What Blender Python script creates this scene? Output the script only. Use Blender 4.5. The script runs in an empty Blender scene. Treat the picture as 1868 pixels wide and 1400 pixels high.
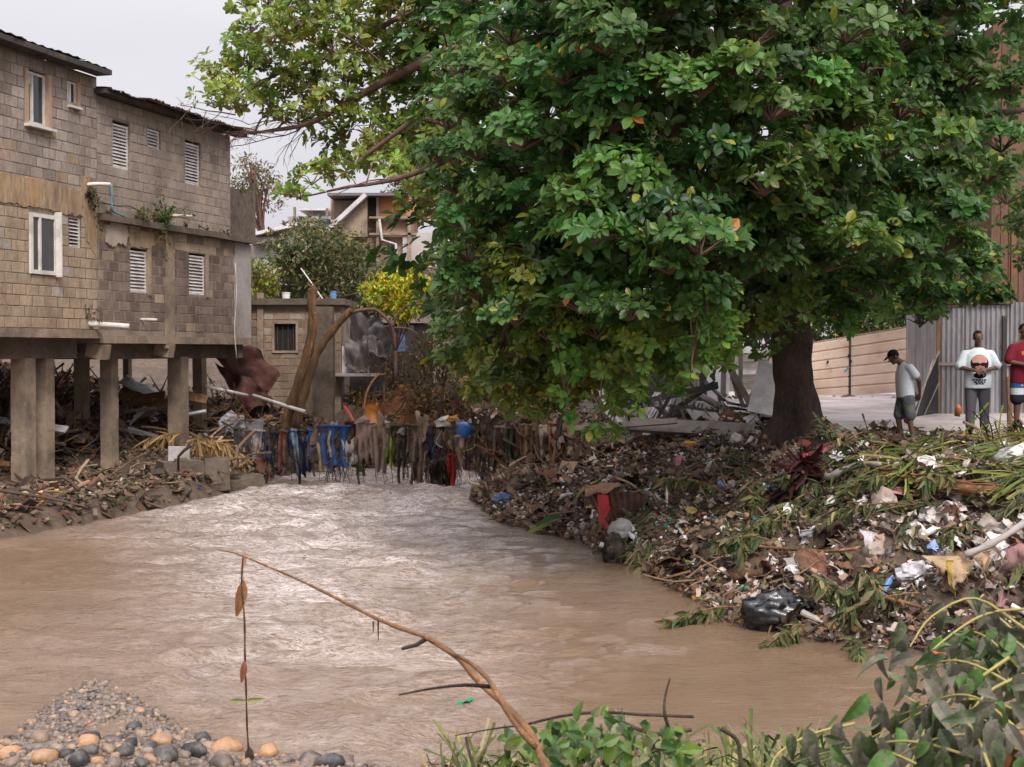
import bpy, math, random
import numpy as np
from mathutils import Vector, Matrix
from mathutils.bvhtree import BVHTree

random.seed(7)
rng = np.random.default_rng(11)
R = math.radians
scene = bpy.context.scene
COL = scene.collection

# ------------------------------------------------------------------ camera
FOC, CX, CY, CAMZ = 2600.0, 934.0, 700.0, 3.0
PITCH = math.atan(60 / FOC)
cam_d = bpy.data.cameras.new('camera')
cam = bpy.data.objects.new('camera', cam_d)
COL.objects.link(cam)
cam.location = (0, 0, CAMZ)
cam.rotation_euler = (math.pi / 2 - PITCH, 0, 0)
cam_d.sensor_width = 36
cam_d.lens = 36 * FOC / 1868
cam_d.clip_end = 3000
cam_d.clip_start = .1
cam_d.dof.use_dof = True
cam_d.dof.focus_distance = 24
cam_d.dof.aperture_fstop = 7
scene.camera = cam

# ------------------------------------------------------------------ daylight (overcast)
SUN_EL, SUN_AZ = R(46), R(165)
world = bpy.data.worlds.new("World")
scene.world = world
world.use_nodes = True
wn, wl = world.node_tree.nodes, world.node_tree.links
wn.clear()
sky_n = wn.new('ShaderNodeTexSky')
sky_n.sky_type = 'NISHITA'
sky_n.sun_disc = False
sky_n.sun_elevation = SUN_EL
sky_n.sun_rotation = SUN_AZ
sky_n.air_density = 1.0
sky_n.dust_density = 5.0
sky_n.ozone_density = 1.0
hs = wn.new('ShaderNodeHueSaturation')
hs.inputs['Saturation'].default_value = .12
mixw = wn.new('ShaderNodeMix'); mixw.data_type = 'RGBA'
mixw.inputs[0].default_value = .6
# cloud layer: overcast dome, soft unevenness
tcw = wn.new('ShaderNodeTexCoord')
nzw = wn.new('ShaderNodeTexNoise'); nzw.inputs['Scale'].default_value = 2.2; nzw.inputs['Detail'].default_value = 5
mapw = wn.new('ShaderNodeMapping'); mapw.inputs['Scale'].default_value = (1, 1, 2.5)
rampw = wn.new('ShaderNodeValToRGB')
rampw.color_ramp.elements[0].position = .3; rampw.color_ramp.elements[0].color = (7.4, 7.3, 8.1, 1)
rampw.color_ramp.elements[1].position = .7; rampw.color_ramp.elements[1].color = (9.3, 9.0, 9.6, 1)
bgw = wn.new('ShaderNodeBackground'); bgw.inputs['Strength'].default_value = .075
outw = wn.new('ShaderNodeOutputWorld')
wl.new(tcw.outputs['Generated'], mapw.inputs['Vector']); wl.new(mapw.outputs[0], nzw.inputs['Vector'])
wl.new(nzw.outputs[0], rampw.inputs[0])
wl.new(sky_n.outputs[0], hs.inputs['Color'])
wl.new(hs.outputs[0], mixw.inputs[6]); wl.new(rampw.outputs[0], mixw.inputs[7])
# overcast sky: brightest overhead, about a third of that at the horizon (the CIE overcast luminance law)
sepw = wn.new('ShaderNodeSeparateXYZ'); wl.new(tcw.outputs['Generated'], sepw.inputs[0])
mrw = wn.new('ShaderNodeMapRange'); mrw.inputs[1].default_value = .2; mrw.inputs[2].default_value = 1; mrw.inputs[3].default_value = .955; mrw.inputs[4].default_value = 2.7
wl.new(sepw.outputs[2], mrw.inputs[0])
vmw = wn.new('ShaderNodeVectorMath'); vmw.operation = 'SCALE'; wl.new(mixw.outputs[2], vmw.inputs[0]); wl.new(mrw.outputs[0], vmw.inputs['Scale'])
wl.new(vmw.outputs[0], bgw.inputs['Color']); wl.new(bgw.outputs[0], outw.inputs['Surface'])

sun_d = bpy.data.lights.new('sun', 'SUN')
sun_d.energy = 1.5
sun_d.angle = R(16)
sun_d.color = (1, .94, .85)
sun = bpy.data.objects.new('sun', sun_d)
COL.objects.link(sun)
sdir = Vector((math.sin(SUN_AZ) * math.cos(SUN_EL), math.cos(SUN_AZ) * math.cos(SUN_EL), math.sin(SUN_EL)))
sun.rotation_euler = sdir.to_track_quat('Z', 'Y').to_euler()
sun.location = (0, -10, 30)
scene.view_settings.view_transform = 'Standard'
scene.view_settings.look = 'None'
scene.view_settings.exposure = 0.74
scene.view_settings.gamma = 1
scene.view_settings.use_curve_mapping = False
try:
    scene.cycles.use_denoising = True
    scene.cycles.denoising_prefilter = 'ACCURATE'
    scene.cycles.denoising_input_passes = 'RGB_ALBEDO_NORMAL'
    scene.cycles.max_bounces = 6
    scene.cycles.diffuse_bounces = 3
    scene.cycles.glossy_bounces = 3
    scene.cycles.transmission_bounces = 4
    scene.cycles.transparent_max_bounces = 4
except Exception:
    pass

# ------------------------------------------------------------------ projection helpers (layout survey)
_cp, _sp = math.cos(PITCH), math.sin(PITCH)
def ray(px, py):
    a, b = (px - CX) / FOC, (CY - py) / FOC
    return np.array([a, _cp + b * _sp, -_sp + b * _cp])
def P(px, py, Y):
    r = ray(px, py)
    return np.array([0, 0, CAMZ]) + r * (Y / r[1])
def G(px, py, z=0.0):
    r = ray(px, py)
    return np.array([0, 0, CAMZ]) + r * ((z - CAMZ) / r[2])
def proj(p):
    p = np.asarray(p, float)
    d = p - np.array([0, 0, CAMZ])
    f = d[..., 1] * _cp - d[..., 2] * _sp
    u = d[..., 1] * _sp + d[..., 2] * _cp
    return CX + FOC * d[..., 0] / f, CY - FOC * u / f

# ------------------------------------------------------------------ noise
def _hash(ix, iy, iz, s):
    h = (ix.astype(np.int64) * 374761393 + iy.astype(np.int64) * 668265263 + iz.astype(np.int64) * 2147483647 + s * 974634777) & 0xffffffff
    h = ((h ^ (h >> 13)) * 1274126177) & 0xffffffff
    h = h ^ (h >> 16)
    return (h & 0xffff) / 65535.0
def vnoise(p, s=0):
    p = np.asarray(p, float)
    i = np.floor(p); f = p - i; f = f * f * (3 - 2 * f)
    x, y, z = i[..., 0], i[..., 1], i[..., 2]
    o = 0
    for dx in (0, 1):
        for dy in (0, 1):
            for dz in (0, 1):
                w = (f[..., 0] if dx else 1 - f[..., 0]) * (f[..., 1] if dy else 1 - f[..., 1]) * (f[..., 2] if dz else 1 - f[..., 2])
                o = o + w * _hash(x + dx, y + dy, z + dz, s)
    return o * 2 - 1
def fbm(p, s=0, o=4):
    p = np.asarray(p, float); r = 0; a = 1.0
    for k in range(o):
        r = r + a * vnoise(p * (2.03 ** k), s + k); a *= .5
    return r
def ss(t):
    t = np.clip(t, 0, 1); return t * t * (3 - 2 * t)

# ------------------------------------------------------------------ mesh helpers
def np_mesh(name, V, faces, mats, tint=None, fmat=None, smooth=False):
    """faces: list of int arrays (n,k)"""
    V = np.asarray(V, np.float32)
    me = bpy.data.meshes.new(name)
    me.vertices.add(len(V)); me.vertices.foreach_set('co', V.ravel())
    faces = [np.asarray(f, np.int32) for f in faces if len(f)]
    nl = sum(f.size for f in faces); nf = sum(len(f) for f in faces)
    me.loops.add(nl); me.polygons.add(nf)
    me.loops.foreach_set('vertex_index', np.concatenate([f.ravel() for f in faces]))
    tot = np.concatenate([np.full(len(f), f.shape[1], np.int32) for f in faces])
    st = np.concatenate([[0], np.cumsum(tot)[:-1]]).astype(np.int32)
    me.polygons.foreach_set('loop_start', st)
    try: me.polygons.foreach_set('loop_total', tot)
    except Exception: pass
    if fmat is not None: me.polygons.foreach_set('material_index', np.asarray(fmat, np.int32))
    me.polygons.foreach_set('use_smooth', np.full(nf, bool(smooth)))
    for m in (mats if isinstance(mats, (list, tuple)) else [mats]): me.materials.append(m)
    t = np.ones((len(V), 4), np.float32)
    if tint is not None: t[:, :3] = np.asarray(tint, np.float32)
    ca = me.color_attributes.new('tint', 'FLOAT_COLOR', 'POINT')
    ca.data.foreach_set('color', t.ravel())
    me.update(calc_edges=True); me.validate()
    return me

def link(name, me, parent=None, loc=None, rotz=None, label=None, cat=None, group=None, kind=None):
    o = bpy.data.objects.new(name, me)
    COL.objects.link(o)
    if parent is not None: o.parent = parent
    if loc is not None: o.location = [float(v) for v in loc]
    if rotz is not None: o.rotation_euler = (0, 0, rotz)
    tag(o, label, cat, group, kind)
    return o
def tag(o, label=None, cat=None, group=None, kind=None):
    if label: o['label'] = label
    if cat: o['category'] = cat
    if group: o['group'] = group
    if kind: o['kind'] = kind
    return o
def thing(name, label, cat, loc=(0, 0, 0), rotz=0, group=None):
    return link(name, None, None, loc, rotz, label, cat, group)

class MB:
    """collects shapes, builds ONE mesh object"""
    def __init__(s): s.V = []; s.F = {}; s.T = []; s.n = 0; s.FM = {}
    def add(s, V, F, tint=(1, 1, 1), mi=0):
        V = np.asarray(V, float)
        for f in F:
            f = np.asarray(f, int)
            if f.ndim == 1: f = f[None]
            s.F.setdefault(f.shape[1], []).append(f + s.n)
            s.FM.setdefault(f.shape[1], []).append(np.full(len(f), mi))
        s.V.append(V); s.n += len(V)
        t = np.asarray(tint, float)
        s.T.append(np.broadcast_to(t, (len(V), 3)))
        return s
    def box(s, c, size, rot=None, tint=(1, 1, 1), mi=0, jit=0):
        V = np.array([[x, y, z] for x in (-.5, .5) for y in (-.5, .5) for z in (-.5, .5)]) * np.asarray(size)
        if jit: V = V + rng.normal(0, jit, V.shape)
        if rot is not None: V = V @ np.asarray(rot).T
        return s.add(V + np.asarray(c), [np.array([[0, 1, 3, 2], [4, 6, 7, 5], [0, 4, 5, 1], [2, 3, 7, 6], [0, 2, 6, 4], [1, 5, 7, 3]])], tint, mi)
    def tube(s, path, rad, n=7, tint=(1, 1, 1), mi=0, cap=True, squash=None):
        V, F = tube_vf(path, rad, n, cap)
        return s.add(V, F, tint, mi)
    def grid(s, A, tint=(1, 1, 1), mi=0, thick=0):
        V, F = grid_vf(A, thick); return s.add(V, F, tint, mi)
    def mesh(s, name, mats, smooth=False):
        fs = []; fm = []
        for k in s.F: fs.append(np.concatenate(s.F[k])); fm.append(np.concatenate(s.FM[k]))
        return np_mesh(name, np.concatenate(s.V), fs, mats, np.concatenate(s.T), np.concatenate(fm), smooth)
    def build(s, name, mats, parent=None, smooth=False, **kw):
        return link(name, s.mesh(name, mats, smooth), parent, **kw)

def tube_vf(path, rad, n=7, cap=True):
    path = np.asarray(path, float); m = len(path)
    rad = np.broadcast_to(np.asarray(rad, float), (m,)) if np.ndim(rad) < 2 else np.asarray(rad, float)
    t = np.gradient(path, axis=0); t /= np.linalg.norm(t, axis=1, keepdims=True) + 1e-9
    ref = np.array([0, 0, 1.0]) if abs(t[:, 2]).mean() < .8 else np.array([1.0, 0, 0])
    a = np.cross(t, ref); a /= np.linalg.norm(a, axis=1, keepdims=True) + 1e-9
    b = np.cross(t, a)
    ang = np.arange(n) / n * 2 * np.pi
    r = rad[:, None, None] if rad.ndim == 1 else None
    if r is not None:
        V = path[:, None] + r * (np.cos(ang)[None, :, None] * a[:, None] + np.sin(ang)[None, :, None] * b[:, None])
    else:
        V = path[:, None] + rad[:, 0, None, None] * np.cos(ang)[None, :, None] * a[:, None] + rad[:, 1, None, None] * np.sin(ang)[None, :, None] * b[:, None]
    V = V.reshape(-1, 3)
    i = np.arange(m - 1)[:, None] * n; j = np.arange(n)[None]; j2 = (j + 1) % n
    F = [np.stack([i + j, i + j2, i + n + j2, i + n + j], -1).reshape(-1, 4)]
    if cap: F += [np.arange(n)[::-1][None], ((m - 1) * n + np.arange(n))[None]]
    return V, F
def smooth_path(pts, k=5):
    """Catmull-Rom"""
    p = np.asarray(pts, float); p = np.vstack([2 * p[0] - p[1], p, 2 * p[-1] - p[-2]])
    out = []
    for i in range(1, len(p) - 2):
        for t in np.linspace(0, 1, k, endpoint=False):
            out.append(.5 * ((2 * p[i]) + (-p[i - 1] + p[i + 1]) * t + (2 * p[i - 1] - 5 * p[i] + 4 * p[i + 1] - p[i + 2]) * t * t + (-p[i - 1] + 3 * p[i] - 3 * p[i + 1] + p[i + 2]) * t ** 3))
    out.append(p[-2]); return np.array(out)
def grid_vf(A, thick=0):
    A = np.asarray(A, float); nu, nv = A.shape[:2]
    i = np.arange(nu - 1)[:, None]; j = np.arange(nv - 1)[None]
    q = lambda a, b: (i + a) * nv + j + b
    F = np.stack([q(0, 0), q(1, 0), q(1, 1), q(0, 1)], -1).reshape(-1, 4)
    V = A.reshape(-1, 3)
    if not thick: return V, [F]
    du = np.gradient(A, axis=0); dv = np.gradient(A, axis=1)
    nrm = np.cross(du, dv); nrm /= np.linalg.norm(nrm, axis=-1, keepdims=True) + 1e-9
    B = (A - nrm * thick).reshape(-1, 3); N = nu * nv
    ring = np.concatenate([np.arange(nv), np.arange(1, nu) * nv + nv - 1, (nu - 1) * nv + np.arange(nv - 2, -1, -1), np.arange(nu - 2, 0, -1) * nv])
    r2 = np.roll(ring, -1)
    return np.vstack([V, B]), [F, F[:, ::-1] + N, np.stack([ring, r2, r2 + N, ring + N], -1)[:, ::-1]]

def rot_rand(n, r=None):
    r = rng if r is None else r
    q = r.normal(size=(n, 4)); q /= np.linalg.norm(q, axis=1, keepdims=True)
    w, x, y, z = q.T
    return np.stack([np.stack([1 - 2 * (y * y + z * z), 2 * (x * y - z * w), 2 * (x * z + y * w)], -1),
                     np.stack([2 * (x * y + z * w), 1 - 2 * (x * x + z * z), 2 * (y * z - x * w)], -1),
                     np.stack([2 * (x * z - y * w), 2 * (y * z + x * w), 1 - 2 * (x * x + y * y)], -1)], 1)
def frames(d, up):
    """rotation matrices with local y -> d, local z ~ up"""
    d = d / (np.linalg.norm(d, axis=1, keepdims=True) + 1e-9)
    x = np.cross(d, up); x /= np.linalg.norm(x, axis=1, keepdims=True) + 1e-9
    z = np.cross(x, d)
    return np.stack([x, d, z], -1)
def scatter_vf(TV, TF, pos, rot, scl, tint):
    n, t = len(pos), len(TV)
    scl = np.asarray(scl, float); scl = scl[:, None] * np.ones(3) if scl.ndim == 1 else scl
    V = np.einsum('nij,ntj->nti', rot, TV[None] * scl[:, None]) + pos[:, None]
    off = (np.arange(n) * t)[:, None, None]
    F = [(np.asarray(f)[None] + off).reshape(-1, np.asarray(f).shape[1]) for f in TF]
    T = np.repeat(tint, t, 0)
    return V.reshape(-1, 3), F, T
def rz(a): c, s = math.cos(a), math.sin(a); return np.array([[c, -s, 0], [s, c, 0], [0, 0, 1]])
def rx(a): c, s = math.cos(a), math.sin(a); return np.array([[1, 0, 0], [0, c, -s], [0, s, c]])
def ry(a): c, s = math.cos(a), math.sin(a); return np.array([[c, 0, s], [0, 1, 0], [-s, 0, c]])
def mat4(rot, loc, scl=(1, 1, 1)):
    M = Matrix([[*(rot[i] * np.asarray(scl)), loc[i]] for i in range(3)] + [[0, 0, 0, 1]]); return M

def ico(sub=1):
    import bmesh
    bm = bmesh.new(); bmesh.ops.create_icosphere(bm, subdivisions=sub, radius=1)
    V = np.array([v.co[:] for v in bm.verts]); F = np.array([[v.index for v in f.verts] for f in bm.faces]); bm.free()
    return V, F
ICO1, ICO2, ICO3, ICO4 = ico(1), ico(2), ico(3), ico(4)

# ------------------------------------------------------------------ materials
def pmat(name, base, rough=.85, var=.25, scale=3.0, bump=.3, bscale=25.0, spec=.3, second=None, samt=.5, sscale=1.2,
         objrand=0.0, trans=0.0, metal=0.0, third=None, tamt=.4, tscale=6.0, stretch=(1, 1, 1), coat=0, dist=.02):
    m = bpy.data.materials.new(name); m.use_nodes = True
    n, l = m.node_tree.nodes, m.node_tree.links; n.clear()
    out = n.new('ShaderNodeOutputMaterial'); bs = n.new('ShaderNodeBsdfPrincipled')
    geo = n.new('ShaderNodeNewGeometry')
    mp = n.new('ShaderNodeMapping'); mp.inputs['Scale'].default_value = stretch
    l.new(geo.outputs['Position'], mp.inputs['Vector'])
    def noise(sc, det=5, ro=.6):
        t = n.new('ShaderNodeTexNoise'); t.inputs['Scale'].default_value = sc; t.inputs['Detail'].default_value = det; t.inputs['Roughness'].default_value = ro
        l.new(mp.outputs[0], t.inputs['Vector']); return t.outputs[0]
    def mix(f, a, b, mode='MIX'):
        x = n.new('ShaderNodeMix'); x.data_type = 'RGBA'; x.blend_type = mode
        if isinstance(f, float): x.inputs[0].default_value = f
        else: l.new(f, x.inputs[0])
        for s, v in ((6, a), (7, b)):
            if isinstance(v, tuple): x.inputs[s].default_value = (*v, 1)
            else: l.new(v, x.inputs[s])
        return x.outputs[2]
    def ramp(v, a, b):
        x = n.new('ShaderNodeMapRange'); x.inputs[1].default_value = a; x.inputs[2].default_value = b
        l.new(v, x.inputs[0]); return x.outputs[0]
    at = n.new('ShaderNodeAttribute'); at.attribute_name = 'tint'
    c = mix(1.0, at.outputs['Color'], tuple(base), 'MULTIPLY')
    if second is not None:
        f = ramp(noise(sscale, 6, .65), .62 - samt * .35, .72)
        c = mix(f, c, tuple(second))
    if third is not None:
        f = ramp(noise(tscale, 6, .7), .68 - tamt * .3, .74)
        c = mix(f, c, tuple(third))
    if var:
        f = noise(scale * 4, 6, .7)
        x = n.new('ShaderNodeMapRange'); x.inputs[1].default_value = .25; x.inputs[2].default_value = .75
        x.inputs[3].default_value = 1 - var; x.inputs[4].default_value = 1 + var
        l.new(f, x.inputs[0])
        v = x.outputs[0]
        if objrand:
            oi = n.new('ShaderNodeObjectInfo')
            y = n.new('ShaderNodeMapRange'); y.inputs[3].default_value = 1 - objrand; y.inputs[4].default_value = 1 + objrand
            l.new(oi.outputs['Random'], y.inputs[0])
            z = n.new('ShaderNodeMath'); z.operation = 'MULTIPLY'; l.new(v, z.inputs[0]); l.new(y.outputs[0], z.inputs[1]); v = z.outputs[0]
        vm = n.new('ShaderNodeVectorMath'); vm.operation = 'SCALE'; l.new(c, vm.inputs[0]); l.new(v, vm.inputs['Scale']); c = vm.outputs[0]
    l.new(c, bs.inputs['Base Color'])
    bs.inputs['Roughness'].default_value = rough; bs.inputs['Metallic'].default_value = metal
    bs.inputs['Specular IOR Level'].default_value = spec
    if coat: bs.inputs['Coat Weight'].default_value = coat
    if bump:
        b = n.new('ShaderNodeBump'); b.inputs['Strength'].default_value = bump; b.inputs['Distance'].default_value = dist
        l.new(noise(bscale, 4, .7), b.inputs['Height']); l.new(b.outputs[0], bs.inputs['Normal'])
    sh = bs.outputs[0]
    if trans:
        tr = n.new('ShaderNodeBsdfTranslucent'); l.new(c, tr.inputs['Color'])
        ms = n.new('ShaderNodeMixShader'); ms.inputs[0].default_value = trans
        l.new(sh, ms.inputs[1]); l.new(tr.outputs[0], ms.inputs[2]); sh = ms.outputs[0]
    l.new(sh, out.inputs['Surface'])
    return m

M = {}
M['block_grey'] = pmat('block_grey', (.335, .275, .24), .92, .3, 3, .8, 30, .15, (.19, .145, .12), .6, 1.0, .20, third=(.40, .27, .18), tamt=.25, tscale=1.4, stretch=(1, 1, .5))
M['block_plain'] = pmat('block_plain', (.35, .285, .24), .92, .26, 3, .8, 26, .12, (.17, .125, .10), .6, .8, .10, third=(.38, .26, .18), tamt=.3, tscale=1.2, stretch=(1, 1, .5))
M['block_tan'] = pmat('block_tan', (.385, .29, .205), .92, .26, 3, .8, 30, .15, (.21, .145, .10), .6, .9, .10, third=(.46, .30, .17), tamt=.25, tscale=1.3, stretch=(1, 1, .5))
M['block_brown'] = pmat('block_brown', (.205, .15, .122), .92, .3, 3, .8, 30, .15, (.11, .08, .065), .5, 1.3, .26, third=(.26, .17, .11), tamt=.3, tscale=2, stretch=(1, 1, .5))
M['mortar'] = pmat('mortar', (.23, .18, .145), .95, .3, 4, .8, 22, .1, (.10, .07, .055), .5, 1.2)
M['block_mud'] = pmat('block_mud', (.27, .195, .14), .92, .26, 3, .8, 30, .15, (.15, .105, .075), .6, .9, .16, stretch=(1, 1, .5))
M['mortar_light'] = pmat('mortar_light', (.30, .235, .19), .95, .3, 4, .8, 22, .1, (.14, .10, .08), .5, 1.2)
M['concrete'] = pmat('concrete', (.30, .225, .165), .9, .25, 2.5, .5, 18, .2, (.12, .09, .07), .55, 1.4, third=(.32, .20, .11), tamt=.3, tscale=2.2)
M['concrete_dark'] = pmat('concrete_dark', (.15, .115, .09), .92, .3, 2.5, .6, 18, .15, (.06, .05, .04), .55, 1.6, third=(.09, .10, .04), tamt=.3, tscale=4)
M['concrete_pale'] = pmat('concrete_pale', (.33, .29, .27), .9, .2, 2, .4, 14, .2, (.22, .18, .16), .5, .8)
M['plaster'] = pmat('plaster', (.34, .245, .165), .93, .35, 2, .9, 14, .1, (.40, .235, .11), .5, 1.3, third=(.12, .08, .06), tamt=.7, tscale=2.2, stretch=(1.6, 1.6, .4))
M['plaster_pale'] = pmat('plaster_pale', (.42, .34, .28), .93, .2, 3, .7, 30, .1, (.30, .22, .17), .4, 3)
M['white'] = pmat('white_paint', (.64, .61, .58), .55, .15, 2, .1, 20, .35, (.36, .28, .22), .5, 4)
M['frame_orange'] = pmat('raw_reveal', (.38, .255, .185), .9, .2, 3, .4, 20, .1)
M['louvre'] = pmat('louvre_paint', (.56, .52, .51), .5, .18, 3, .1, 20, .35, (.34, .27, .23), .5, 3)
M['dark'] = pmat('dark_cavity', (.02, .018, .016), .9, .2, 2, 0)
M['glass'] = pmat('window_glass', (.035, .035, .035), .08, .1, 2, 0, 20, .6)
M['curtain'] = pmat('curtain', (.20, .12, .08), .9, .3, 3, .2, 20, .1)
M['roof_metal'] = pmat('roof_metal', (.13, .12, .125), .55, .3, 3, .2, 20, .4, (.16, .08, .05), .5, 2, third=(.38, .33, .33), tamt=.3, tscale=2)
M['roof_board'] = pmat('roof_board', (.055, .048, .045), .85, .3, 3, .4, 25, .2, (.15, .10, .07), .3, 2)
M['galv'] = pmat('galvanised_metal', (.34, .325, .345), .45, .2, 2, .15, 20, .5, (.17, .15, .15), .55, 1.2, .12, third=(.24, .13, .07), tamt=.22, tscale=3, metal=.25, stretch=(1.4, 1.4, .4))
M['galv_pale'] = pmat('pale_metal_sheet', (.55, .51, .52), .5, .15, 2, .15, 20, .4, (.34, .28, .26), .4, 1.5, .1, third=(.30, .15, .08), tamt=.2, tscale=3)
M['cream_metal'] = pmat('cream_metal', (.64, .49, .39), .55, .12, 2, .15, 20, .3, (.40, .27, .19), .5, 1.0, .06, third=(.25, .15, .10), tamt=.2, tscale=3)
M['rust'] = pmat('rusty_metal', (.115, .055, .04), .8, .3, 3, .4, 30, .2, (.05, .028, .025), .5, 2, third=(.27, .12, .05), tamt=.3, tscale=4)
M['rust_orange'] = pmat('orange_rust', (.33, .16, .07), .85, .3, 3, .5, 30, .15, (.20, .15, .13), .5, 3)
M['wood_grey'] = pmat('grey_wood', (.31, .27, .25), .88, .3, 6, .5, 40, .15, (.17, .13, .11), .5, 3, .2)
M['wood_brown'] = pmat('brown_wood', (.20, .115, .065), .88, .35, 6, .5, 40, .15, (.10, .055, .035), .5, 3, .25, third=(.34, .19, .09), tamt=.3, tscale=3)
M['wood_red'] = pmat('red_brown_boards', (.165, .088, .064), .88, .3, 4, .6, 40, .15, (.085, .05, .042), .5, 1.5, .18, third=(.26, .14, .08), tamt=.2, tscale=3, stretch=(3, 3, .3))
M['bark'] = pmat('bark', (.075, .05, .042), .92, .45, 5, 1.0, 24, .15, (.03, .022, .02), .5, 3, third=(.12, .085, .065), tamt=.25, tscale=6, stretch=(1, 1, .4), dist=.05)
M['bark_limb'] = pmat('bark_limb', (.17, .10, .08), .9, .3, 4, .6, 24, .15, (.08, .05, .045), .5, 3)
M['bark_raw'] = pmat('split_wood', (.20, .115, .06), .88, .4, 5, 1.0, 30, .15, (.07, .045, .03), .6, 5, third=(.48, .25, .09), tamt=.4, tscale=4, stretch=(1.4, 1.4, .35), dist=.05)
M['bark_orange'] = pmat('stripped_bark', (.24, .115, .05), .75, .4, 5, .7, 40, .25, (.09, .05, .035), .75, 6, third=(.50, .28, .13), tamt=.4, tscale=7)
M['leaf'] = pmat('leaf', (1, 1, 1), .38, .22, 6, .35, 40, .42, trans=.38, dist=.012)
M['leaf_far'] = pmat('leaf_far', (1, 1, 1), .6, .2, 4, 0, trans=.25, spec=.25)
M['leaf_wilt'] = pmat('wilted_leaf', (1, 1, 1), .6, .3, 8, .4, 30, .3, (.22, .195, .155), .5, 9, third=(.10, .085, .06), tamt=.3, tscale=22, trans=.2, dist=.012)
M['grass'] = pmat('grass_blade', (1, 1, 1), .6, .25, 4, 0, trans=.2, spec=.25)
M['cloth'] = pmat('cloth', (1, 1, 1), .92, .35, 5, .6, 60, .08, (.11, .08, .06), .45, 2.5, third=(.20, .15, .115), tamt=.35, tscale=7)
M['plastic'] = pmat('plastic', (1, 1, 1), .38, .15, 6, .2, 30, .45, (.22, .16, .12), .3, 5)
M['litter'] = pmat('litter', (1, 1, 1), .8, .3, 6, .3, 30, .2, (.11, .078, .055), .35, 5)
M['black_bag'] = pmat('black_plastic', (.010, .010, .012), .22, .2, 5, .3, 14, .6)
M['stone'] = pmat('stone', (.86, .82, .78), .42, .3, 8, .5, 40, .45, (.22, .165, .125), .45, 7)
M['skin'] = pmat('skin', (1, 1, 1), .5, .1, 6, 0, spec=.4)
M['fabric'] = pmat('fabric', (1, 1, 1), .9, .12, 5, .4, 70, .1)
M['mud'] = pmat('mud', (.115, .078, .054), .75, .4, 2, 1.0, 9, .35, (.05, .037, .028), .5, 1.1, third=(.16, .115, .08), tamt=.3, tscale=2.5, dist=.06)
M['soil_orange'] = pmat('orange_soil', (.30, .14, .065), .9, .35, 2, .9, 8, .15, (.16, .075, .04), .5, 1.5, dist=.06)
M['yard'] = pmat('yard_concrete', (.44, .385, .375), .85, .2, 2, .3, 12, .2, (.20, .155, .135), .55, .6, third=(.12, .09, .07), tamt=.25, tscale=1.5)
# ------------------------------------------------------------------ river outline and terrain
def gxy(px, py): g = G(px, py); return (g[0], g[1])
SEG = []
_left = [(-90, 13), (-25, 18.5)] + [gxy(*p) for p in ((0, 985), (120, 962), (280, 932), (380, 907), (470, 892))]
_back = [(-5.7, 33.4), (-5.0, 35.4), (-3.0, 36.3), (-1.0, 35.3), (-.4, 33.3)]
_right = [gxy(*p) for p in ((885, 895), (880, 930), (915, 957), (1050, 988), (1150, 1033), (1260, 1092), (1340, 1138), (1500, 1172), (1650, 1192))] + [(6.5, 13.4), (13, 12.8), (90, 10)]
_near = [(90, 3), (13, 8), (6, 9.2), (1.5, 9.9), (-.6, 10.0)]
_grav = [gxy(*p) for p in ((615, 1392), (470, 1378), (330, 1335), (260, 1290), (175, 1243), (110, 1275), (40, 1335), (0, 1368))] + [(-7, 9.4), (-90, 6)]
RIVER = []; RTYPE = []
for nm, pts in (('L', _left), ('B', _back), ('R', _right), ('N', _near), ('V', _grav)):
    for p in pts: RIVER.append(p); RTYPE.append(nm)
RIVER = np.array(RIVER)
def river_sd(x, y):
    x = np.asarray(x, float); y = np.asarray(y, float)
    n = len(RIVER); best = {k: np.full(x.shape, 1e9) for k in 'LBRNV'}; inside = np.zeros(x.shape, bool)
    for i in range(n):
        a, b = RIVER[i], RIVER[(i + 1) % n]; d = b - a
        t = np.clip(((x - a[0]) * d[0] + (y - a[1]) * d[1]) / (d @ d), 0, 1)
        q = np.hypot(x - a[0] - t * d[0], y - a[1] - t * d[1])
        k = RTYPE[i]; best[k] = np.minimum(best[k], q)
        c = (a[1] > y) != (b[1] > y)
        with np.errstate(divide='ignore', invalid='ignore'):
            inside ^= c & (x < (b[0] - a[0]) * (y - a[1]) / (b[1] - a[1] + 1e-12) + a[0])
    return best, inside
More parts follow.
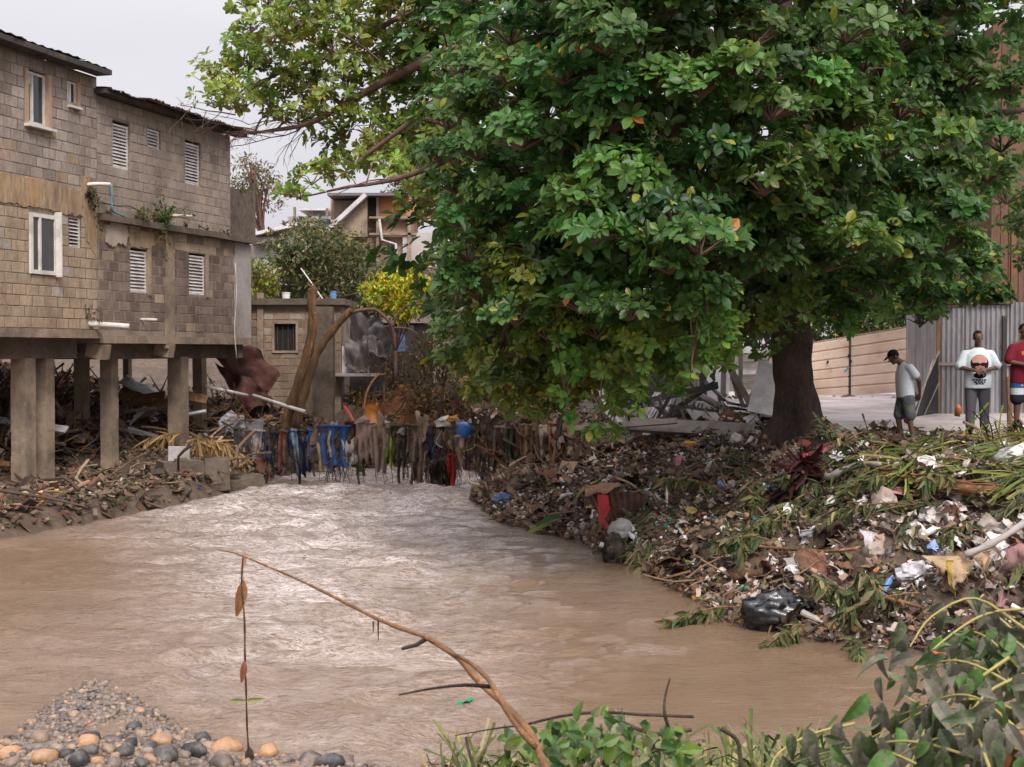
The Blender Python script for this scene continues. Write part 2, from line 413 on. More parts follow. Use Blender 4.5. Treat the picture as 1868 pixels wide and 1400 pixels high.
def terrain(x, y, noise=True):
    x = np.asarray(x, float); y = np.asarray(y, float)
    b, ins = river_sd(x, y)
    prof = dict(L=lambda d: .34 * ss(d / .3) + .85 * ss((d - 2) / 4) + 1.7 * ss((d - 4.5) / 5),
                B=lambda d: 1.25 * ss(d / 1.6) + .3 * ss((d - 2) / 6),
                R=lambda d: .22 * ss(d / .5) + 1.2 * ss((d - .1) / 4.4),
                N=lambda d: .12 * ss(d / .4) + .45 * ss((d - .6) / 3.5),
                V=lambda d: .05 * ss(d / .5) + .10 * ss((d - .3) / 2.2))
    num = 0; den = 0
    for k in prof:
        w = 1 / (b[k] + .25) ** 4
        num = num + w * prof[k](b[k]); den = den + w
    dmin = np.minimum.reduce(list(b.values()))
    out = num / den
    out = out + 5.2 * ss((y - 44) / 14) * ss((2.5 - x) / 5) + 1.0 * ss((y - 50) / 30)
    out = out + 1.0 * np.exp(-((x - 3.3) / 1.5) ** 2 - ((y - 5.6) / 1.7) ** 2) * 1.0
    out = out + .25 * np.exp(-((x - .75) / .9) ** 2 - ((y - 28.6) / 1.6) ** 2)
    if noise:
        p = np.stack([x, y, x * 0], -1)
        flat = ss((y - 25) / 2) * ss((x - 3.5) / 1.5)
        calm_ = np.exp(-((x - 6.8) / 1.3) ** 2 - ((y - 23.0) / 1.5) ** 2); out = out - .06 * calm_
        out = out + (1 - .85 * calm_) * ((.10 + .22 * ss((x - .3) / 1) * ss((25 - y) / 2)) * fbm(p * (.9 + .5 * ss(x)[..., None]), 3, 3) + .05 * fbm(p * 3.1, 5, 2)) * np.clip(dmin / .8, 0, 1) * (1 - .85 * flat)
    return np.where(ins, -.28 * ss(dmin / .5) - .5 * ss((dmin - .3) / 2), out)
def hz(x, y): return float(terrain(np.array([x]), np.array([y]))[0])

def axis(*segs):
    a = []
    for lo, hi, st in segs: a += list(np.arange(lo, hi, st))
    return np.array(a + [segs[-1][1]])
gx = axis((-500, -100, 50), (-100, -30, 7), (-30, -14, 1), (-14, 14, .2), (14, 30, 1), (30, 100, 7), (100, 500, 50))
gy = axis((-60, -4, 6), (-4, 4, 1), (4, 46, .2), (46, 70, 1), (70, 150, 8), (150, 900, 75))
GX, GY = np.meshgrid(gx, gy, indexing='ij')
GZ = terrain(GX, GY)
V, F = grid_vf(np.stack([GX, GY, GZ], -1))
link('ground', np_mesh('ground', V, F, M['mud'], smooth=True), kind='structure')

# paved yard behind the tree: a sheet of cracked concrete slabs on the plateau
YARD = [(3.2, 25.6), (6.0, 25.4), (9.5, 25.6), (15, 26.5), (18, 44), (9, 46), (2.5, 44), (2.2, 30)]
def yard_sheet():
    xs = np.arange(2.2, 18.1, .4); ys = np.arange(25.5, 44.6, .4)
    X, Y = np.meshgrid(xs, ys, indexing='ij')
    lim = 3.7 + .25 * np.sin(Y * 1.9)
    X = np.maximum(X, lim)
    Z = terrain(X, Y) + .018
    V, F = grid_vf(np.stack([X, Y, Z], -1))
    link('yard_pavement', np_mesh('yard_pavement', V, F, M['yard'], smooth=True), kind='structure')
yard_sheet()

# ------------------------------------------------------------------ water
def water_mat():
    m = bpy.data.materials.new('river_water'); m.use_nodes = True
    n, l = m.node_tree.nodes, m.node_tree.links; n.clear()
    out = n.new('ShaderNodeOutputMaterial'); bs = n.new('ShaderNodeBsdfPrincipled')
    geo = n.new('ShaderNodeNewGeometry'); at = n.new('ShaderNodeAttribute'); at.attribute_name = 'tint'
    def nz(sc, stretch, det=6, ro=.65, rot=0.0, dis=0.0):
        mp = n.new('ShaderNodeMapping'); mp.inputs['Scale'].default_value = stretch; mp.inputs['Rotation'].default_value = (0, 0, rot)
        l.new(geo.outputs['Position'], mp.inputs['Vector'])
        t = n.new('ShaderNodeTexNoise'); t.inputs['Scale'].default_value = sc; t.inputs['Detail'].default_value = det; t.inputs['Roughness'].default_value = ro
        t.inputs['Distortion'].default_value = dis
        l.new(mp.outputs[0], t.inputs['Vector']); return t.outputs[0]
    base = n.new('ShaderNodeMix'); base.data_type = 'RGBA'
    base.inputs[6].default_value = (.145, .09, .054, 1); base.inputs[7].default_value = (.20, .132, .086, 1)
    l.new(nz(.5, (1, 1, 1)), base.inputs[0])
    def math_(op, a, b):
        x = n.new('ShaderNodeMath'); x.operation = op
        for i, v in enumerate((a, b)):
            if isinstance(v, (int, float)): x.inputs[i].default_value = v
            else: l.new(v, x.inputs[i])
        return x.outputs[0]
    # foam / aerated silt on broken water plus painted sky sheen in mid-river (tint.r holds the amount)
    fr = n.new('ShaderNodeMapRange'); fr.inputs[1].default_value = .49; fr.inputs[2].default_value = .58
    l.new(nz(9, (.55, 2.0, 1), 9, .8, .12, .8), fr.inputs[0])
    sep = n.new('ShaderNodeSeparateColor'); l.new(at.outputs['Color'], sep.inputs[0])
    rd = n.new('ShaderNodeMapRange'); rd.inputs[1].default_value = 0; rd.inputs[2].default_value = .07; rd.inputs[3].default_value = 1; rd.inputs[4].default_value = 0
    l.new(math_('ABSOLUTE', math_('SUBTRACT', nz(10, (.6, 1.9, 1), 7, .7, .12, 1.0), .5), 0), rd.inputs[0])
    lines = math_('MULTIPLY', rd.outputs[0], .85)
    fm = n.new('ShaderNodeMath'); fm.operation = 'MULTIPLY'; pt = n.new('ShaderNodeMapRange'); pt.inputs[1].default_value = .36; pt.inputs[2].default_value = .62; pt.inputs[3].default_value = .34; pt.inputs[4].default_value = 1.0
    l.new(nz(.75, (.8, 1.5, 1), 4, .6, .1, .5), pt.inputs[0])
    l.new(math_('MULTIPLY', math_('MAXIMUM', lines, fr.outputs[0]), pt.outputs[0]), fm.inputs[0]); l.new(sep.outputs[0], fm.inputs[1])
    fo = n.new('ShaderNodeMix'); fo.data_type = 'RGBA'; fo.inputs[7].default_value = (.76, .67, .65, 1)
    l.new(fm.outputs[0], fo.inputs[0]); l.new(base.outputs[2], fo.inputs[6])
    l.new(fo.outputs[2], bs.inputs['Base Color'])
    bs.inputs['Roughness'].default_value = .035; bs.inputs['IOR'].default_value = 1.36
    bs.inputs['Specular IOR Level'].default_value = .75
    ad = n.new('ShaderNodeMath'); ad.operation = 'ADD'
    m1 = n.new('ShaderNodeMath'); m1.operation = 'MULTIPLY'; m1.inputs[1].default_value = .5
    l.new(nz(9, (.6, 1.7, 1), 4, .65, .15, .7), ad.inputs[0]); l.new(nz(26, (.7, 1.6, 1), 3, .65, .1, .5), m1.inputs[0]); l.new(m1.outputs[0], ad.inputs[1])
    st = n.new('ShaderNodeMath'); st.operation = 'MULTIPLY'; st.inputs[1].default_value = .72
    l.new(sep.outputs[1], st.inputs[0])
    b = n.new('ShaderNodeBump'); b.inputs['Distance'].default_value = .07
    l.new(st.outputs[0], b.inputs['Strength']); l.new(ad.outputs[0], b.inputs['Height']); l.new(b.outputs[0], bs.inputs['Normal'])
    l.new(bs.outputs[0], out.inputs['Surface'])
    return m
M['water'] = water_mat()
wx = axis((-200, -40, 20), (-40, -13, 1.2), (-13, 7.5, .075), (7.5, 40, 1.2), (40, 200, 20))
wy = axis((2, 9, .7), (9, 14, .06), (14, 24, .08), (24, 42.5, .1))
WX, WY = np.meshgrid(wx, wy, indexing='ij')
def rough_map(x, y):
    """how broken the surface is: rapids below the clothes line and down the middle, calm eddies at both banks"""
    px, py = proj(np.stack([x, y, 0 * x], -1))
    b, ins = river_sd(x, y)
    mid = np.exp(-((px - 560) / 300) ** 2)
    far = ss((y - 20) / 8) * np.exp(-((px - 650) / 270) ** 2)
    calmL = np.exp(-((px - 90) / 150) ** 2 - ((py - 1030) / 55) ** 2)
    calmR = ss((px - 880) / 300)
    r = .55 + .5 * mid + .5 * far - .36 * calmR - .3 * calmL
    patch = .5 * np.exp(-((px - 1190) / 70) ** 2 - ((py - 1187) / 14) ** 2) + .35 * np.exp(-((px - 1510) / 50) ** 2 - ((py - 1275) / 25) ** 2)
    return np.clip(r + patch + .15 * fbm(np.stack([x * .5, y * .5, x * 0], -1), 9, 3), .16, 1.25)
RM = rough_map(WX, WY)
def waves(x, y):
    r = np.random.default_rng(5); z = 0 * x
    wxp = x + .35 * fbm(np.stack([x * .45, y * .45, x * 0], -1), 21, 2); wyp = y + .35 * fbm(np.stack([x * .45, y * .45, x * 0 + 7], -1), 22, 2)
    for k in range(46):
        lam = .24 * (6 ** r.random()); a = r.normal(R(100), .55); ph = r.random() * 7
        z = z + (lam ** 1.0) * .017 * np.sin(2 * np.pi / lam * (wxp * np.cos(a) + wyp * np.sin(a)) + ph)
    q = np.stack([wxp * 1.1, wyp * 2.4, x * 0], -1)
    return z * .8 + .045 * (1 - 2 * np.abs(fbm(q, 31, 3))) * 1.0
fine = ((WX > -13) & (WX < 7.6) & (WY > 8.8))
b_, ins_ = river_sd(WX, WY)
shore = ss(np.minimum.reduce(list(b_.values())) / .4) * .8 + .2
WZ = np.where(fine, waves(WX, WY) * RM * shore * .75, 0)
# standing ridge where the flow drops under the clothes line
lx = WX + 3.2
WZ = WZ + np.where(fine, .10 * np.exp(-((WY - 30.2 - .15 * np.sin(WX * 1.7)) / .45) ** 2) * np.exp(-(lx / 2.6) ** 4), 0)
V, F = grid_vf(np.stack([WX, WY, WZ], -1))
foam_sheen = np.clip((RM - .45) * 1.4, .04, .95) * (.4 + .6 * ss((WY - 12) / 12))
foam_sheen = np.maximum(foam_sheen, .95 * np.exp(-((WY - 32.5) / 3.4) ** 2) * np.exp(-((WX + 3.2) / 3.0) ** 4))
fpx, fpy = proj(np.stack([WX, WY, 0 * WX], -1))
foam_sheen = np.clip(foam_sheen * .88 + .24 * np.exp(-((fpx - 610 - (fpy - 1000) * .12) / 300) ** 4) * ss((1380 - fpy) / 300) * (.75 + .35 * fbm(np.stack([WX * .7, WY * .5, WX * 0], -1), 17, 3)), 0, 1)  # whitens mid-river beyond its real froth, painting in the sky's silver reflection
T = np.stack([foam_sheen, np.clip(.35 + .75 * RM, 0, 1), foam_sheen * 0], -1).reshape(-1, 3)
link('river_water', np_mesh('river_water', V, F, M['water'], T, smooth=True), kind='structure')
# ------------------------------------------------------------------ block houses on the left bank
HO = np.array([-8.9, 26.5, 0.0]); HA = R(74)
HD = np.array([math.cos(HA), math.sin(HA)])
def fs(px):   # image column -> distance along the facade
    k = (px - CX) / FOC
    return (k * HO[1] - HO[0]) / (HD[0] - k * HD[1])
def fz(px, py):
    s = fs(px); Y = HO[1] + HD[1] * s
    return P(px, py, Y)[2]
def hw(u, v, z):   # house local -> world
    return np.array([HO[0] + u * HD[0] - v * HD[1], HO[1] + u * HD[1] + v * HD[0], z])
UNIT = MB().box((0, 0, 0), (1, 1, 1)).mesh('block', M['block_grey'])
def unit_for(mat, name, cache={}):
    if (mat, name) not in cache:
        b = MB()
        # a rough block: slightly uneven front, chamfered edge
        V = []
        for y, e in ((-.5, .47), (-.42, .5), (.5, .5)):
            V += [[-e, y, -e], [e, y, -e], [e, y, e], [-e, y, e]]
        F = [np.array([[0, 1, 2, 3]]), np.array([[i + j, i + 4 + j, i + 4 + (j + 1) % 4, i + (j + 1) % 4] for i in (0, 4) for j in range(4)]), np.array([[11, 10, 9, 8]])]
        b.add(V, F)
        cache[(mat, name)] = b.mesh(name, M[mat])
    return cache[(mat, name)]

def wall_core(mb, u0, u1, z0, z1, ops, y0, y1):
    us = sorted({u0, u1, *[v for o in ops for v in (o[0], o[1])]}); zs = sorted({z0, z1, *[v for o in ops for v in (o[2], o[3])]})
    us = [u for u in us if u0 <= u <= u1]; zs = [z for z in zs if z0 <= z <= z1]
    for a, b in zip(us, us[1:]):
        run = None
        for c, d in zip(zs, zs[1:]):
            um, zm = (a + b) / 2, (c + d) / 2
            if any(o[0] < um < o[1] and o[2] < zm < o[3] for o in ops):
                if run: mb.box(((a + b) / 2, (y0 + y1) / 2, sum(run) / 2), (b - a, y1 - y0, run[1] - run[0])); run = None
            else: run = [c, d] if run is None else [run[0], d]
        if run: mb.box(((a + b) / 2, (y0 + y1) / 2, sum(run) / 2), (b - a, y1 - y0, run[1] - run[0]))
def blocks_of(u0, u1, z0, z1, ops, bw=.40, bh=.2, gap=.017, seed=0):
    r = random.Random(seed); out = []; row = 0; z = z0
    while z < z1 - .04:
        h = min(bh, z1 - z); u = u0 - (bw / 2 if row % 2 else 0) - r.random() * .05
        while u < u1 - .02:
            a, b = max(u, u0), min(u + bw, u1)
            spans = [(a, b)]
            for o in ops:
                if o[2] < z + h * .6 and o[3] > z + h * .4:
                    ns = []
                    for (p, q) in spans:
                        if q <= o[0] or p >= o[1]: ns.append((p, q)); continue
                        if p < o[0]: ns.append((p, o[0]))
                        if q > o[1]: ns.append((o[1], q))
                    spans = ns
            for (p, q) in spans:
                if q - p > .05: out.append(((p + q) / 2, z + h / 2, q - p - gap * 1.9, h - gap * .9))
            u += bw
        z += bh; row += 1
    return out
def place_blocks(parent, lst, matf, limit=300, xf=lambda u, z: hw(u, 0, z), depth=.05, name='block', yv=0.0, seed=1):
    r = random.Random(seed)
    pr = []
    for b in lst:
        w = xf(b[0], b[1]); px, py = proj(w)
        pr.append((not (0 < px < 1868), w[1], b))
    pr.sort(key=lambda t: (t[0], t[1]))
    rest = {}
    for k, (off, _, (u, z, w, h)) in enumerate(pr):
        m = matf(u, z, r)
        y = yv + r.uniform(-.004, .003)
        if k < limit and not off:
            o = link(name, unit_for(m, name), parent)
            o.location = (u, y + depth / 2, z); o.scale = (w, depth, h); o.rotation_euler = (0, r.gauss(0, .004), 0)
        else:
            rest.setdefault(m, MB()).box((u, y + depth / 2, z), (w, depth, h))
    for m, mb in rest.items(): mb.build('distant_blocks', M[m], parent, kind='stuff')

def louvre_window(house, u0, u1, z0, z1, y=.055, n=None, name='louvre_window', tilt=38, label=None, slat_mat='louvre', frame=True):
    fr = MB(); w = u1 - u0; h = z1 - z0
    if frame:
        for (c, s) in (((u0 + .018, y + .03, (z0 + z1) / 2), (.036, .05, h)), ((u1 - .018, y + .03, (z0 + z1) / 2), (.036, .05, h)),
                       (((u0 + u1) / 2, y + .031, z1 - .018), (w - .074, .048, .036)), (((u0 + u1) / 2, y + .031, z0 + .018), (w - .074, .048, .036))):
            fr.box(c, s)
    fr.box(((u0 + u1) / 2, y + .11, (z0 + z1) / 2), (w, .01, h), mi=1)
    win = fr.build(name, [M['white'], M['dark']], house, label=label)
    n = n or max(4, int(round(h / .078)))
    sl = MB().box((0, 0, 0), (1, 1, 1)).mesh('slat', M[slat_mat])
    for k in range(n):
        zc = z0 + .04 + (h - .08) * (k + .5) / n
        o = link('slat', sl, win); o.location = ((u0 + u1) / 2, y + .035, zc); o.scale = (w - .08, .006, (h - .08) / n * 1.22)
        o.rotation_euler = (-R(tilt + random.uniform(-5, 5)), 0, random.gauss(0, .006))
    return win

def slider_window(house, u0, u1, z0, z1, y=.07, mull=.42, name='window', frame_w=.05, openL=False, inside='curtain'):
    w, h = u1 - u0, z1 - z0
    f = MB(); g = frame_w
    f.box((u0 + g / 2, y, (z0 + z1) / 2), (g, .07, h)); f.box((u1 - g / 2, y, (z0 + z1) / 2), (g, .07, h))
    f.box(((u0 + u1) / 2, y, z1 - g / 2), (w - 2 * g, .068, g)); f.box(((u0 + u1) / 2, y, z0 + g / 2), (w - 2 * g, .068, g))
    um = u0 + w * mull
    f.box((um, y - .012, (z0 + z1) / 2), (.05, .05, h - 2 * g - .004))
    win = f.build(name, M['white'], house)
    for (a, b, dy) in ((u0 + g, um - .025, .012), (um + .025, u1 - g, -.004)):
        MB().box(((a + b) / 2, y + dy, (z0 + z1) / 2), (b - a, .008, h - 2 * g)).build('pane', M['glass'], win)
    return win

def person_shadow_room(mb, u0, u1, y0, y1, z0, z1):
    t = .12
    mb.box(((u0 + u1) / 2, y1 - t / 2, (z0 + z1) / 2), (u1 - u0, t, z1 - z0))
    mb.box((u0 + t / 2, (y0 + y1) / 2, (z0 + z1) / 2), (t, y1 - y0 - .26, z1 - z0)); mb.box((u1 - t / 2, (y0 + y1) / 2, (z0 + z1) / 2), (t, y1 - y0 - .26, z1 - z0))

def op(x0, x1, y0, y1):   # opening from the survey: columns and rows on the photograph
    return (fs(x0), fs(x1), fz((x0 + x1) / 2, y1), fz((x0 + x1) / 2, y0))

# ---- first house (nearest)
h1 = thing('block_house', 'nearest block house, taller, cut by the left edge, with white framed windows', 'house', HO, HA)
U0, U1 = -3.6, fs(180)
ops1 = [op(49, 96, 131, 231), op(127, 149, 148, 195), op(55, 103, 391, 501), op(128, 150, 395, 454)]
wall = MB(); wall_core(wall, U0, U1, 3.42, 8.46, ops1, .007, .15)
person_shadow_room(wall, U0, U1, .0, 6.0, 3.42, 8.46)
wall.box(((U0 + U1) / 2, 3.0, 6.02), (U1 - U0 - .3, 5.6, .15)); wall.box(((U0 + U1) / 2, 3.0, 3.50), (U1 - U0 - .3, 5.6, .12))
w1 = wall.build('wall', M['mortar'], h1)
def mat1(u, z, r):
    if z > 6.15: return 'block_grey' if r.random() < .94 else 'block_tan'
    return 'block_tan' if r.random() < .93 else 'block_grey'
place_blocks(w1, blocks_of(U0, U1, 3.42, 8.46, ops1, seed=2), mat1)
# reveal linings and windows
o = ops1[0]
sw = slider_window(h1, o[0] + .10, o[1] - .10, o[2] + .03, o[3] - .02, y=.09, mull=.35)
rv = MB()
rv.box((o[0] + .05, .06, (o[2] + o[3]) / 2), (.10, .16, o[3] - o[2])).build('reveal', M['frame_orange'], h1)
MB().box((o[1] - .05, .045, (o[2] + o[3]) / 2), (.10, .15, o[3] - o[2])).build('reveal', M['frame_orange'], h1)
MB().box(((o[0] + o[1]) / 2, -.03, o[2] - .025), (o[1] - o[0] + .06, .18, .05)).build('window_sill', M['white'], h1)
MB().box(((o[0] + o[1]) / 2 - .1, .10, o[3] - .14), (.34, .03, .2)).build('screen_panel', M['louvre'], h1)
o = ops1[1]
slider_window(h1, o[0] + .04, o[1] - .09, o[2] + .03, o[3] - .02, y=.07, mull=.33, frame_w=.035)
MB().box((o[1] - .045, .05, (o[2] + o[3]) / 2), (.09, .14, o[3] - o[2])).build('reveal', M['frame_orange'], h1)
MB().box(((o[0] + o[1]) / 2 - .02, -.01, o[2] - .02), (o[1] - o[0], .14, .04)).build('window_sill', M['white'], h1)
o = ops1[2]
slider_window(h1, o[0], o[1], o[2], o[3], y=-.005, mull=.36, frame_w=.075)
MB().box((o[1] - .015, -.05, (o[2] + o[3]) / 2 + .02), (.03, .2, o[3] - o[2] + .1)).build('window_side_board', M['white'], h1)
o = ops1[3]
louvre_window(h1, o[0], o[1], o[2], o[3], y=.03, n=8, tilt=50)
# roof: board edge and metal sheets
rb = MB()
u = U0
while u < U1 - .02:
    l = random.uniform(.7, 1.3); l = min(l, U1 - u)
    rb.box((u + l / 2, -.16 + random.uniform(-.03, .02), 8.52 + random.uniform(-.015, .015)), (l - .01, .35, .10), rx(random.gauss(0, .03)))
    u += l
rf = rb.build('roof', M['roof_board'], h1)
for k in range(6):
    a = U0 + k * (U1 - U0 + .02) / 6; l = (U1 - U0 + .02) / 6 + .03
    uu = np.linspace(a, a + l, 14); vv = np.linspace(-.30 - random.random() * .08, 6.2, 4)
    A = np.array([[[p, q, 8.60 + .012 * math.sin(p * 60) + .05 * (q + .4) + random.uniform(0, .004)] for q in vv] for p in uu])
    MB().grid(A, thick=.004).build('roof_sheet', M['roof_metal'], rf)
# plaster band between the storeys
def plaster_patch(house, pts, mat, seed, y=-.022, name='plaster_patch', th=.02):
    pts = np.array(pts, float); r = np.random.default_rng(seed)
    out = []
    for i in range(len(pts)):
        a, b = pts[i], pts[(i + 1) % len(pts)]
        for t in np.linspace(0, 1, 7, endpoint=False): out.append(a + (b - a) * t + r.normal(0, .018, 2))
    out = np.array(out); n = len(out); c = out.mean(0)
    V = np.concatenate([np.c_[out[:, 0], np.full(n, y), out[:, 1]], np.c_[out[:, 0], np.full(n, y + th + .03), out[:, 1]]])
    i = np.arange(n); j = (i + 1) % n
    return MB().add(V, [np.stack([i, j, j + n, i + n], -1), i[None]]).build(name, M[mat], house)
q = lambda x, y: (fs(x), fz(x, y))
plaster_patch(h1, [q(-60, 300), q(15, 318), q(60, 323), q(122, 340), q(150, 352), q(150, 395), q(130, 392), q(104, 386), q(60, 378), q(18, 371), q(-60, 364)], 'plaster', 4)
plaster_patch(h1, [q(150, 320), q(178, 330), q(178, 470), q(160, 440), q(153, 390)], 'plaster', 5, y=-.012)
# slab, beam and chipped corner below
sl = MB(); sl.box(((U0 + U1) / 2, 2.9, 3.33), (U1 - U0 - .02, 6.0, .17)); sl.build('floor_slab', M['concrete'], h1)
bm = MB(); bm.box(((U0 + U1) / 2 - .1, .48, 3.05), (U1 - U0 - .3, .3, .40)); bm.box(((U0 + U1) / 2 - .1, 3.4, 3.05), (U1 - U0 - .3, .3, .40))
for uu in (U0 + .3, -.35, U1 - .25): bm.box((uu, 1.94, 3.06), (.26, 2.6, .36))
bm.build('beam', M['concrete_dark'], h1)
def post(house, px0, px1, v, zt, hd, mat='concrete', seed=0, sq=None):
    """square post, inset v behind the facade"""
    k = ((px0 + px1) / 2 - CX) / FOC
    o = HO[:2] + v * np.array([-HD[1], HD[0]])
    s = (k * o[1] - o[0]) / (HD[0] - k * HD[1])
    w = hw(s, v, 0); z0 = hz(w[0], w[1]) - .3
    wd = sq or (px1 - px0) / FOC * w[1] * .78
    m = MB(); n = 6
    for i in range(n):
        a, b = z0 + (zt - z0) * i / n, z0 + (zt - z0) * (i + 1) / n
        m.box((s + random.gauss(0, .003), v + random.gauss(0, .003), (a + b) / 2), (wd * random.uniform(.985, 1.015), wd * random.uniform(.985, 1.015), b - a))
    return m.build('post', M[mat], house)
post(h1, 22, 62, .45, 2.86, h1); post(h1, 63, 97, .50, 2.86, h1); post(h1, 136, 162, 2.2, 2.88, h1); post(h1, -70, -40, .5, 2.86, h1)
# pipes
def pipe_part(house, name, pts, r, mat, n=8): return MB().tube(smooth_path(pts, 3), r, n).build(name, M[mat], house, smooth=True)
def hl(px, py, v):   # house-local point for an image position on a plane v in front of (neg) the facade
    k = (px - CX) / FOC; o = HO[:2] + v * np.array([-HD[1], HD[0]])
    s = (k * o[1] - o[0]) / (HD[0] - k * HD[1]); w = hw(s, v, 0)
    return np.array([s, v, P(px, py, w[1])[2]])
def pz(px, py, v): return hl(px, py, v)
pipe_part(h1, 'drain_pipe', [pz(158, 591, .05), pz(196, 593, -.35), pz(236, 596, -.75)], .055, 'white')
pipe_part(h1, 'drain_pipe', [pz(156, 338, .05), pz(178, 336, -.12), pz(203, 337, -.28)], .04, 'white')

# ---- second house
h2 = thing('block_house', 'longer brown concrete block house on posts with louvred windows and weeds on its ledge', 'house', HO, HA)
A0, A1, B1 = fs(180) + .02, fs(424), fs(456)
ZL = 5.68; ZT = 8.12
ops2 = [op(211, 242, 223, 309), op(274, 298, 232, 273), op(342, 370, 258, 337)]
ops3 = [op(239, 271, 454, 534), op(346, 376, 463, 538), op(427, 439, 452, 487)]
wu = MB(); wall_core(wu, A0, A1, ZL + .08, ZT, ops2, .037, .18); person_shadow_room(wu, A0, A1, .03, 6.0, ZL + .08, ZT)
wu1 = wu.build('wall', M['mortar_light'], h2)
place_blocks(wu1, blocks_of(A0, A1, ZL + .08, ZT, ops2, seed=4), lambda u, z, r: 'block_plain' if r.random() < .93 else 'block_grey', yv=.03)
wd_ = MB(); wall_core(wd_, A0, B1, 3.30, ZL - .06, ops3, .006, .15); person_shadow_room(wd_, A0, B1, .0, 6.0, 3.30, ZL - .06)
wd1 = wd_.build('wall', M['mortar_light'], h2)
upil = (fs(302), fs(318)); uend = fs(428)
bl = [b for b in blocks_of(A0, B1, 3.42, ZL - .06, ops3, seed=6)]
bl2 = []
for (u, z, w, h) in bl:   # cast piers keep the blocks out
    a, b = u - w / 2, u + w / 2
    for (p, q_) in (upil, (uend, B1 + 1)):
        if a < p < b: b = p - .01
        if a < q_ < b: a = q_ + .01
        if p <= a and b <= q_: a = b
    if b - a > .05: bl2.append(((a + b) / 2, z, b - a, h))
place_blocks(wd1, bl2, lambda u, z, r: 'block_brown' if r.random() < (.9 if z < 5.2 else .45) else 'block_tan', seed=3)
pr = MB(); pr.box(((upil[0] + upil[1]) / 2, .02, 4.3), (upil[1] - upil[0], .09, 2.5)); pr.build('pier', M['concrete'], h2)
pr = MB(); pr.box(((uend + B1) / 2 + .01, .03, 4.45), (B1 - uend + .02, .12, 2.3)); pr.build('pier', M['concrete_pale'], h2)
for o in ops2: louvre_window(h2, o[0] + .02, o[1] - .03, o[2], o[3] - .06, y=.06, slat_mat='louvre')
for k, o in enumerate(ops3): louvre_window(h2, o[0] + .01, o[1] - .02, o[2], o[3] - .05, y=.03)
for k in (0, 1):
    o = ops3[k]; MB().box((o[1] + .05, -.004, (o[2] + o[3]) / 2), (.10, .06, o[3] - o[2] + .1)).build('window_jamb', M['concrete'], h2)
plaster_patch(h2, [q(192, 412), q(206, 408), q(230, 410), q(233, 430), q(228, 448), q(214, 444), q(206, 452), q(194, 446)], 'plaster_pale', 9, y=-.045, th=.05)
plaster_patch(h2, [q(235, 428), q(262, 420), q(300, 430), q(300, 446), q(272, 452), q(240, 450)], 'plaster', 10, y=-.012)
# ledge between the storeys
lg = MB(); u = A0
while u < B1:
    l = min(random.uniform(.5, 1.1), B1 + .05 - u); lg.box((u + l / 2, .05 + random.uniform(-.03, .03), ZL + random.uniform(-.012, .012)), (l, .42, .115 + random.uniform(0, .02))); u += l
lg.build('ledge', M['concrete_dark'], h2)
# terrace stub with parapet past the upper storey
tp = MB(); tp.box(((A1 + B1) / 2 + .12, .12, 6.33), (B1 - A1 + .3, .16, 1.15)); tp.box((B1 + .27, .05, 6.42), (.10, .12, 1.42)); tp.box(((A1 + B1) / 2 + .1, 3, 5.72), (B1 - A1 + .2, 5.5, .14))
tp.build('parapet', M['concrete_dark'], h2)
# roof sheets with ragged ends
edge = MB(); edge.box(((A0 + A1) / 2 + .1, -.12, ZT + .05), (A1 - A0 + .45, .28, .09)); rf2 = edge.build('roof', M['roof_board'], h2)
for k in range(10):
    a = A0 - .05 + k * (A1 - A0 + .55) / 10; l = (A1 - A0 + .55) / 10 + .07; ov = random.uniform(.30, .55); lift = random.uniform(0, .035)
    A = np.array([[[p, q_, ZT + .115 + lift + .015 * math.sin(p * 62) + .055 * (q_ + .3) - (.05 if q_ < -.2 else 0) * random.random()] for q_ in (-ov, -.2, 1, 3, 6.1)] for p in np.linspace(a, a + l, 13)])
    MB().grid(A, thick=.004).build('roof_sheet', M['roof_metal'], rf2)
# slab, corbels, posts
s2 = MB(); s2.box(((A0 + B1) / 2, 2.97, 3.23), (B1 - A0, 6.0, .16)); s2.build('floor_slab', M['concrete'], h2)
b2 = MB(); b2.box(((A0 + B1) / 2, .50, 2.99), (B1 - A0 - .4, .28, .34)); b2.box(((A0 + B1) / 2, 3.4, 2.99), (B1 - A0 - .4, .28, .34))
for uu in (A0 + .25, fs(312), B1 - .3): b2.box((uu, 1.7, 2.99), (.24, 3.2, .33))
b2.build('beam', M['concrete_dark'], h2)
cb = MB(); cb.box((A0 + .22, .16, 3.0), (.34, .36, .30), rx(.2)); cb.build('corbel', M['concrete'], h2)
cb = MB(); cb.box((fs(312), .16, 3.02), (.26, .36, .28), rx(.2)); cb.build('corbel', M['concrete'], h2)
post(h2, 184, 214, .75, 2.86, h2); post(h2, 307, 342, .50, 2.86, h2); post(h2, 352, 376, 1.4, 2.88, h2, 'concrete')
post(h2, 225, 240, 3.4, 2.88, h2); post(h2, 425, 445, 3.2, 2.88, h2)
pipe_part(h2, 'drain_pipe', [pz(302, 395, .03), pz(325, 394, -.14), pz(351, 395, -.3)], .032, 'white')
pipe_part(h2, 'drain_pipe', [pz(255, 583, .03), pz(270, 583, -.13), pz(287, 584, -.28)], .028, 'white')
M['blue_pipe'] = pmat('blue_pipe', (.12, .27, .30), .5, .15, 3, 0)
pipe_part(h2, 'water_pipe', [pz(205, 337, -.05), pz(206, 350, -.06), pz(206, 372, -.06), pz(208, 385, -.05), pz(228, 395, -.05)], .022, 'blue_pipe')
pipe_part(h2, 'cable', [pz(189, 370, -.03), pz(215, 376, -.05), pz(240, 377, -.05), pz(262, 392, -.04)], .01, 'dark')
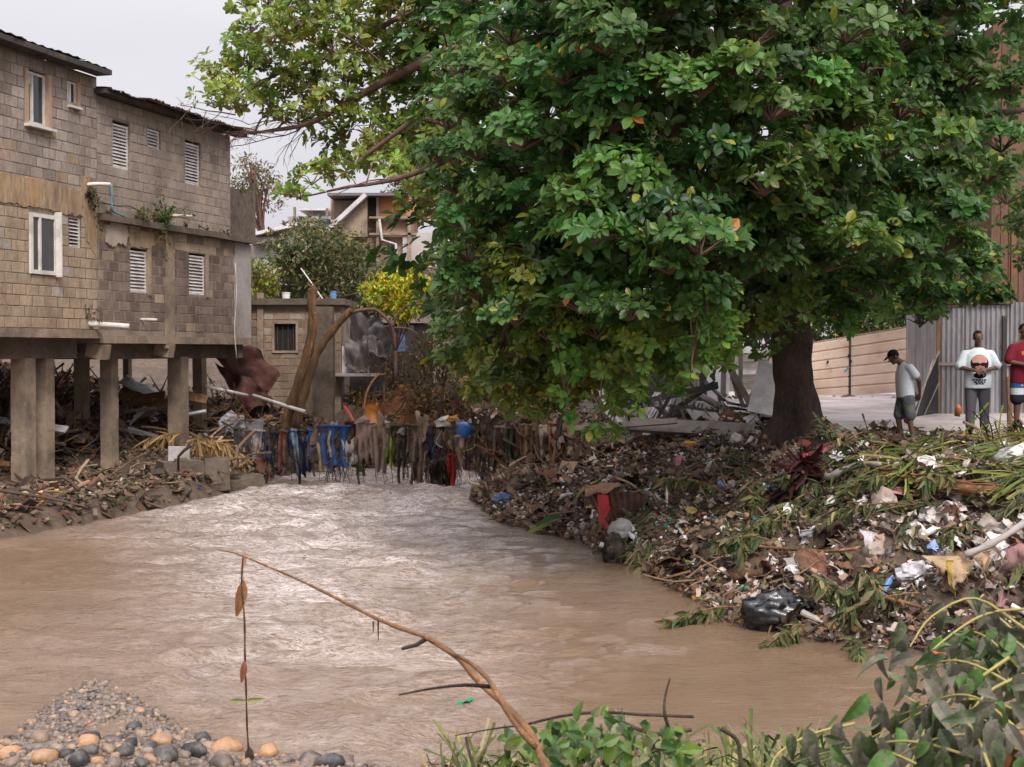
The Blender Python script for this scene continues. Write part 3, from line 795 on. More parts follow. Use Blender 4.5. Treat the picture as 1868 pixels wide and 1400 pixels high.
pipe_part(h2, 'cable', [pz(430, 480, -.06), pz(432, 540, -.07), pz(428, 600, -.06), pz(432, 655, -.1)], .012, 'louvre')

# ------------------------------------------------------------------ leaf tools
def leaf_template(n=4, w=.5, fold=.16, droop=.12, obov=True, cols=1):
    """unit-length leaf along +y, folded on its midrib"""
    t = np.linspace(0, 1, n + 1)
    prof = (np.sin(np.pi * np.clip(t, 0, 1) ** (1.45 if obov else .75)) ** .75) * w * .5
    prof[0] = .015; prof[-1] = max(prof[-1], .03 if not obov else .10 * w)
    V = []
    for k in range(n + 1):
        z = -droop * t[k] ** 2
        V += [[-prof[k], t[k], z + fold * prof[k] * 2], [0, t[k], z], [prof[k], t[k], z + fold * prof[k] * 2]]
    F = []
    for k in range(n):
        a = k * 3
        F += [[a, a + 1, a + 4, a + 3], [a + 1, a + 2, a + 5, a + 4]]
    return np.array(V), [np.array(F)]
LEAF_A = [leaf_template(4, .55, .16, .18), leaf_template(4, .50, .3, .05), leaf_template(4, .6, .08, .28)]
LEAF_S = leaf_template(2, .5, .2, .1, obov=False)
LEAF_L = leaf_template(3, .2, .15, .35, obov=False)

def leaf_colours(n, base, var=.25, hue=.15, r=rng):
    c = np.asarray(base)[None] * np.exp(r.normal(0, var, (n, 1)))
    return np.clip(c * (1 + r.normal(0, hue, (n, 3)) * np.array([1, .4, .6])), .004, .8)

def clump_leaves(centres, radii, per, size, base, tmpl=None, seed=0, shell=.55, up=.25, flat=1.0, var=.3, hue=.18, colours=None):
    """many small leaves spread through clumps; returns V,F,T"""
    r = np.random.default_rng(seed); tmpl = tmpl or LEAF_S
    C = np.asarray(centres, float); n = len(C) * per
    d = r.normal(size=(n, 3)); d /= np.linalg.norm(d, axis=1, keepdims=True)
    rad = (shell + (1 - shell) * r.random(n)) ; cc = np.repeat(C, per, 0); rr = np.repeat(np.asarray(radii, float), per, 0)
    if rr.ndim == 1: rr = rr[:, None] * np.ones(3)
    pos = cc + d * rad[:, None] * rr
    dirv = d * .8 + r.normal(size=(n, 3)) * .6 + np.array([0, 0, -.25])
    upv = d * .6 + np.array([0, 0, 1.0]) * flat + r.normal(size=(n, 3)) * .45
    rot = frames(dirv, upv)
    cl = np.repeat(leaf_colours(len(C), base, .18, .12, r), per, 0)
    t = np.clip(cl * np.exp(r.normal(0, var, (n, 1))) * (1 + r.normal(0, hue, (n, 3)) * np.array([1, .4, .5])), .004, .8)
    if colours is not None:
        k = r.random(n) < colours[1]; t[k] = leaf_colours(int(k.sum()), colours[0], .25, .15, r)
    return scatter_vf(tmpl[0], tmpl[1], pos, rot, size * r.uniform(.65, 1.3, n), t)

def simple_tree(name, label, cat, base, trunk_pts, trunk_r, centres, radii, per, size, col, seed, mat='leaf_far', group=None, tmpl=None, bark='bark_limb', crown='crown', **kw):
    t = thing(name, label, cat, base, group=group)
    b = np.asarray(base, float)
    mb = MB(); tp = np.asarray(trunk_pts, float)
    mb.tube(smooth_path(tp - b, 4), np.linspace(trunk_r, trunk_r * .45, (len(tp) - 1) * 4 + 1), 8)
    r = random.Random(seed); C = np.asarray(centres, float)
    for k in range(0, len(C), max(1, len(C) // 14)):
        s = tp[min(len(tp) - 1, 1 + r.randrange(max(1, len(tp) - 1)))]
        mid = (s + C[k]) / 2 + np.array([r.gauss(0, .1), r.gauss(0, .1), .1])
        mb.tube(smooth_path([s - b, mid - b, C[k] - b], 3), np.linspace(trunk_r * .4, trunk_r * .1, 7), 5)
    mb.build('trunk', M[bark], t, smooth=True)
    V, F, T = clump_leaves(C - b, radii, per, size, col, seed=seed, tmpl=tmpl, **kw)
    link(crown, np_mesh(crown, V, F, M[mat], T), t)
    return t

# weeds on the houses
def tuft(name, label, cat, base, n, size, spread, col, seed, mat='leaf_far', stems=True, group=None, tmpl=None, hang=0.0, colours=None, up=1.0):
    r = np.random.default_rng(seed); base = np.asarray(base, float)
    t = thing(name, label, cat, base, group=group)
    mb = MB(); pos = []; 
    ns = max(4, n // 14)
    for k in range(ns):
        d = r.normal(size=3) * spread * np.array([1, .5, .5]); d[2] = abs(d[2]) * up + spread * .3 * up - hang * r.random() * spread * 2
        path = smooth_path([[0, 0, 0], d * .5 + [0, 0, .1 * spread], d], 3)
        mb.tube(path, np.linspace(.008, .003, len(path)), 4, tint=(.8, .9, .5))
        for q_ in range(n // ns): pos.append(path[r.integers(1, len(path))] + r.normal(size=3) * spread * .12)
    mb.build('stem', M['bark_limb'], t)
    pos = np.array(pos); m = len(pos)
    rot = frames(r.normal(size=(m, 3)) + pos / spread * .8 + [0, 0, -.2], r.normal(size=(m, 3)) * .5 + [0, -.3, 1])
    c = leaf_colours(m, col, .3, .2, r)
    if colours is not None:
        k = r.random(m) < colours[1]; c[k] = leaf_colours(int(k.sum()), colours[0], .25, .15, r)
    tm = tmpl or LEAF_S
    V, F, T = scatter_vf(tm[0], tm[1], pos, rot, size * r.uniform(.6, 1.3, m), c)
    link('leaves', np_mesh('leaves', V, F, M[mat], T), t)
    return t
w = hw(*pz(300, 392, -.12)); tuft('weed', 'tall green weed growing on the ledge beside the white pipe', 'plant', (w[0], w[1], ZL + .05), 260, .10, .36, (.05, .10, .022), 3, up=1.15)
w = hw(*pz(265, 392, -.12)); tuft('weed', 'short reddish green weed on the ledge left of the tall weed', 'plant', (w[0], w[1], ZL + .05), 150, .08, .26, (.09, .095, .025), 4, colours=((.28, .12, .03), .15))
w = hw(*pz(165, 350, -.05)); tuft('weed', 'dark fern clump hanging at the white pipe between the two houses', 'plant', w, 260, .09, .26, (.03, .05, .02), 5, hang=1.6, colours=((.08, .05, .03), .4), up=.5)
w = hw(*pz(160, 580, -.02)); tuft('weed', 'small dark weed above the long white drain pipe', 'plant', w, 90, .06, .16, (.035, .045, .02), 6, hang=.8, colours=((.08, .05, .03), .4))
w = hw(*pz(300, 420, -.16)); tuft('weed', 'trailing yellowish roots hanging below the ledge', 'plant', w, 140, .07, .22, (.12, .09, .03), 7, hang=1.8, up=.1)
w = hw(*pz(434, 350, .1)); tuft('weed', 'tiny green weed on top of the terrace parapet', 'plant', w, 60, .07, .13, (.06, .10, .025), 8)
for k, (x, y) in enumerate(((205, 392), (340, 412), (380, 418), (415, 422))):
    w = hw(*pz(x, y, -.14)); tuft('moss_tuft', ('scrubby moss tuft on the ledge under the blue pipe', 'moss tuft on the ledge right of the tall weed', 'moss tuft on the ledge below the third upper window', 'moss tuft at the parapet end of the ledge')[k], 'plant', (w[0], w[1], ZL + .06), 60, .05, .13, (.055, .06, .02), 20 + k, group='moss tufts along the ledge', colours=((.10, .07, .03), .4))
# ------------------------------------------------------------------ behind the river: small block house, far houses, trees
Ys = 37.0
def wv(px, py, Y): return P(px, py, Y)
L0 = P(457, 552, Ys); L1 = P(622, 560, Ys)
sh = thing('small_block_house', 'low brown block house with one dark window behind the broken tree', 'house', (L0[0], Ys, 0))
def sx(px): return (px - CX) / FOC * Ys - L0[0]
def sz(py): return P(934, py, Ys)[2]
opsS = [(sx(501), sx(540), sz(640), sz(591))]
wl_ = MB(); wall_core(wl_, 0, sx(622), .8, sz(556), opsS, .014, .16); wl_.box((sx(622) / 2, 2.6, 2.5), (sx(622), .1, 3.4)); wl_.box((.06, 1.3, 2.5), (.12, 2.2, 3.4)); wl_.box((sx(622) - .06, 1.3, 2.5), (.12, 2.2, 3.4))
wS = wl_.build('wall', M['mortar_light'], sh)
place_blocks(wS, blocks_of(0, sx(622), .8, sz(572), opsS, seed=9), lambda u, z, r: 'block_mud' if r.random() < .88 else 'block_plain', xf=lambda u, z: np.array([u + L0[0], Ys, z]))
MB().box((sx(622) / 2, 1.25, sz(551)), (sx(622) + .25, 2.9, .16)).build('roof', M['concrete_dark'], sh)
o = opsS[0]
wf = MB(); wf.box(((o[0] + o[1]) / 2, .12, (o[2] + o[3]) / 2), (o[1] - o[0], .02, o[3] - o[2])); win = wf.build('window', M['dark'], sh)
for k in range(4): MB().box((o[0] + (o[1] - o[0]) * (k + .5) / 4, .05, (o[2] + o[3]) / 2), (.018, .018, o[3] - o[2])).build('bar', M['roof_board'], win)
for (c, s) in (((o[0] - .03, -.01, (o[2] + o[3]) / 2), (.06, .06, o[3] - o[2] + .12)), ((o[1] + .03, -.01, (o[2] + o[3]) / 2), (.06, .06, o[3] - o[2] + .12)), (((o[0] + o[1]) / 2, -.01, o[2] - .03), (o[1] - o[0], .058, .06)), (((o[0] + o[1]) / 2, -.01, o[3] + .03), (o[1] - o[0], .058, .06))):
    MB().box(c, s).build('frame', M['concrete'], win)
MB().box((sx(476), -.03, sz(640)), (.16, .10, 3)).build('pier', M['concrete'], sh)

# things on its roof
def bucket(name, label, p, r, h, tint):
    mb = MB(); mb.tube([[0, 0, 0], [0, 0, h * .5], [0, 0, h]], [r * .85, r * .93, r], 14, tint=tint); mb.tube([[0, 0, h * .9], [0, 0, h * .98]], [r * 1.08, r * 1.08], 14, tint=tint)
    return tag(mb.build(name, M['plastic'], smooth=False, loc=p), label, 'bucket')
bucket('bucket', 'small white bucket standing on the roof of the low block house', (P(522, 545, 37.6)[0], 37.6, sz(551) + .08), .11, .19, (.75, .73, .72))
bucket('bucket', 'blue and white canister on the roof edge beside the broken tree', (P(608, 545, 37.4)[0], 37.4, sz(551) + .08), .09, .2, (.10, .28, .62))
tag(MB().tube(smooth_path([P(549, 490, 36.6), P(567, 515, 36.5), P(588, 545, 36.4)], 3), .018, 6).build('pole', M['galv_pale']), 'thin pale pole leaning diagonally on the low block house roof', 'pole')

# grey gate post / concrete pillar
cp = P(590, 560, 35.2); zb = hz(cp[0], 35.2)
mb = MB()
for k in range(8): mb.box((0, 0, (cp[2] - zb + .3) * (k + .5) / 8), (.50 + random.gauss(0, .012), .42, (cp[2] - zb + .3) / 8))
tag(mb.build('concrete_pillar', M['concrete_dark'], loc=(cp[0], 35.2, zb - .3)), 'mossy concrete pillar standing behind the leaning broken trunk', 'pillar')

# broken, split tree
Yb = 34.0
bt = thing('broken_tree', 'broken leaning tree with split orange wood and a bent over top', 'tree', (P(525, 790, Yb)[0], Yb, hz(P(525, 790, Yb)[0], Yb)))
bl_ = np.array(bt.location)
def pth(lst, Y=Yb): return np.array([P(x, y, Y + (dz[0] if dz else 0)) for (x, y, *dz) in lst]) - bl_
mb = MB(); p = smooth_path(pth([(514, 800), (530, 745), (548, 690), (562, 640), (570, 590), (567, 545), (570, 527)]), 4); mb.tube(p, np.linspace(.15, .085, len(p)) * (1 + .1 * np.sin(np.arange(len(p)) * 1.7)), 9); 
mb.build('trunk', M['bark_raw'], bt, smooth=True); p_trunk = p
mb = MB(); p = smooth_path(pth([(538, 780, -.2), (556, 715, -.2), (576, 650, -.2), (600, 612, -.2), (632, 574, -.2), (642, 566, -.2)]), 4); mb.tube(p, np.linspace(.115, .075, len(p)) * (1 + .12 * np.sin(np.arange(len(p)) * 2.1)), 9)
for k in range(7):
    a = p[-1] + np.array([random.uniform(-.05, .05), 0, random.uniform(-.05, .05)]); mb.tube([a - [0.12, 0, .1], a + [random.uniform(.02, .12), 0, random.uniform(.0, .2)]], [.03, .004], 4)
mb.build('limb', M['bark_raw'], bt, smooth=True)
mb = MB(); p = smooth_path(pth([(636, 572), (660, 566), (685, 566), (703, 580), (716, 598), (722, 640)]), 5); mb.tube(p, np.linspace(.05, .03, len(p)), 7)
p = smooth_path(pth([(716, 598), (725, 575), (745, 557), (775, 556)]), 4); mb.tube(p, np.linspace(.035, .02, len(p)), 6)
p = smooth_path(pth([(716, 598), (745, 600), (765, 612)]), 4); mb.tube(p, np.linspace(.03, .015, len(p)), 6)
mb.build('limb', M['bark_limb'], bt, smooth=True)
q_ = p_trunk + np.array([.07, -.07, 0]); mb = MB(); mb.tube(q_[4:] + .02 * fbm(q_[4:] * 3, 8, 2)[:, None], np.linspace(.03, .07, len(q_) - 4), 6); mb.build('split_face', M['bark_orange'], bt, smooth=True)
mb = MB()
for k in range(9):
    x = 570 + random.uniform(-6, 6); a = P(x, 545, Yb) - bl_; mb.tube([a, a + [random.uniform(-.06, .06), 0, random.uniform(.15, .42)]], [.05, .006], 4)
mb.build('splinter', M['bark_orange'], bt)

# maroon hanging sheet under the end of the second house
def sheet_quad(name, label, cat, corners, nu, nv, mat, seed, amp=.05, waves=0, thick=.006, tint=(1, 1, 1), fray=0, wdir=0):
    """sheet spanned by 4 world corners (a,b,c,d), crumpled; waves = corrugations along u"""
    a, b, c, d = [np.asarray(q_, float) for q_ in corners]
    u = np.linspace(0, 1, nu)[:, None, None]; v = np.linspace(0, 1, nv)[None, :, None]
    A = (a * (1 - u) + b * u) * (1 - v) + (d * (1 - u) + c * u) * v
    nrm = np.cross(b - a, d - a); nrm /= np.linalg.norm(nrm)
    A = A + nrm * (amp * fbm(A * 1.7, seed, 3) + min(amp, .1) * .35 * fbm(A * 7, seed + 1, 2))[..., None]
    if waves: A = A + nrm * .018 * np.sin((v if wdir else u) * waves * 2 * np.pi)
    if fray:
        fr_ = fbm(np.stack([np.linspace(0, 4, nu), np.full(nu, seed * 1.3), np.zeros(nu)], -1), seed, 3)[:, None]; A += (np.linspace(0, 1, nv) ** 2)[None, :, None] * (fray * 2.2 * fr_)[:, None] * ((d - a) / np.linalg.norm(d - a)); A += (b - a) / np.linalg.norm(b - a) * (fray * fbm(A * 6, seed + 3, 3))[..., None]
    ctr = A.reshape(-1, 3).mean(0)
    o = MB().grid(A - ctr, tint=tint, thick=thick).build(name, M[mat] if isinstance(mat, str) else mat, loc=ctr, smooth=not waves)
    return tag(o, label, cat)
M['maroon'] = pmat('maroon_sheet', (.085, .034, .027), .8, .4, 3, .7, 20, .2, (.04, .018, .016), .5, 2)
sheet_quad('metal_sheet', 'dark maroon rusted sheet slanting under the end of the long house', 'metal sheet', (P(385, 650, 35.6), P(452, 632, 36.2), P(508, 690, 36.0), P(480, 730, 35.6)), 20, 16, 'maroon', 3, .3)
sheet_quad('metal_sheet', 'second maroon sheet hanging lower behind the white pipe', 'metal sheet', (P(392, 664, 35.5), P(456, 690, 35.5), P(500, 728, 35.3), P(450, 752, 35.2)), 18, 14, 'maroon', 5, .5)
tag(MB().tube([P(462, 722, 34.6), P(555, 751, 33.6)], .045, 9).build('long_pipe', M['white'], smooth=True), 'long white pipe sloping down behind the broken trunk', 'pipe')
tag(MB().tube([P(375, 705, 34.2), P(452, 722, 34.8)], .04, 9).build('long_pipe', M['galv_pale'], smooth=True), 'grey white pipe lying under the end of the long house', 'pipe')

# ruined lean-to in the middle: torn tarpaulins, white appliance panel, wall remains
M['tarp'] = pmat('grey_tarpaulin', (.17, .145, .15), .7, .3, 3, .5, 10, .25, (.09, .075, .07), .5, 2)
sheet_quad('tarpaulin', 'grey torn tarpaulin sagging off the ruined lean-to', 'tarpaulin', (P(640, 575, 37.6), P(700, 585, 37.2), P(690, 655, 36.4), P(622, 650, 36.6)), 30, 26, 'tarp', 12, .75, thick=.01)
sheet_quad('tarpaulin', 'smaller grey tarpaulin fold hanging right of the torn one', 'tarpaulin', (P(676, 580, 37.4), P(720, 610, 37.2), P(700, 660, 36.6), P(668, 640, 36.8)), 22, 20, 'tarp', 14, .7, thick=.01)
ap = thing('washing_machine', 'battered white appliance with a round port standing in the ruin', 'appliance', (P(647, 680, 37.2)[0], 37.2, P(647, 682, 37.2)[2]))
MB().box((0, .25, .36), (.66, .5, .72)).build('body', M['galv_pale'], ap); MB().tube([[.02, -.02, .38], [.02, .0, .38]], [.13, .13], 16).build('door', M['tarp'], ap); MB().box((.31, -.012, .36), (.04, .02, .70)).build('trim', M['white'], ap)
slab = MB(); slab.box((0, 0, 0), (1.3, .7, .07)); tag(slab.build('broken_slab', M['concrete_pale'], loc=P(655, 684, 36.8)), 'pale broken slab lying under the white appliance', 'slab')
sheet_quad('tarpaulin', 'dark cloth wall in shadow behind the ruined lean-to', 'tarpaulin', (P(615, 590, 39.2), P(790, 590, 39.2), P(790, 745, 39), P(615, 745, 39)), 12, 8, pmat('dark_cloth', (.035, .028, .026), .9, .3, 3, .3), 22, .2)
sheet_quad('curtain', 'faded blue cloth hanging in the dark of the ruin', 'cloth', (P(720, 605, 38.2), P(738, 606, 38.2), P(742, 640, 38.1), P(722, 642, 38.1)), 8, 8, 'cloth', 24, .15, tint=(.06, .12, .24))
# earth and debris heap, retaining wall
def heap(name, label, cat, c, rx_, ry_, h, mat, seed, kind=None, tint=(1, 1, 1)):
    a = np.linspace(0, 2 * np.pi, 29)[:-1]; rr = np.linspace(0, 1, 9)
    A, Rr = np.meshgrid(a, rr, indexing='ij')
    X = np.cos(A) * Rr * rx_; Y = np.sin(A) * Rr * ry_
    Z = h * (1 - Rr ** 2) ; q_ = np.stack([X + c[0], Y + c[1], Z], -1)
    Z = Z + (1 - Rr) * h * .55 * fbm(q_ * 1.6, seed, 4) - .25 * Rr
    S = np.stack([X, Y, Z], -1); S = np.concatenate([S, S[:1]], 0)
    o = MB().grid(S, tint=tint).build(name, M[mat], loc=c, smooth=False)
    return tag(o, label, cat, kind=kind)
g = P(740, 760, 37.5); heap('earth_heap', 'orange brown heap of washed up earth and roots behind the clothes', 'heap', (g[0], 37.6, hz(g[0], 37.6) - .05), 1.3, .9, .95, 'soil_orange', 5)
g = P(640, 770, 36.5); heap('earth_heap', 'grey rubble heap below the white appliance', 'heap', (g[0], 36.8, hz(g[0], 36.8) - .05), 1.0, .8, .95, 'mud', 8)
rwx0, rwx1 = P(770, 700, 39)[0], P(905, 700, 39)[0]
rw = thing('mud_wall', 'mud stained low wall behind the hanging branches right of the earth heap', 'wall', ((rwx0 + rwx1) / 2, 39.2, 1.0))
mb = MB(); n = 7
for k in range(n): mb.box(((k + .5 - n / 2) * (rwx1 - rwx0) / n, random.uniform(-.03, .03), .55), ((rwx1 - rwx0) / n, .35, 1.15 + random.uniform(-.12, .15)), rz(random.gauss(0, .02)))
mb.build('wall', M['concrete_dark'], rw)
sheet_quad('shovel_pan', 'bright orange curved plastic sheet lying on the earth heap', 'plastic sheet', (P(662, 738, 36.2), P(690, 736, 36.1), P(696, 772, 35.8), P(664, 774, 35.9)), 10, 8, 'plastic', 31, .2, tint=(.48, .17, .03))
tag(MB().tube(smooth_path([P(664, 765, 35.7), P(668, 720, 36), P(686, 688, 36.3), P(704, 684, 36.5)], 4), .03, 6).build('bent_stick', M['bark_orange']), 'bent orange stick poking up from the earth heap', 'stick')
tag(MB().tube(smooth_path([P(628, 742, 36), P(640, 760, 35.6), P(652, 785, 35)], 4), .04, 6, tint=(1, 1, 1)).build('striped_pole', pmat('red_paint', (.4, .06, .05), .6)), 'short red pole end sticking out above the hanging jeans', 'pole')

# ---- far houses on the slope
Yf = 55.0
def fx(px, Y=Yf): return (px - CX) / FOC * Y
def fzz(py, Y=Yf): return P(934, py, Y)[2]
fh = thing('hill_house', 'brick house on the slope with a pale diagonal stair wall and orange upper room', 'house', (fx(690), Yf, 0))
x0 = fx(690)
def fpart(name, mat, px0, px1, py0, py1, Y, d, parent=None):
    s = Y / 1.0
    a, b = (px0 - CX) / FOC * Y - x0, (px1 - CX) / FOC * Y - x0; t, bt_ = P(934, py0, Y)[2], P(934, py1, Y)[2]
    return MB().box(((a + b) / 2, Y - Yf + d / 2, (t + bt_) / 2), (b - a, d, t - bt_)).build(name, M[mat], parent or fh)
M['brick_far'] = pmat('far_block', (.34, .22, .165), .9, .25, 2, .3, 8, .1, (.20, .135, .10), .5, 1.0, .25)
M['orange_wall'] = pmat('orange_wall', (.42, .20, .09), .85, .2, 2, .2, 8, .1, (.35, .14, .05), .5, 1.0)
M['pale_wall'] = pmat('pale_wall', (.42, .38, .36), .9, .2, 2, .2, 8, .1, (.28, .24, .22), .5, 1.0)
bw = fpart('wall', 'mortar_light', 610, 692, 366, 520, 55.02, 4)
fpart('wall', 'brick_far', 690, 745, 366, 520, 54.6, 4)
lw = fpart('wall', 'pale_wall', 735, 800, 425, 520, 54.3, 4)
for r_ in range(16):
    for c_ in range(10):
        if random.random() < .04: continue
        px = 604 + c_ * 9.4 + (4.7 if r_ % 2 else 0); py = 374 + r_ * 9.2
        if px > 690 or px < 606 or (py < 430 and px < 606 + (430 - py) * 1.05): continue
        o_ = link('block', unit_for('brick_far', 'far_wall_block'), bw)
        o_.name = 'block'
        a = P(px, py, 55.0); o_.location = (a[0] - x0, -.02, a[2]); o_.scale = (.185, .08, .18)
# stair wall: sloped coping
mb = MB(); a, b = P(586, 432, 54.0), P(668, 356, 54.0); d = b - a; ln = np.linalg.norm(d)
mb.box((a + b) / 2 - np.array([x0, Yf, 0]), (ln, .5, .16), ry(-math.atan2(d[2], d[0]))); mb.build('stair_coping', M['galv_pale'], fh)
mbb = MB(); pa, pb, pc = P(600, 432, 54.2), P(670, 362, 54.2), P(670, 432, 54.2)
V = np.array([pa, pb, pc, pa + [0, .4, 0], pb + [0, .4, 0], pc + [0, .4, 0]]) - np.array([x0, Yf, 0])
mbb.add(V, [np.array([[0, 2, 1], [3, 4, 5]]), np.array([[0, 1, 4, 3], [1, 2, 5, 4], [2, 0, 3, 5]])]); mbb.build('stair_wall', M['concrete'], fh)
fpart('roof', 'roof_metal', 598, 745, 352, 357, 53.8, 4.5)
fpart('wall', 'brick_far', 604, 672, 357, 400, 55.6, .2)
ow = fpart('upper_room', 'orange_wall', 692, 762, 360, 395, 54.5, 1)
fpart('window', 'dark', 674, 686, 362, 392, 54.45, .1)
fpart('column', 'concrete', 687, 692, 358, 490, 54.3, .2); fpart('column', 'concrete', 744, 750, 388, 490, 54.2, .2)
fpart('floor_band', 'concrete', 674, 760, 395, 399, 54.2, .3); fpart('floor_band', 'concrete', 674, 760, 425, 429, 54.2, .3)
fpart('window', 'dark', 714, 721, 445, 480, 54.2, .1)
mb = MB(); mb.tube(np.array([P(692, 400, 54), P(697, 438, 54), P(722, 446, 54), P(725, 490, 54)]) - np.array([x0, Yf, 0]), .05, 6); mb.build('drain_pipe', M['galv_pale'], fh)
fpart('fence_rail', 'rust_orange', 745, 795, 392, 398, 54.4, .2)
h_ = thing('low_house', 'low pale roofed house peeping out left of the round bush', 'house', (fx(500, 50), 50, 4))
def lp(name, mat, px0, px1, py0, py1, Y, d, rot=None):
    a, b = P(px0, py0, Y), P(px1, py1, Y)
    return MB().box(((a[0] + b[0]) / 2 - fx(500, 50), Y - 50 + d / 2, (a[2] + b[2]) / 2 - 4), (b[0] - a[0], d, a[2] - b[2]), rot).build(name, M[mat], h_)
lp('wall', 'pale_wall', 462, 560, 432, 520, 50, 4); lp('roof', 'galv_pale', 460, 545, 415, 421, 49.6, 4, ry(-.22)); lp('roof_edge', 'roof_metal', 458, 520, 436, 442, 49.5, .4, ry(-.18))
h3 = thing('roof_terrace', 'pale flat roofed house far behind with a blue water tank', 'house', (fx(575, 60), 60, 5))
def l3(name, mat, px0, px1, py0, py1, Y, d):
    a, b = P(px0, py0, Y), P(px1, py1, Y)
    return MB().box(((a[0] + b[0]) / 2 - fx(575, 60), Y - 60 + d / 2, (a[2] + b[2]) / 2 - 5), (b[0] - a[0], d, a[2] - b[2])).build(name, M[mat], h3)
l3('wall', 'pale_wall', 525, 640, 395, 520, 60, 4); l3('roof', 'galv_pale', 545, 600, 380, 384, 59.8, 3); l3('post', 'concrete', 535, 539, 378, 420, 59.5, .2); l3('post', 'concrete', 594, 598, 380, 400, 59.5, .2)
mb = MB(); c = P(590, 410, 56.5); mb.tube([c - [0, 0, .22], c, c + [0, 0, .2], c + [0, 0, .28]], [.3, .31, .28, .12], 14, tint=(.035, .08, .16)); tag(mb.build('water_tank', M['plastic'], smooth=False), 'dark blue water tank on the far roof left of the stair wall', 'water tank')

# ---- vegetation behind
def blob_centres(c, r, n, seed, lo=.25):
    g_ = np.random.default_rng(seed); d = g_.normal(size=(n, 3)); d /= np.linalg.norm(d, axis=1, keepdims=True)
    return np.asarray(c) + d * (lo + (1 - lo) * g_.random((n, 1)) ** .5) * np.asarray(r)
def dome(pxs, Y, dy, n, seed):
    """clump centres filling an outline (columns/rows) with depth dy"""
    g_ = np.random.default_rng(seed); poly = np.array(pxs, float); out = []
    lo, hi = poly.min(0), poly.max(0)
    while len(out) < n:
        p = lo + (hi - lo) * g_.random(2); c = False
        for i in range(len(poly)):
            a, b = poly[i], poly[i - 1]
            if (a[1] > p[1]) != (b[1] > p[1]) and p[0] < (b[0] - a[0]) * (p[1] - a[1]) / (b[1] - a[1]) + a[0]: c = not c
        if c: out.append(P(p[0], p[1], Y + g_.uniform(-dy, dy)))
    return np.array(out)
gy_ = lambda px, Y: (P(px, 600, Y)[0], Y, hz(P(px, 600, Y)[0], Y))
b = gy_(570, 45); simple_tree('bush_tree', 'round dark olive mango tree behind the low block house', 'tree', b, [b, P(570, 560, 45), P(572, 500, 45)], .18,
    dome([(462, 560), (462, 470), (500, 425), (550, 405), (605, 410), (650, 445), (685, 490), (690, 560)], 45, 1.8, 110, 5), np.tile([[.42, .42, .32]], (110, 1)), 75, .16, (.085, .10, .035), 5, colours=((.15, .13, .05), .25))
b = gy_(665, 46); simple_tree('bush_tree', 'brownish scrubby bush right of the round mango tree', 'tree', b, [b, P(665, 560, 46), P(668, 520, 46)], .12,
    dome([(620, 570), (640, 500), (690, 480), (730, 500), (770, 490), (790, 570)], 46, 1.2, 50, 6), np.tile([[.4, .4, .3]], (50, 1)), 70, .14, (.06, .058, .03), 6, colours=((.14, .09, .05), .25))
b = gy_(470, 42); simple_tree('bush_tree', 'small yellow green shrub beside the end of the long house', 'shrub', b, [b, P(470, 540, 42), P(466, 500, 42)], .06,
    dome([(455, 545), (457, 480), (480, 470), (500, 500), (495, 548)], 42, .6, 16, 7), np.tile([[.3, .3, .25]], (16, 1)), 60, .12, (.16, .17, .025), 7)
b = gy_(478, 52); simple_tree('sparse_tree', 'thin brownish tree behind the end of the long house', 'tree', b, [b, P(478, 430, 52), P(466, 340, 52), P(458, 300, 52)], .16,
    dome([(424, 420), (425, 285), (450, 275), (490, 310), (520, 330), (515, 380), (480, 410)], 52, 1.2, 46, 8), np.tile([[.42, .42, .32]], (46, 1)), 32, .13, (.15, .105, .055), 8, colours=((.10, .12, .03), .3), shell=.2)
b = gy_(735, 36); simple_tree('yellow_tree', 'small bright yellow green tree leaning over the ruin', 'tree', b, [P(722, 690, 36), P(722, 640, 36), P(728, 590, 36), P(740, 550, 36)], .05,
    dome([(655, 545), (690, 500), (725, 488), (760, 485), (785, 500), (780, 560), (740, 590), (690, 560)], 36, .8, 42, 9), np.tile([[.26, .26, .16]], (42, 1)), 70, .14, (.50, .44, .03), 9, colours=((.26, .32, .03), .35), shell=.15)
b = gy_(760, 58); simple_tree('grey_tree', 'tall grey green tree behind the hill house, seen through the canopy', 'tree', b, [b, P(755, 420, 58), P(750, 300, 58), P(745, 220, 58)], .2,
    dome([(705, 350), (700, 260), (740, 200), (790, 190), (830, 260), (830, 380), (780, 420)], 58, 1.5, 70, 10), np.tile([[.55, .55, .4]], (70, 1)), 60, .17, (.085, .085, .055), 10, colours=((.16, .13, .10), .25), shell=.25)
# scrub hanging between the ruin and the big tree
b = gy_(820, 35); simple_tree('scrub', 'olive brown leafless scrub on the bank beside the mud wall', 'shrub', (b[0], 35.5, 1.2), [P(800, 760, 35.5), P(810, 700, 35.5), P(820, 650, 35.5)], .04,
    dome([(760, 740), (770, 610), (820, 580), (900, 600), (900, 740)], 36, 1.3, 70, 11), np.tile([[.3, .3, .3]], (70, 1)), 45, .12, (.085, .075, .03), 11, colours=((.22, .10, .04), .25), shell=.2, crown='foliage')
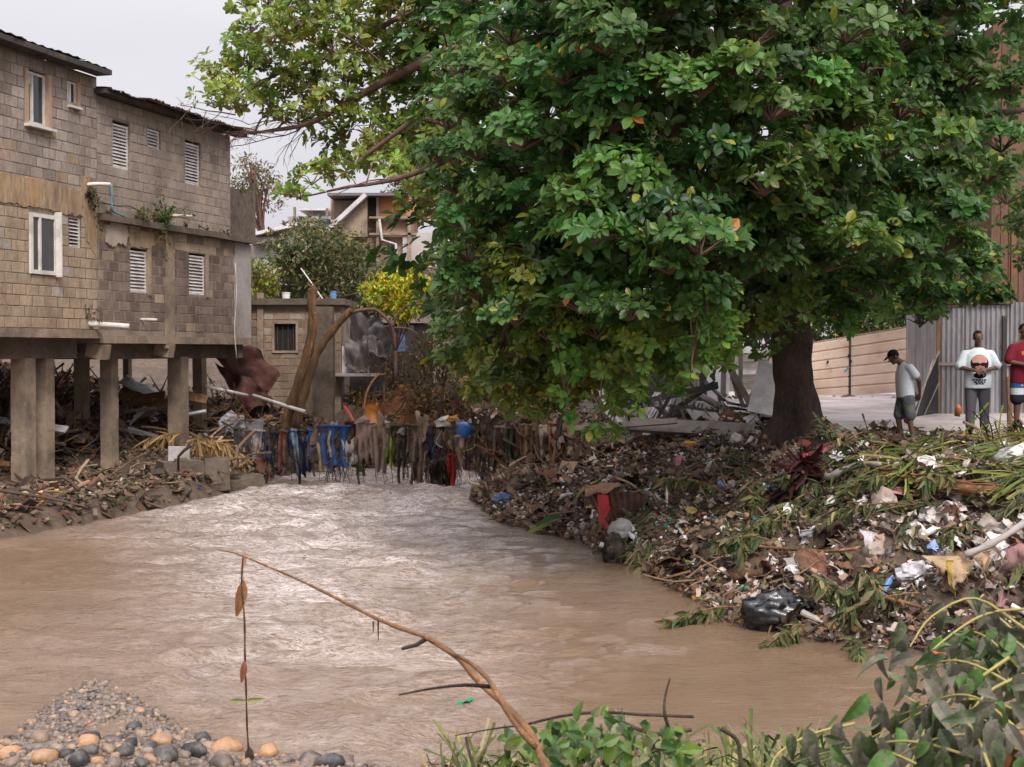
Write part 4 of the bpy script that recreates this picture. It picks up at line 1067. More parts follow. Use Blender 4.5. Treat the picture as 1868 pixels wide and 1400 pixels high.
# trees behind the yard and fence, closing the view under the canopy
for k, (px, Y, top, wd, col, lab) in enumerate(((1120, 60, 420, 150, (.05, .065, .022), 'dark tree far behind the collapsed shed'), (1330, 56, 400, 150, (.06, .07, .025), 'olive tree behind the yard, left of the big trunk'),
        (1545, 52, 470, 90, (.075, .10, .025), 'bright leafy tree standing just behind the cream fence'), (1690, 50, 430, 100, (.05, .07, .022), 'dense green tree behind the grey metal sheets'), (1600, 62, 330, 150, (.045, .055, .022), 'tall shadowy tree farthest behind the cream fence'), (940, 60, 400, 140, (.05, .06, .025), 'dark tree far behind the mud wall'))):
    b = gy_(px, Y)
    simple_tree('yard_tree', lab, 'tree', b, [b, P(px, 600, Y), P(px + 5, top + 80, Y)], .2,
        dome([(px - wd, 650), (px - wd * .95, top + 90), (px - wd * .4, top), (px + wd * .4, top), (px + wd * .95, top + 90), (px + wd, 650)], Y, 2, 90, 40 + k), np.tile([[.75, .75, .55]], (90, 1)), 60, .22, col, 40 + k, colours=((.16, .14, .04), .15), group='trees behind the yard')
tl = []
g_ = np.random.default_rng(77)
for k in range(260):
    a = g_.uniform(-60, 60); tl.append((a, g_.uniform(78, 92), g_.uniform(.5, 6.5)))
tl = np.array([t for t in tl if not (-16 < t[0] < -2)]); V, F, T = clump_leaves(tl, np.full(len(tl), 2.2), 40, .7, (.05, .06, .03), seed=78)
link('far_woods', np_mesh('far_woods', V, F, M['leaf_far'], T), label='dark wooded strip closing the horizon behind the yard', kind='stuff')
# ------------------------------------------------------------------ the big almond tree
TB = np.array([P(1455, 805, 24.4)[0], 24.4, 1.38])
tree = thing('almond_tree', 'huge broad leaved tree spreading its drooping green crown over the river', 'tree', TB)
def tp(*lst): return np.array([P(*q_) for q_ in lst]) - TB
mb = MB()
p = smooth_path(tp((1458, 830, 24.4), (1452, 790, 24.4), (1450, 740, 24.4), (1447, 690, 24.4), (1443, 630, 24.4), (1440, 570, 24.4), (1442, 500, 24.5), (1446, 420, 24.6)), 5)
n = len(p); rad = np.interp(np.arange(n), [0, 3, 8, 14, 20, n - 1], [1.05, .66, .41, .345, .36, .30]) * (1 + .02 * np.sin(np.arange(n) * 1.3))
Vt, Ft = tube_vf(p, rad, 22)
a = np.arctan2(Vt[:, 1] - 0, Vt[:, 0] - 0)
k = np.clip(1 - Vt[:, 2] / 1.3, 0, 1)
ax = np.repeat(p, 22, 0)
dirn = Vt[:len(ax)] - ax; Vt[:len(ax)] = ax + dirn * (1 + (.32 * np.cos(a[:len(ax)] * 5 + 1) * k[:len(ax)] + .12 * fbm(Vt[:len(ax)] * np.array([4, 4, 1.0]), 3, 3))[:, None])
mb.add(Vt, Ft)
trunk = mb.build('trunk', M['bark'], tree, smooth=True)
for (dx, dy, ln) in ((1.05, .25, .16), (.75, -.65, .15), (-.15, -.85, .14), (-.85, -.3, .17), (-.6, .7, .14), (.5, .8, .12)):
    m2 = MB(); d = np.array([dx, dy]); q_ = []
    for t in np.linspace(.25, 1, 7):
        x, y = TB[0] + d[0] * t, TB[1] + d[1] * t
        q_.append([d[0] * t, d[1] * t, hz(x, y) - TB[2] + .42 * (1 - t) ** 1.6 - .03])
    m2.tube(smooth_path(q_, 3), np.linspace(ln * 1.3, ln * .3, 19), 9); m2.build('root', M['bark'], tree, smooth=True)
LIMBS = [
 ([(1442, 520, 24.5), (1330, 380, 24), (1180, 250, 23.6), (1010, 140, 24), (850, 88, 25), (745, 128, 25.8), (650, 178, 26.2), (560, 228, 26.6), (480, 243, 27), (405, 248, 27.2)], .17, .014),
 ([(1180, 250, 23.6), (1010, 100, 24.5), (870, 32, 25.2), (790, 14, 26), (715, 38, 26.5), (640, 90, 26.8), (520, 130, 27), (430, 180, 27.2)], .11, .014),
 ([(1440, 560, 24.4), (1320, 500, 22.5), (1180, 440, 21), (1050, 470, 20), (950, 560, 19.5), (900, 660, 19.3)], .20, .03),
 ([(1446, 470, 24.5), (1500, 330, 23), (1560, 200, 21.5), (1640, 100, 20.5), (1740, 60, 20)], .22, .04),
 ([(1446, 450, 24.5), (1460, 250, 25), (1440, 50, 25.5), (1430, -80, 26)], .26, .08),
 ([(1446, 430, 24.6), (1600, 300, 26), (1760, 220, 27), (1880, 200, 28)], .2, .04),
 ([(1440, 500, 24.4), (1350, 330, 22), (1250, 180, 20), (1150, 120, 18.6), (1080, 130, 18)], .2, .03),
 ([(1050, 300, 22), (900, 250, 22), (800, 300, 22.5), (700, 330, 23), (560, 360, 23.6)], .10, .014),
 ([(900, 190, 23.5), (820, 170, 24), (740, 230, 24.6), (660, 290, 25), (640, 310, 25)], .08, .015),
 ([(1440, 590, 24.3), (1370, 560, 23.4), (1320, 610, 23), (1300, 690, 22.8)], .07, .02),
]
for k, (pts, r0, r1) in enumerate(LIMBS):
    q_ = smooth_path(tp(*pts), 4); q_ = q_ + .05 * fbm(q_ * .9, 60 + k, 2)[:, None]
    m2 = MB(); m2.tube(q_, np.linspace(r0, r1, len(q_)) * (1 + .08 * np.sin(np.arange(len(q_)) * 1.9)), 9)
    rr = random.Random(k)
    for j in range(3, len(q_) - 2, 2):   # side shoots
        d = np.array([rr.gauss(0, .6), rr.gauss(0, .6), rr.uniform(-.3, .7)]); e = q_[j] + d
        m2.tube(smooth_path([q_[j], q_[j] + d * .5 + [0, 0, .08], e], 3), np.linspace(max(.012, r0 * .16), .006, 7), 5)
    m2.build('limb', M['bark_limb' if k in (0, 1, 7, 8) else 'bark'], tree, smooth=True)
# bare drooping twigs by the long house roof
m2 = MB(); rr = random.Random(3)
def twig(m, a, d, L, r, depth):
    pts = [a]; dd = d.copy()
    for i in range(4):
        dd = dd + np.array([rr.gauss(0, .18), rr.gauss(0, .15), rr.gauss(0, .12) - .05]); dd /= np.linalg.norm(dd); pts.append(pts[-1] + dd * L / 4)
    m.tube(np.array(pts), np.linspace(r, r * .45, 5), 4)
    if depth:
        for i in (1, 2, 3, 4):
            if rr.random() < .85: twig(m, pts[i], dd + np.array([rr.gauss(0, .7), rr.gauss(0, .4), rr.gauss(0, .6)]), L * .55, r * .6, depth - 1)
for (x, y, dx, dz) in ((600, 205, -1, -.2), (560, 228, -1, -.05), (545, 238, -1, -.25), (500, 242, -1, .1), (480, 243, -1, .35), (430, 210, -1, .2), (620, 195, -.8, -.5)):
    twig(m2, P(x, y, 26.8) - TB, np.array([dx, 0, dz]), 1.1, .014, 2)
m2.build('bare_twigs', M['bark_limb'], tree)

# crown: boughs, each a flattened tier of leaf rosettes lying over its twigs
ENV = np.array([(376, 192), (392, 108), (440, 62), (478, -50), (1930, -50), (1930, 520), (1860, 520), (1800, 548), (1730, 556), (1690, 575), (1650, 612), (1600, 600), (1540, 590), (1500, 560), (1490, 590), (1455, 580), (1400, 610), (1385, 650), (1350, 620), (1290, 610), (1250, 660), (1200, 665), (1160, 710), (1120, 755), (1085, 785), (1030, 790), (960, 775), (900, 765), (868, 730), (846, 660), (826, 560), (815, 450), (790, 385), (735, 335), (660, 300), (590, 330), (545, 365), (545, 340), (620, 265), (570, 235), (485, 212), (425, 196)], float)
def in_env(px, py):
    c = np.zeros(np.shape(px), bool)
    for i in range(len(ENV)):
        a, b = ENV[i], ENV[i - 1]
        with np.errstate(divide='ignore', invalid='ignore'):
            c ^= ((a[1] > py) != (b[1] > py)) & (px < (b[0] - a[0]) * (py - a[1]) / (b[1] - a[1] + 1e-9) + a[0])
    return c
def poisson(n, mind, seed, box, test):
    g_ = np.random.default_rng(seed); out = []
    for _ in range(n * 60):
        p = np.array([g_.uniform(box[0], box[1]), g_.uniform(box[2], box[3])])
        if not test(p[0], p[1]): continue
        if out and (((np.array(out) - p) / [1, .72]) ** 2).sum(1).min() < mind ** 2: continue
        out.append(p)
        if len(out) >= n: break
    return np.array(out)
g_ = np.random.default_rng(42)
BO = []   # centre, radii, number of rosettes, leaf size, layer
def depth_front(px, py):
    # the crown bulges towards the viewer in the middle and falls back at its edges and near the trunk
    d = 16.6 + 4.5 * ((px - 1230) / 520) ** 2 + 2.6 * max(0, (py - 560) / 200) ** 1.2
    if px > 1330 and py > 430: d += 3.5 * ss((py - 430) / 150)
    return min(d, 26)
for p in poisson(160, 66, 1, (800, 1920, -30, 800), in_env):
    if 1395 < p[0] < 1495 and p[1] > 555: continue
    if 1560 < p[0] < 1700 and p[1] > 560: continue
    Y = depth_front(*p) + g_.uniform(-.7, .9)
    if p[0] < 1150 and p[1] > 722: continue
    pp = P(p[0], p[1] - 4, Y); s = g_.uniform(.75, 1.2)
    low = p[1] > 560 or p[0] < 930
    if p[0] > 1785 and 15 < p[1] < 500 and g_.random() < .8: continue
    BO.append((pp, np.array([.50, .50, .27]) * s * (.85 if low else 1), 34, .172 if not low else .135, 0))
for p in poisson(110, 80, 2, (800, 1920, -40, 720), in_env):
    if 1390 < p[0] < 1500 and p[1] > 560: continue
    if p[0] > 1790 and 15 < p[1] < 500 and g_.random() < .7: continue
    Y = depth_front(*p) + g_.uniform(2.2, 4.0); BO.append((P(p[0], p[1], Y), np.array([.62, .6, .4]) * g_.uniform(.8, 1.2), 26, .18, 1))
for p in poisson(120, 74, 3, (800, 1920, -60, 600), in_env):
    if p[0] > 1770 and g_.random() < .7: continue
    Y = max(depth_front(*p) + 6, g_.uniform(26, 30)); BO.append((P(p[0], p[1], Y), np.array([1.1, 1.0, .7]) * g_.uniform(.8, 1.2), 20, .26, 2))
for p in poisson(230, 30, 4, (376, 860, -40, 400), in_env):
    Y = 26.6 - 3.0 * ss((p[1] - 230) / 130) + g_.uniform(-1.2, 1.2)
    BO.append((P(p[0], p[1], Y), np.array([.40, .48, .24]) * g_.uniform(.6, 1.15), 13 if p[1] < 180 else 10, .145, 3))
for p in poisson(60, 46, 5, (700, 1120, 380, 800), lambda x, y: in_env(x, y) and x < 820 + (y - 300) * .75):   # yellowish, thinner hanging skirt at the river side
    if p[1] > 728: continue
    Y = depth_front(*p) + g_.uniform(-.3, 2.2); BO.append((P(p[0], p[1], Y), np.array([.40, .42, .26]) * g_.uniform(.7, 1.1), 20, .135, 4))
# curtains of hanging sprays along the underside of the crown
for k in range(95):
    px = g_.uniform(835, 1700); ys = np.arange(300, 820, 6.0); ins = in_env(np.full(ys.shape, px), ys)
    if not ins.any(): continue
    py = min(ys[ins].max(), 705 if px < 1120 else 730) + g_.uniform(-70, 10); 
    if px > 1500 and g_.random() < .6: continue
    if 1560 < px < 1705 and py > 520: continue
    if 1400 < px < 1490 and py > 570: continue
    Y = depth_front(px, min(py, 640)) + g_.uniform(-.4, 2.5); BO.append((P(px, py, Y), np.array([.16, .2, .42]) * g_.uniform(.6, 1.3), 9, .15 if px > 1100 else .13, 6))
# a roof of boughs behind/above the frame so that the crown shades itself as it does in the place
for k in range(60):
    px, Y = g_.uniform(850, 1900), g_.uniform(18, 31); BO.append((P(px, g_.uniform(-330, -60), Y), np.array([1.1, 1.1, .5]) * g_.uniform(.8, 1.2), 14, .30, 5))
posL, dirL, upL, sizeL, tintL, layL, bouL = [], [], [], [], [], [], []
twm = MB()
for bi, (c, rad, nr, ls, lay) in enumerate(BO):
    n = nr
    d = g_.normal(size=(n, 3)); d[:, 2] = np.abs(d[:, 2]) * .9 - .28; d[:, 1] -= .35 if lay in (0, 4) else 0
    d /= np.linalg.norm(d, axis=1, keepdims=True)
    ro = c + d * rad * g_.uniform(.55, 1.08, (n, 1))
    axis_ = d * np.array([.75, .75, .6]) + np.array([0, 0, .55]) + g_.normal(size=(n, 3)) * .28
    if lay == 6:
        ro = c + g_.normal(size=(n, 3)) * rad * [.5, .5, 0] + np.stack([0 * g_.random(n), 0 * g_.random(n), g_.uniform(-1, .9, n) * rad[2]], -1)
        axis_ = g_.normal(size=(n, 3)) * .35 + [0, -.5, -.35]
    axis_ /= np.linalg.norm(axis_, axis=1, keepdims=True)
    hue = g_.random()
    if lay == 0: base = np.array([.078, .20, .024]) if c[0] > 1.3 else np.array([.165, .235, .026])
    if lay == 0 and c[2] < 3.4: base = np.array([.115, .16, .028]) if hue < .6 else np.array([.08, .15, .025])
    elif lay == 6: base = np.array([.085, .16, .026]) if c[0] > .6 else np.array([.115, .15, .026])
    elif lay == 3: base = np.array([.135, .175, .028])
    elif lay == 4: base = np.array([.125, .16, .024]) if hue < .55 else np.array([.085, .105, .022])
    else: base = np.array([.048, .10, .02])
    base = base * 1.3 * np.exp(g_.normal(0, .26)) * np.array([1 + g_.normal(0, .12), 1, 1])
    for i in range(n):
        m = g_.integers(6, 10); az = np.arange(m) / m * 2 * np.pi + g_.random() * 6
        A = axis_[i]; X = np.cross(A, [.3, .9, .1]); X /= np.linalg.norm(X); Yv = np.cross(A, X)
        sp = g_.uniform(.75, 1.35, m)   # spread angle from the shoot axis
        dd = (np.cos(az)[:, None] * X + np.sin(az)[:, None] * Yv) * np.sin(sp)[:, None] + A * np.cos(sp)[:, None]
        dd[:, 2] -= .18 if lay != 4 else .45
        posL.append(np.repeat(ro[i][None], m, 0) + dd * .02); dirL.append(dd); upL.append(A + g_.normal(size=(m, 3)) * .22)
        sizeL.append(ls * g_.uniform(.75, 1.2) * g_.uniform(.5, 1.2, m)); bouL.append(np.full(m, bi))
        cl = base * np.exp(g_.normal(0, .2, (m, 1))) * (1 + g_.normal(0, .12, (m, 3)) * np.array([1, .3, .5]))
        q_ = g_.random(m)
        cl[q_ < .02] = [.30, .30, .04]; cl[q_ < .002] = [.40, .14, .03]; cl[(q_ > .93) & (q_ < .975)] = base * [2.1, 1.55, 1.2]
        tintL.append(np.clip(cl, .004, .7)); layL.append(np.full(m, lay))
    if lay != 2 and lay != 5:
        for i in range(0, n, 2):
            s = c - [0, 0, rad[2] * .5]; mid = (s + ro[i]) / 2 + [0, 0, .04]
            twm.tube(np.array([s, mid, ro[i]]) - TB, [.013, .008, .004], 4)
posL, dirL, upL, sizeL, tintL, layL, bouL = [np.concatenate(v) for v in (posL, dirL, upL, sizeL, tintL, layL, bouL)]
rotL = frames(dirL, upL)
tmi = g_.integers(0, 3, len(posL))
# the 300 leaves that show largest become leaf objects, the rest one foliage part
px, py = proj(posL + dirL * sizeL[:, None] * .5); ap = sizeL / posL[:, 1] * (.35 + .65 * np.abs(rotL[:, 1, 2]))
cell = {}
for i in np.argsort(posL[:, 1]):
    if not (5 < px[i] < 1863 and 5 < py[i] < 1395): continue
    kx = (int(px[i] // 22), int(py[i] // 22))
    if kx not in cell: cell[kx] = i
vis = np.array(sorted(cell.values(), key=lambda i: -ap[i])[:300])
crown = twm.build('crown', M['bark_limb'], tree)
tag(crown, kind=None)
keep = np.ones(len(posL), bool); keep[vis] = False
Vs, Fs, Ts, off = [], [], [], 0
for k in range(3):
    s = keep & (tmi == k)
    V, F, T = scatter_vf(LEAF_A[k][0], LEAF_A[k][1], posL[s] - TB, rotL[s], sizeL[s], tintL[s])
    Vs.append(V); Fs += [f + off for f in F]; Ts.append(T); off += len(V)
link('foliage', np_mesh('foliage', np.concatenate(Vs), Fs, M['leaf'], np.concatenate(Ts)), crown, kind='stuff')
LM = {}
for i in vis:
    key = (int(tmi[i]), tuple(np.round(np.log(tintL[i]) * 2).astype(int)))
    if key not in LM: LM[key] = np_mesh('leaf', LEAF_A[key[0]][0], LEAF_A[key[0]][1], M['leaf'], np.repeat(tintL[i][None], len(LEAF_A[key[0]][0]), 0))
    o = link('leaf', LM[key], crown)
    o.matrix_local = mat4(rotL[i], posL[i] - TB, (sizeL[i],) * 3)
print('leaves', len(posL))
# ------------------------------------------------------------------ yard: fence, metal sheets, board wall, collapsed shed
def sheet_panel(parent, name, mat, a, b, z0, z1, waves, amp=.02, vertical=True, thick=.004, seed=0, topjit=0):
    """corrugated panel standing between ground points a and b (local), ribs vertical or horizontal"""
    a, b = np.asarray(a, float), np.asarray(b, float); d = (b - a) / np.linalg.norm(b - a); n = np.array([-d[1], d[0]])
    nu, nv = (waves * 6 + 1, 5) if vertical else (6, waves * 8 + 1)
    u = np.linspace(0, 1, nu); v = np.linspace(0, 1, nv); A = np.zeros((nu, nv, 3)); r = np.random.default_rng(seed)
    for i, s in enumerate(u):
        for j, t in enumerate(v):
            if vertical: off = amp * math.sin(s * waves * 2 * math.pi)
            else: off = amp * (1 if (t * waves) % 1 > .86 else 0)
            q_ = a + (b - a) * s + n * off
            zt = z1[0] + (z1[1] - z1[0]) * s if isinstance(z1, tuple) else z1
            zb = z0[0] + (z0[1] - z0[0]) * s if isinstance(z0, tuple) else z0
            A[i, j] = [q_[0], q_[1], zb + (zt - zb) * t]
    A = A + (.015 * fbm(A * 1.3, seed, 2))[..., None] * np.array([n[0], n[1], 0])
    return MB().grid(A, thick=thick).build(name, M[mat], parent)
YFN = 41.5
fo = P(1480, 735, YFN); fn = thing('panel_fence', 'cream ribbed metal fence with a sloping top behind the tree trunk', 'fence', (fo[0], YFN, 1.4))
x = lambda px, Y=YFN: (px - CX) / FOC * Y - fo[0]
zf = lambda py, Y=YFN: P(934, py, Y)[2] - 1.4
for k, (xa, xb) in enumerate(((1440, 1548), (1546, 1660))):
    t0 = 632 - (xa - 1440) * .17; t1 = 632 - (xb - 1440) * .17; b0 = 728 - (xa - 1440) * .06; b1 = 728 - (xb - 1440) * .06
    sheet_panel(fn, 'panel', 'cream_metal', (x(xa), -.0 + .03 * k), (x(xb), .03 * k), (zf(b0), zf(b1)), (zf(t0), zf(t1)), 6, .045, vertical=False, seed=k)
mb = MB(); mb.box((x(1550), .06, zf(610) / 2), (.09, .09, zf(610))); mb.build('post', M['roof_board'], fn)
for k, (xx, yy) in enumerate(((1509, 661), (1547, 650), (1551, 660))):
    MB().box((x(xx), -.06, zf(yy)), (.06, .006, .09), ry(.4)).build('tear', M['dark'], fn)
MB().box((x(1544), -.06, zf(674)), (.05, .006, .2), ry(.8)).build('blue_patch', M['blue_pipe'], fn)
heap('rubble_heap', 'low dark rubble heap along the foot of the cream fence', 'heap', (P(1570, 735, 40.6)[0], 40.6, 1.38), 3.0, .7, .38, 'mud', 18)

# grey corrugated sheets: side panel, front panels, leaning dark sheet
YG = 32.0
go = P(1710, 770, YG); gt = thing('metal_sheet_wall', 'tall wall of vertical corrugated grey sheets behind the man in the print shirt', 'metal wall', (go[0], YG, 1.38))
xg = lambda px, Y=YG: (px - CX) / FOC * Y - go[0]
zg = lambda py, Y=YG: P(934, py, Y)[2] - 1.38
sheet_panel(gt, 'side_panel', 'galv', (xg(1652, 36), 4.0), (xg(1711), .02), 0, (P(934, 572, 36)[2] - 1.38, zg(560)), 9, .022, seed=3)
for k, (a_, b_) in enumerate(((1712, 1758), (1756, 1804), (1802, 1840), (1838, 1900))):
    sheet_panel(gt, 'front_panel', 'galv', (xg(a_), .03 * (k % 2)), (xg(b_), .03 * (k % 2)), .05, zg(562 - 3 * k) + random.uniform(-.05, .05), (5, 5, 4, 7)[k], .026, seed=5 + k)
MB().box((xg(1790), -.06, zg(664)), (2.0, .05, .07)).build('rail', M['wood_grey'], gt)
MB().box((xg(1710), -.04, 1.25), (.07, .07, 2.5)).build('post', M['wood_brown'], gt)
MB().box((xg(1775), .25, zg(553)), (1.7, .7, .06)).build('roof_board', M['roof_board'], gt)
MB().box((xg(1830), -.06, 1.2), (.09, .07, 2.4)).build('post', M['roof_board'], gt)
# leaning black triangular sheet
a, b, c = P(1657, 768, 30.5), P(1712, 768, 31.6), P(1712, 641, 31.6)
V = np.array([a, b, c, a + [0, .03, 0], b + [0, .03, 0], c + [0, .03, 0]]); ctr = V.mean(0)
tr_ = thing('leaning_sheet', 'black triangular sheet with a pale edge leaning against the grey sheets', 'sheet', ctr)
MB().add(V - ctr, [np.array([[0, 1, 2], [5, 4, 3]]), np.array([[0, 3, 4, 1], [1, 4, 5, 2], [2, 5, 3, 0]])]).build('board', M['black_bag'], tr_)
MB().tube(np.array([a - [0, .03, 0], c - [0, .03, 0]]) - ctr, .025, 5).build('edge_strip', M['wood_grey'], tr_)
MB().tube(np.array([P(1680, 768, 31) - [0, .05, 0], P(1711, 700, 31.5) - [0, .05, 0]]) - ctr, .012, 5).build('brace', M['wood_grey'], tr_)

# tall red brown board wall at the right edge
YW = 33.0
wo = P(1860, 760, YW); bwl = thing('board_wall', 'tall red brown wall of vertical wooden boards at the right edge', 'wall', (wo[0], YW, 1.35))
xw = lambda px: (px - CX) / FOC * YW - wo[0]
zw = lambda py: P(934, py, YW)[2] - 1.35
pp_ = 1806; k = 0
while pp_ < 1990:
    wd = random.uniform(13, 19); top = zw(38 if k else 34) + random.uniform(-.05, .05); bot = zw(455) if k == 0 else (zw(520) if k == 1 else 0)
    MB().box((xw(pp_ + wd / 2), random.uniform(-.015, .015), (top + bot) / 2), (wd / FOC * YW - .012, .04, top - bot), ry(random.gauss(0, .002))).build('plank', M['wood_red'], bwl); pp_ += wd; k += 1
mb = MB(); mb.box(((xw(1806) + xw(1990)) / 2, 2.2, zw(40) / 2), (xw(1990) - xw(1815), 4.2, zw(40) - .1)); mb.build('shed_body', M['wood_brown'], bwl)
MB().box((xw(1845), -.05, zw(460)), (.1, .06, 3.0)).build('batten', M['wood_brown'], bwl)

# collapsed shed under the canopy
YC = 33.0
co = P(1210, 770, YC); cs = thing('collapsed_shed', 'collapsed shed of grey metal sheets and posts seen under the canopy', 'shed', (co[0], YC, 1.4))
C = lambda px, py, Y=YC: P(px, py, Y) - np.array([co[0], YC, 1.4])
def plank(parent, name, a, b, w, t, mat, roll=0.0, **kw):
    a, b = np.asarray(a, float), np.asarray(b, float); d = b - a; L = np.linalg.norm(d)
    F_ = frames((d / L)[None], np.array([[0.0, -1, .3]]))[0] @ ry(roll)
    return MB().box((0, 0, 0), (w, L, t)).build(name, M[mat], parent, **kw) if False else MB().box((a + b) / 2, (w, L, t), F_).build(name, M[mat], parent, **kw)
plank(cs, 'post', C(1322, 590), C(1318, 775), .11, .11, 'wood_grey'); plank(cs, 'post', C(1352, 560), C(1350, 770), .09, .09, 'wood_grey')
plank(cs, 'post', C(1313, 585, 31), C(1362, 780, 30), .12, .10, 'wood_grey'); plank(cs, 'post', C(1280, 620), C(1284, 760), .16, .12, 'roof_board')
plank(cs, 'beam', C(1150, 668), C(1250, 660), .12, .10, 'wood_grey'); plank(cs, 'beam', C(1145, 690), C(1182, 640), .09, .07, 'wood_brown')
for k in range(11):
    y0 = 640 + k * 13
    plank(cs, 'wall_board', C(1340, y0, 35), C(1400, y0 - 2, 35), .145, .03, 'wood_grey' if k % 3 else 'galv_pale', roll=math.pi / 2 * 0)
for k in range(6):
    plank(cs, 'wall_board', C(1152 - k * 3, 700 + k * 11, 34), C(1215, 697 + k * 11, 34), .13, .03, 'wood_grey')
for nm, px0, px1, y0, y1, Y, mt in (('metal_sheet', 1165, 1195, 735, 765, 30.5, 'galv_pale'),):
    pass
pn = sheet_quad('roofing_sheet', 'pale blue grey roofing sheet propped steeply against the collapsed shed', 'metal sheet', (P(1163, 770, 29), P(1185, 770, 29), P(1220, 716, 30.5), P(1197, 712, 30.5)), 19, 8, 'galv_pale', 3, .05, waves=3)
pn = sheet_quad('roofing_sheet', 'second pale roofing sheet propped right beside the first', 'metal sheet', (P(1192, 768, 29), P(1215, 770, 29), P(1228, 718, 30.5), P(1208, 716, 30.5)), 19, 8, 'galv_pale', 4, .05, waves=3)
plank(None, 'board', P(1183, 768, 29.2), P(1204, 718, 30.4), .16, .03, 'wood_brown', label='brown board wedged between the two propped roofing sheets', cat='board')
sheet_quad('metal_sheet', 'white bent metal sheet standing inside the collapsed shed', 'metal sheet', (P(1215, 690, 32), P(1240, 692, 32), P(1238, 645, 32), P(1218, 640, 32)), 10, 8, 'galv_pale', 6, .15)
sheet_quad('metal_sheet', 'grey lilac sheet standing in the shed left of the dark post', 'metal sheet', (P(1240, 745, 32.4), P(1275, 748, 32.4), P(1272, 655, 32.4), P(1243, 655, 32.4)), 12, 8, 'galv', 7, .08)
M['peach'] = pmat('peach_wall', (.55, .24, .13), .9, .25, 3, .3, 10, .1, (.42, .30, .2), .4, 1.5)
pw = thing('peach_wall', 'peach painted wall showing through the leaves beyond the shed', 'wall', (P(1190, 640, 40)[0], 40, 1.4))
for k in range(5):
    a = P(1140 + k * 24, 640, 40); MB().box((a[0] + .18 - pw.location[0], 0, 1.1 + random.uniform(-.05, .1)), (.37, .16, 2.4)).build('panel', M['peach'], pw)
wls = thing('white_sheet_stack', 'pile of wavy white roofing sheets on the ground left of the tree trunk', 'sheet pile', (P(1360, 750, 29)[0], 29, 1.4))
for k in range(6):
    a, b, z = P(1318 + random.uniform(-8, 8), 760, 28.6 + k * .35)[0], P(1400 + random.uniform(-10, 6), 760, 28.6 + k * .35)[0], .08 + k * .10
    uu = np.linspace(a, b, 16) - wls.location[0]
    A = np.array([[[u_, (k - 3) * .3 + q_, z + .03 * math.sin(u_ * 7 + k) + .06 * q_] for q_ in (-.5, -.2, .2, .5)] for u_ in uu]); MB().grid(A, thick=.012).build('sheet', M['galv_pale'], wls)
# beam and boulders in front of the shed
plank(None, 'timber_beam', P(1150, 775, 26.5), P(1375, 787, 26), .24, .2, 'wood_grey', label='long grey timber beam lying on the ground left of the trunk', cat='beam')
plank(None, 'timber_beam', P(1050, 782, 26.5), P(1235, 768, 26), .10, .09, 'wood_grey', label='thin grey timber lying above the debris left of the long beam', cat='beam')
for k, (px, py, s, lab) in enumerate(((1278, 757, .30, 'pale flat stone lying behind the long grey beam'), (1310, 752, .36, 'rounded pale boulder behind the long grey beam'), (1250, 752, .5, 'black crumpled tarpaulin heap behind the pale flat stone'))):
    V = ICO2[0] * s * np.array([1.1, .8, .7 if k else .45]); V = V + .2 * s * fbm(V * 3 / s, k + 5, 3)[:, None]
    g = P(px, py, 27.3); tag(MB().add(V, [ICO2[1]], tint=((.4, .36, .35), (.4, .37, .36), (.02, .02, .022))[k]).build('boulder' if k < 2 else 'tarpaulin', M['stone' if k < 2 else 'cloth'], loc=(g[0], 27.3, 1.4 + s * .3), smooth=True), lab, 'stone' if k < 2 else 'tarpaulin')

# ------------------------------------------------------------------ people
def capsule(p0, r0, p1, r1, n=12, k=6):
    p0, p1 = np.asarray(p0, float), np.asarray(p1, float); d = p1 - p0; L = np.linalg.norm(d) + 1e-9; d = d / L
    pts, rad = [], []
    for t in np.linspace(-90, 0, k)[:-1]: pts.append(p0 + d * r0 * math.sin(R(t))); rad.append(max(r0 * math.cos(R(t)), r0 * .06))
    for t in np.linspace(0, 1, 4): pts.append(p0 + (p1 - p0) * t); rad.append(r0 + (r1 - r0) * t)
    for t in np.linspace(0, 90, k)[1:]: pts.append(p1 + d * r1 * math.sin(R(t))); rad.append(max(r1 * math.cos(R(t)), r1 * .06))
    return tube_vf(np.array(pts), np.array(rad), n)
def ell(c, r, rot=None):
    V = ICO3[0] * np.asarray(r); V = V if rot is None else V @ np.asarray(rot).T
    return V + np.asarray(c), [ICO3[1]]
def loft(secs, n=20):
    """closed loft of elliptical sections (centre, half width, half depth) roughly horizontal"""
    V = []; a = np.arange(n) / n * 2 * np.pi
    for (c, w, d) in secs: V.append(np.stack([c[0] + w * np.cos(a), c[1] + d * np.sin(a), np.full(n, c[2])], -1))
    m = len(secs); V = np.concatenate(V); i = np.arange(m - 1)[:, None] * n; j = np.arange(n)[None]; j2 = (j + 1) % n
    return V, [np.stack([i + j, i + j2, i + n + j2, i + n + j], -1).reshape(-1, 4), np.arange(n)[::-1][None], ((m - 1) * n + np.arange(n))[None]]
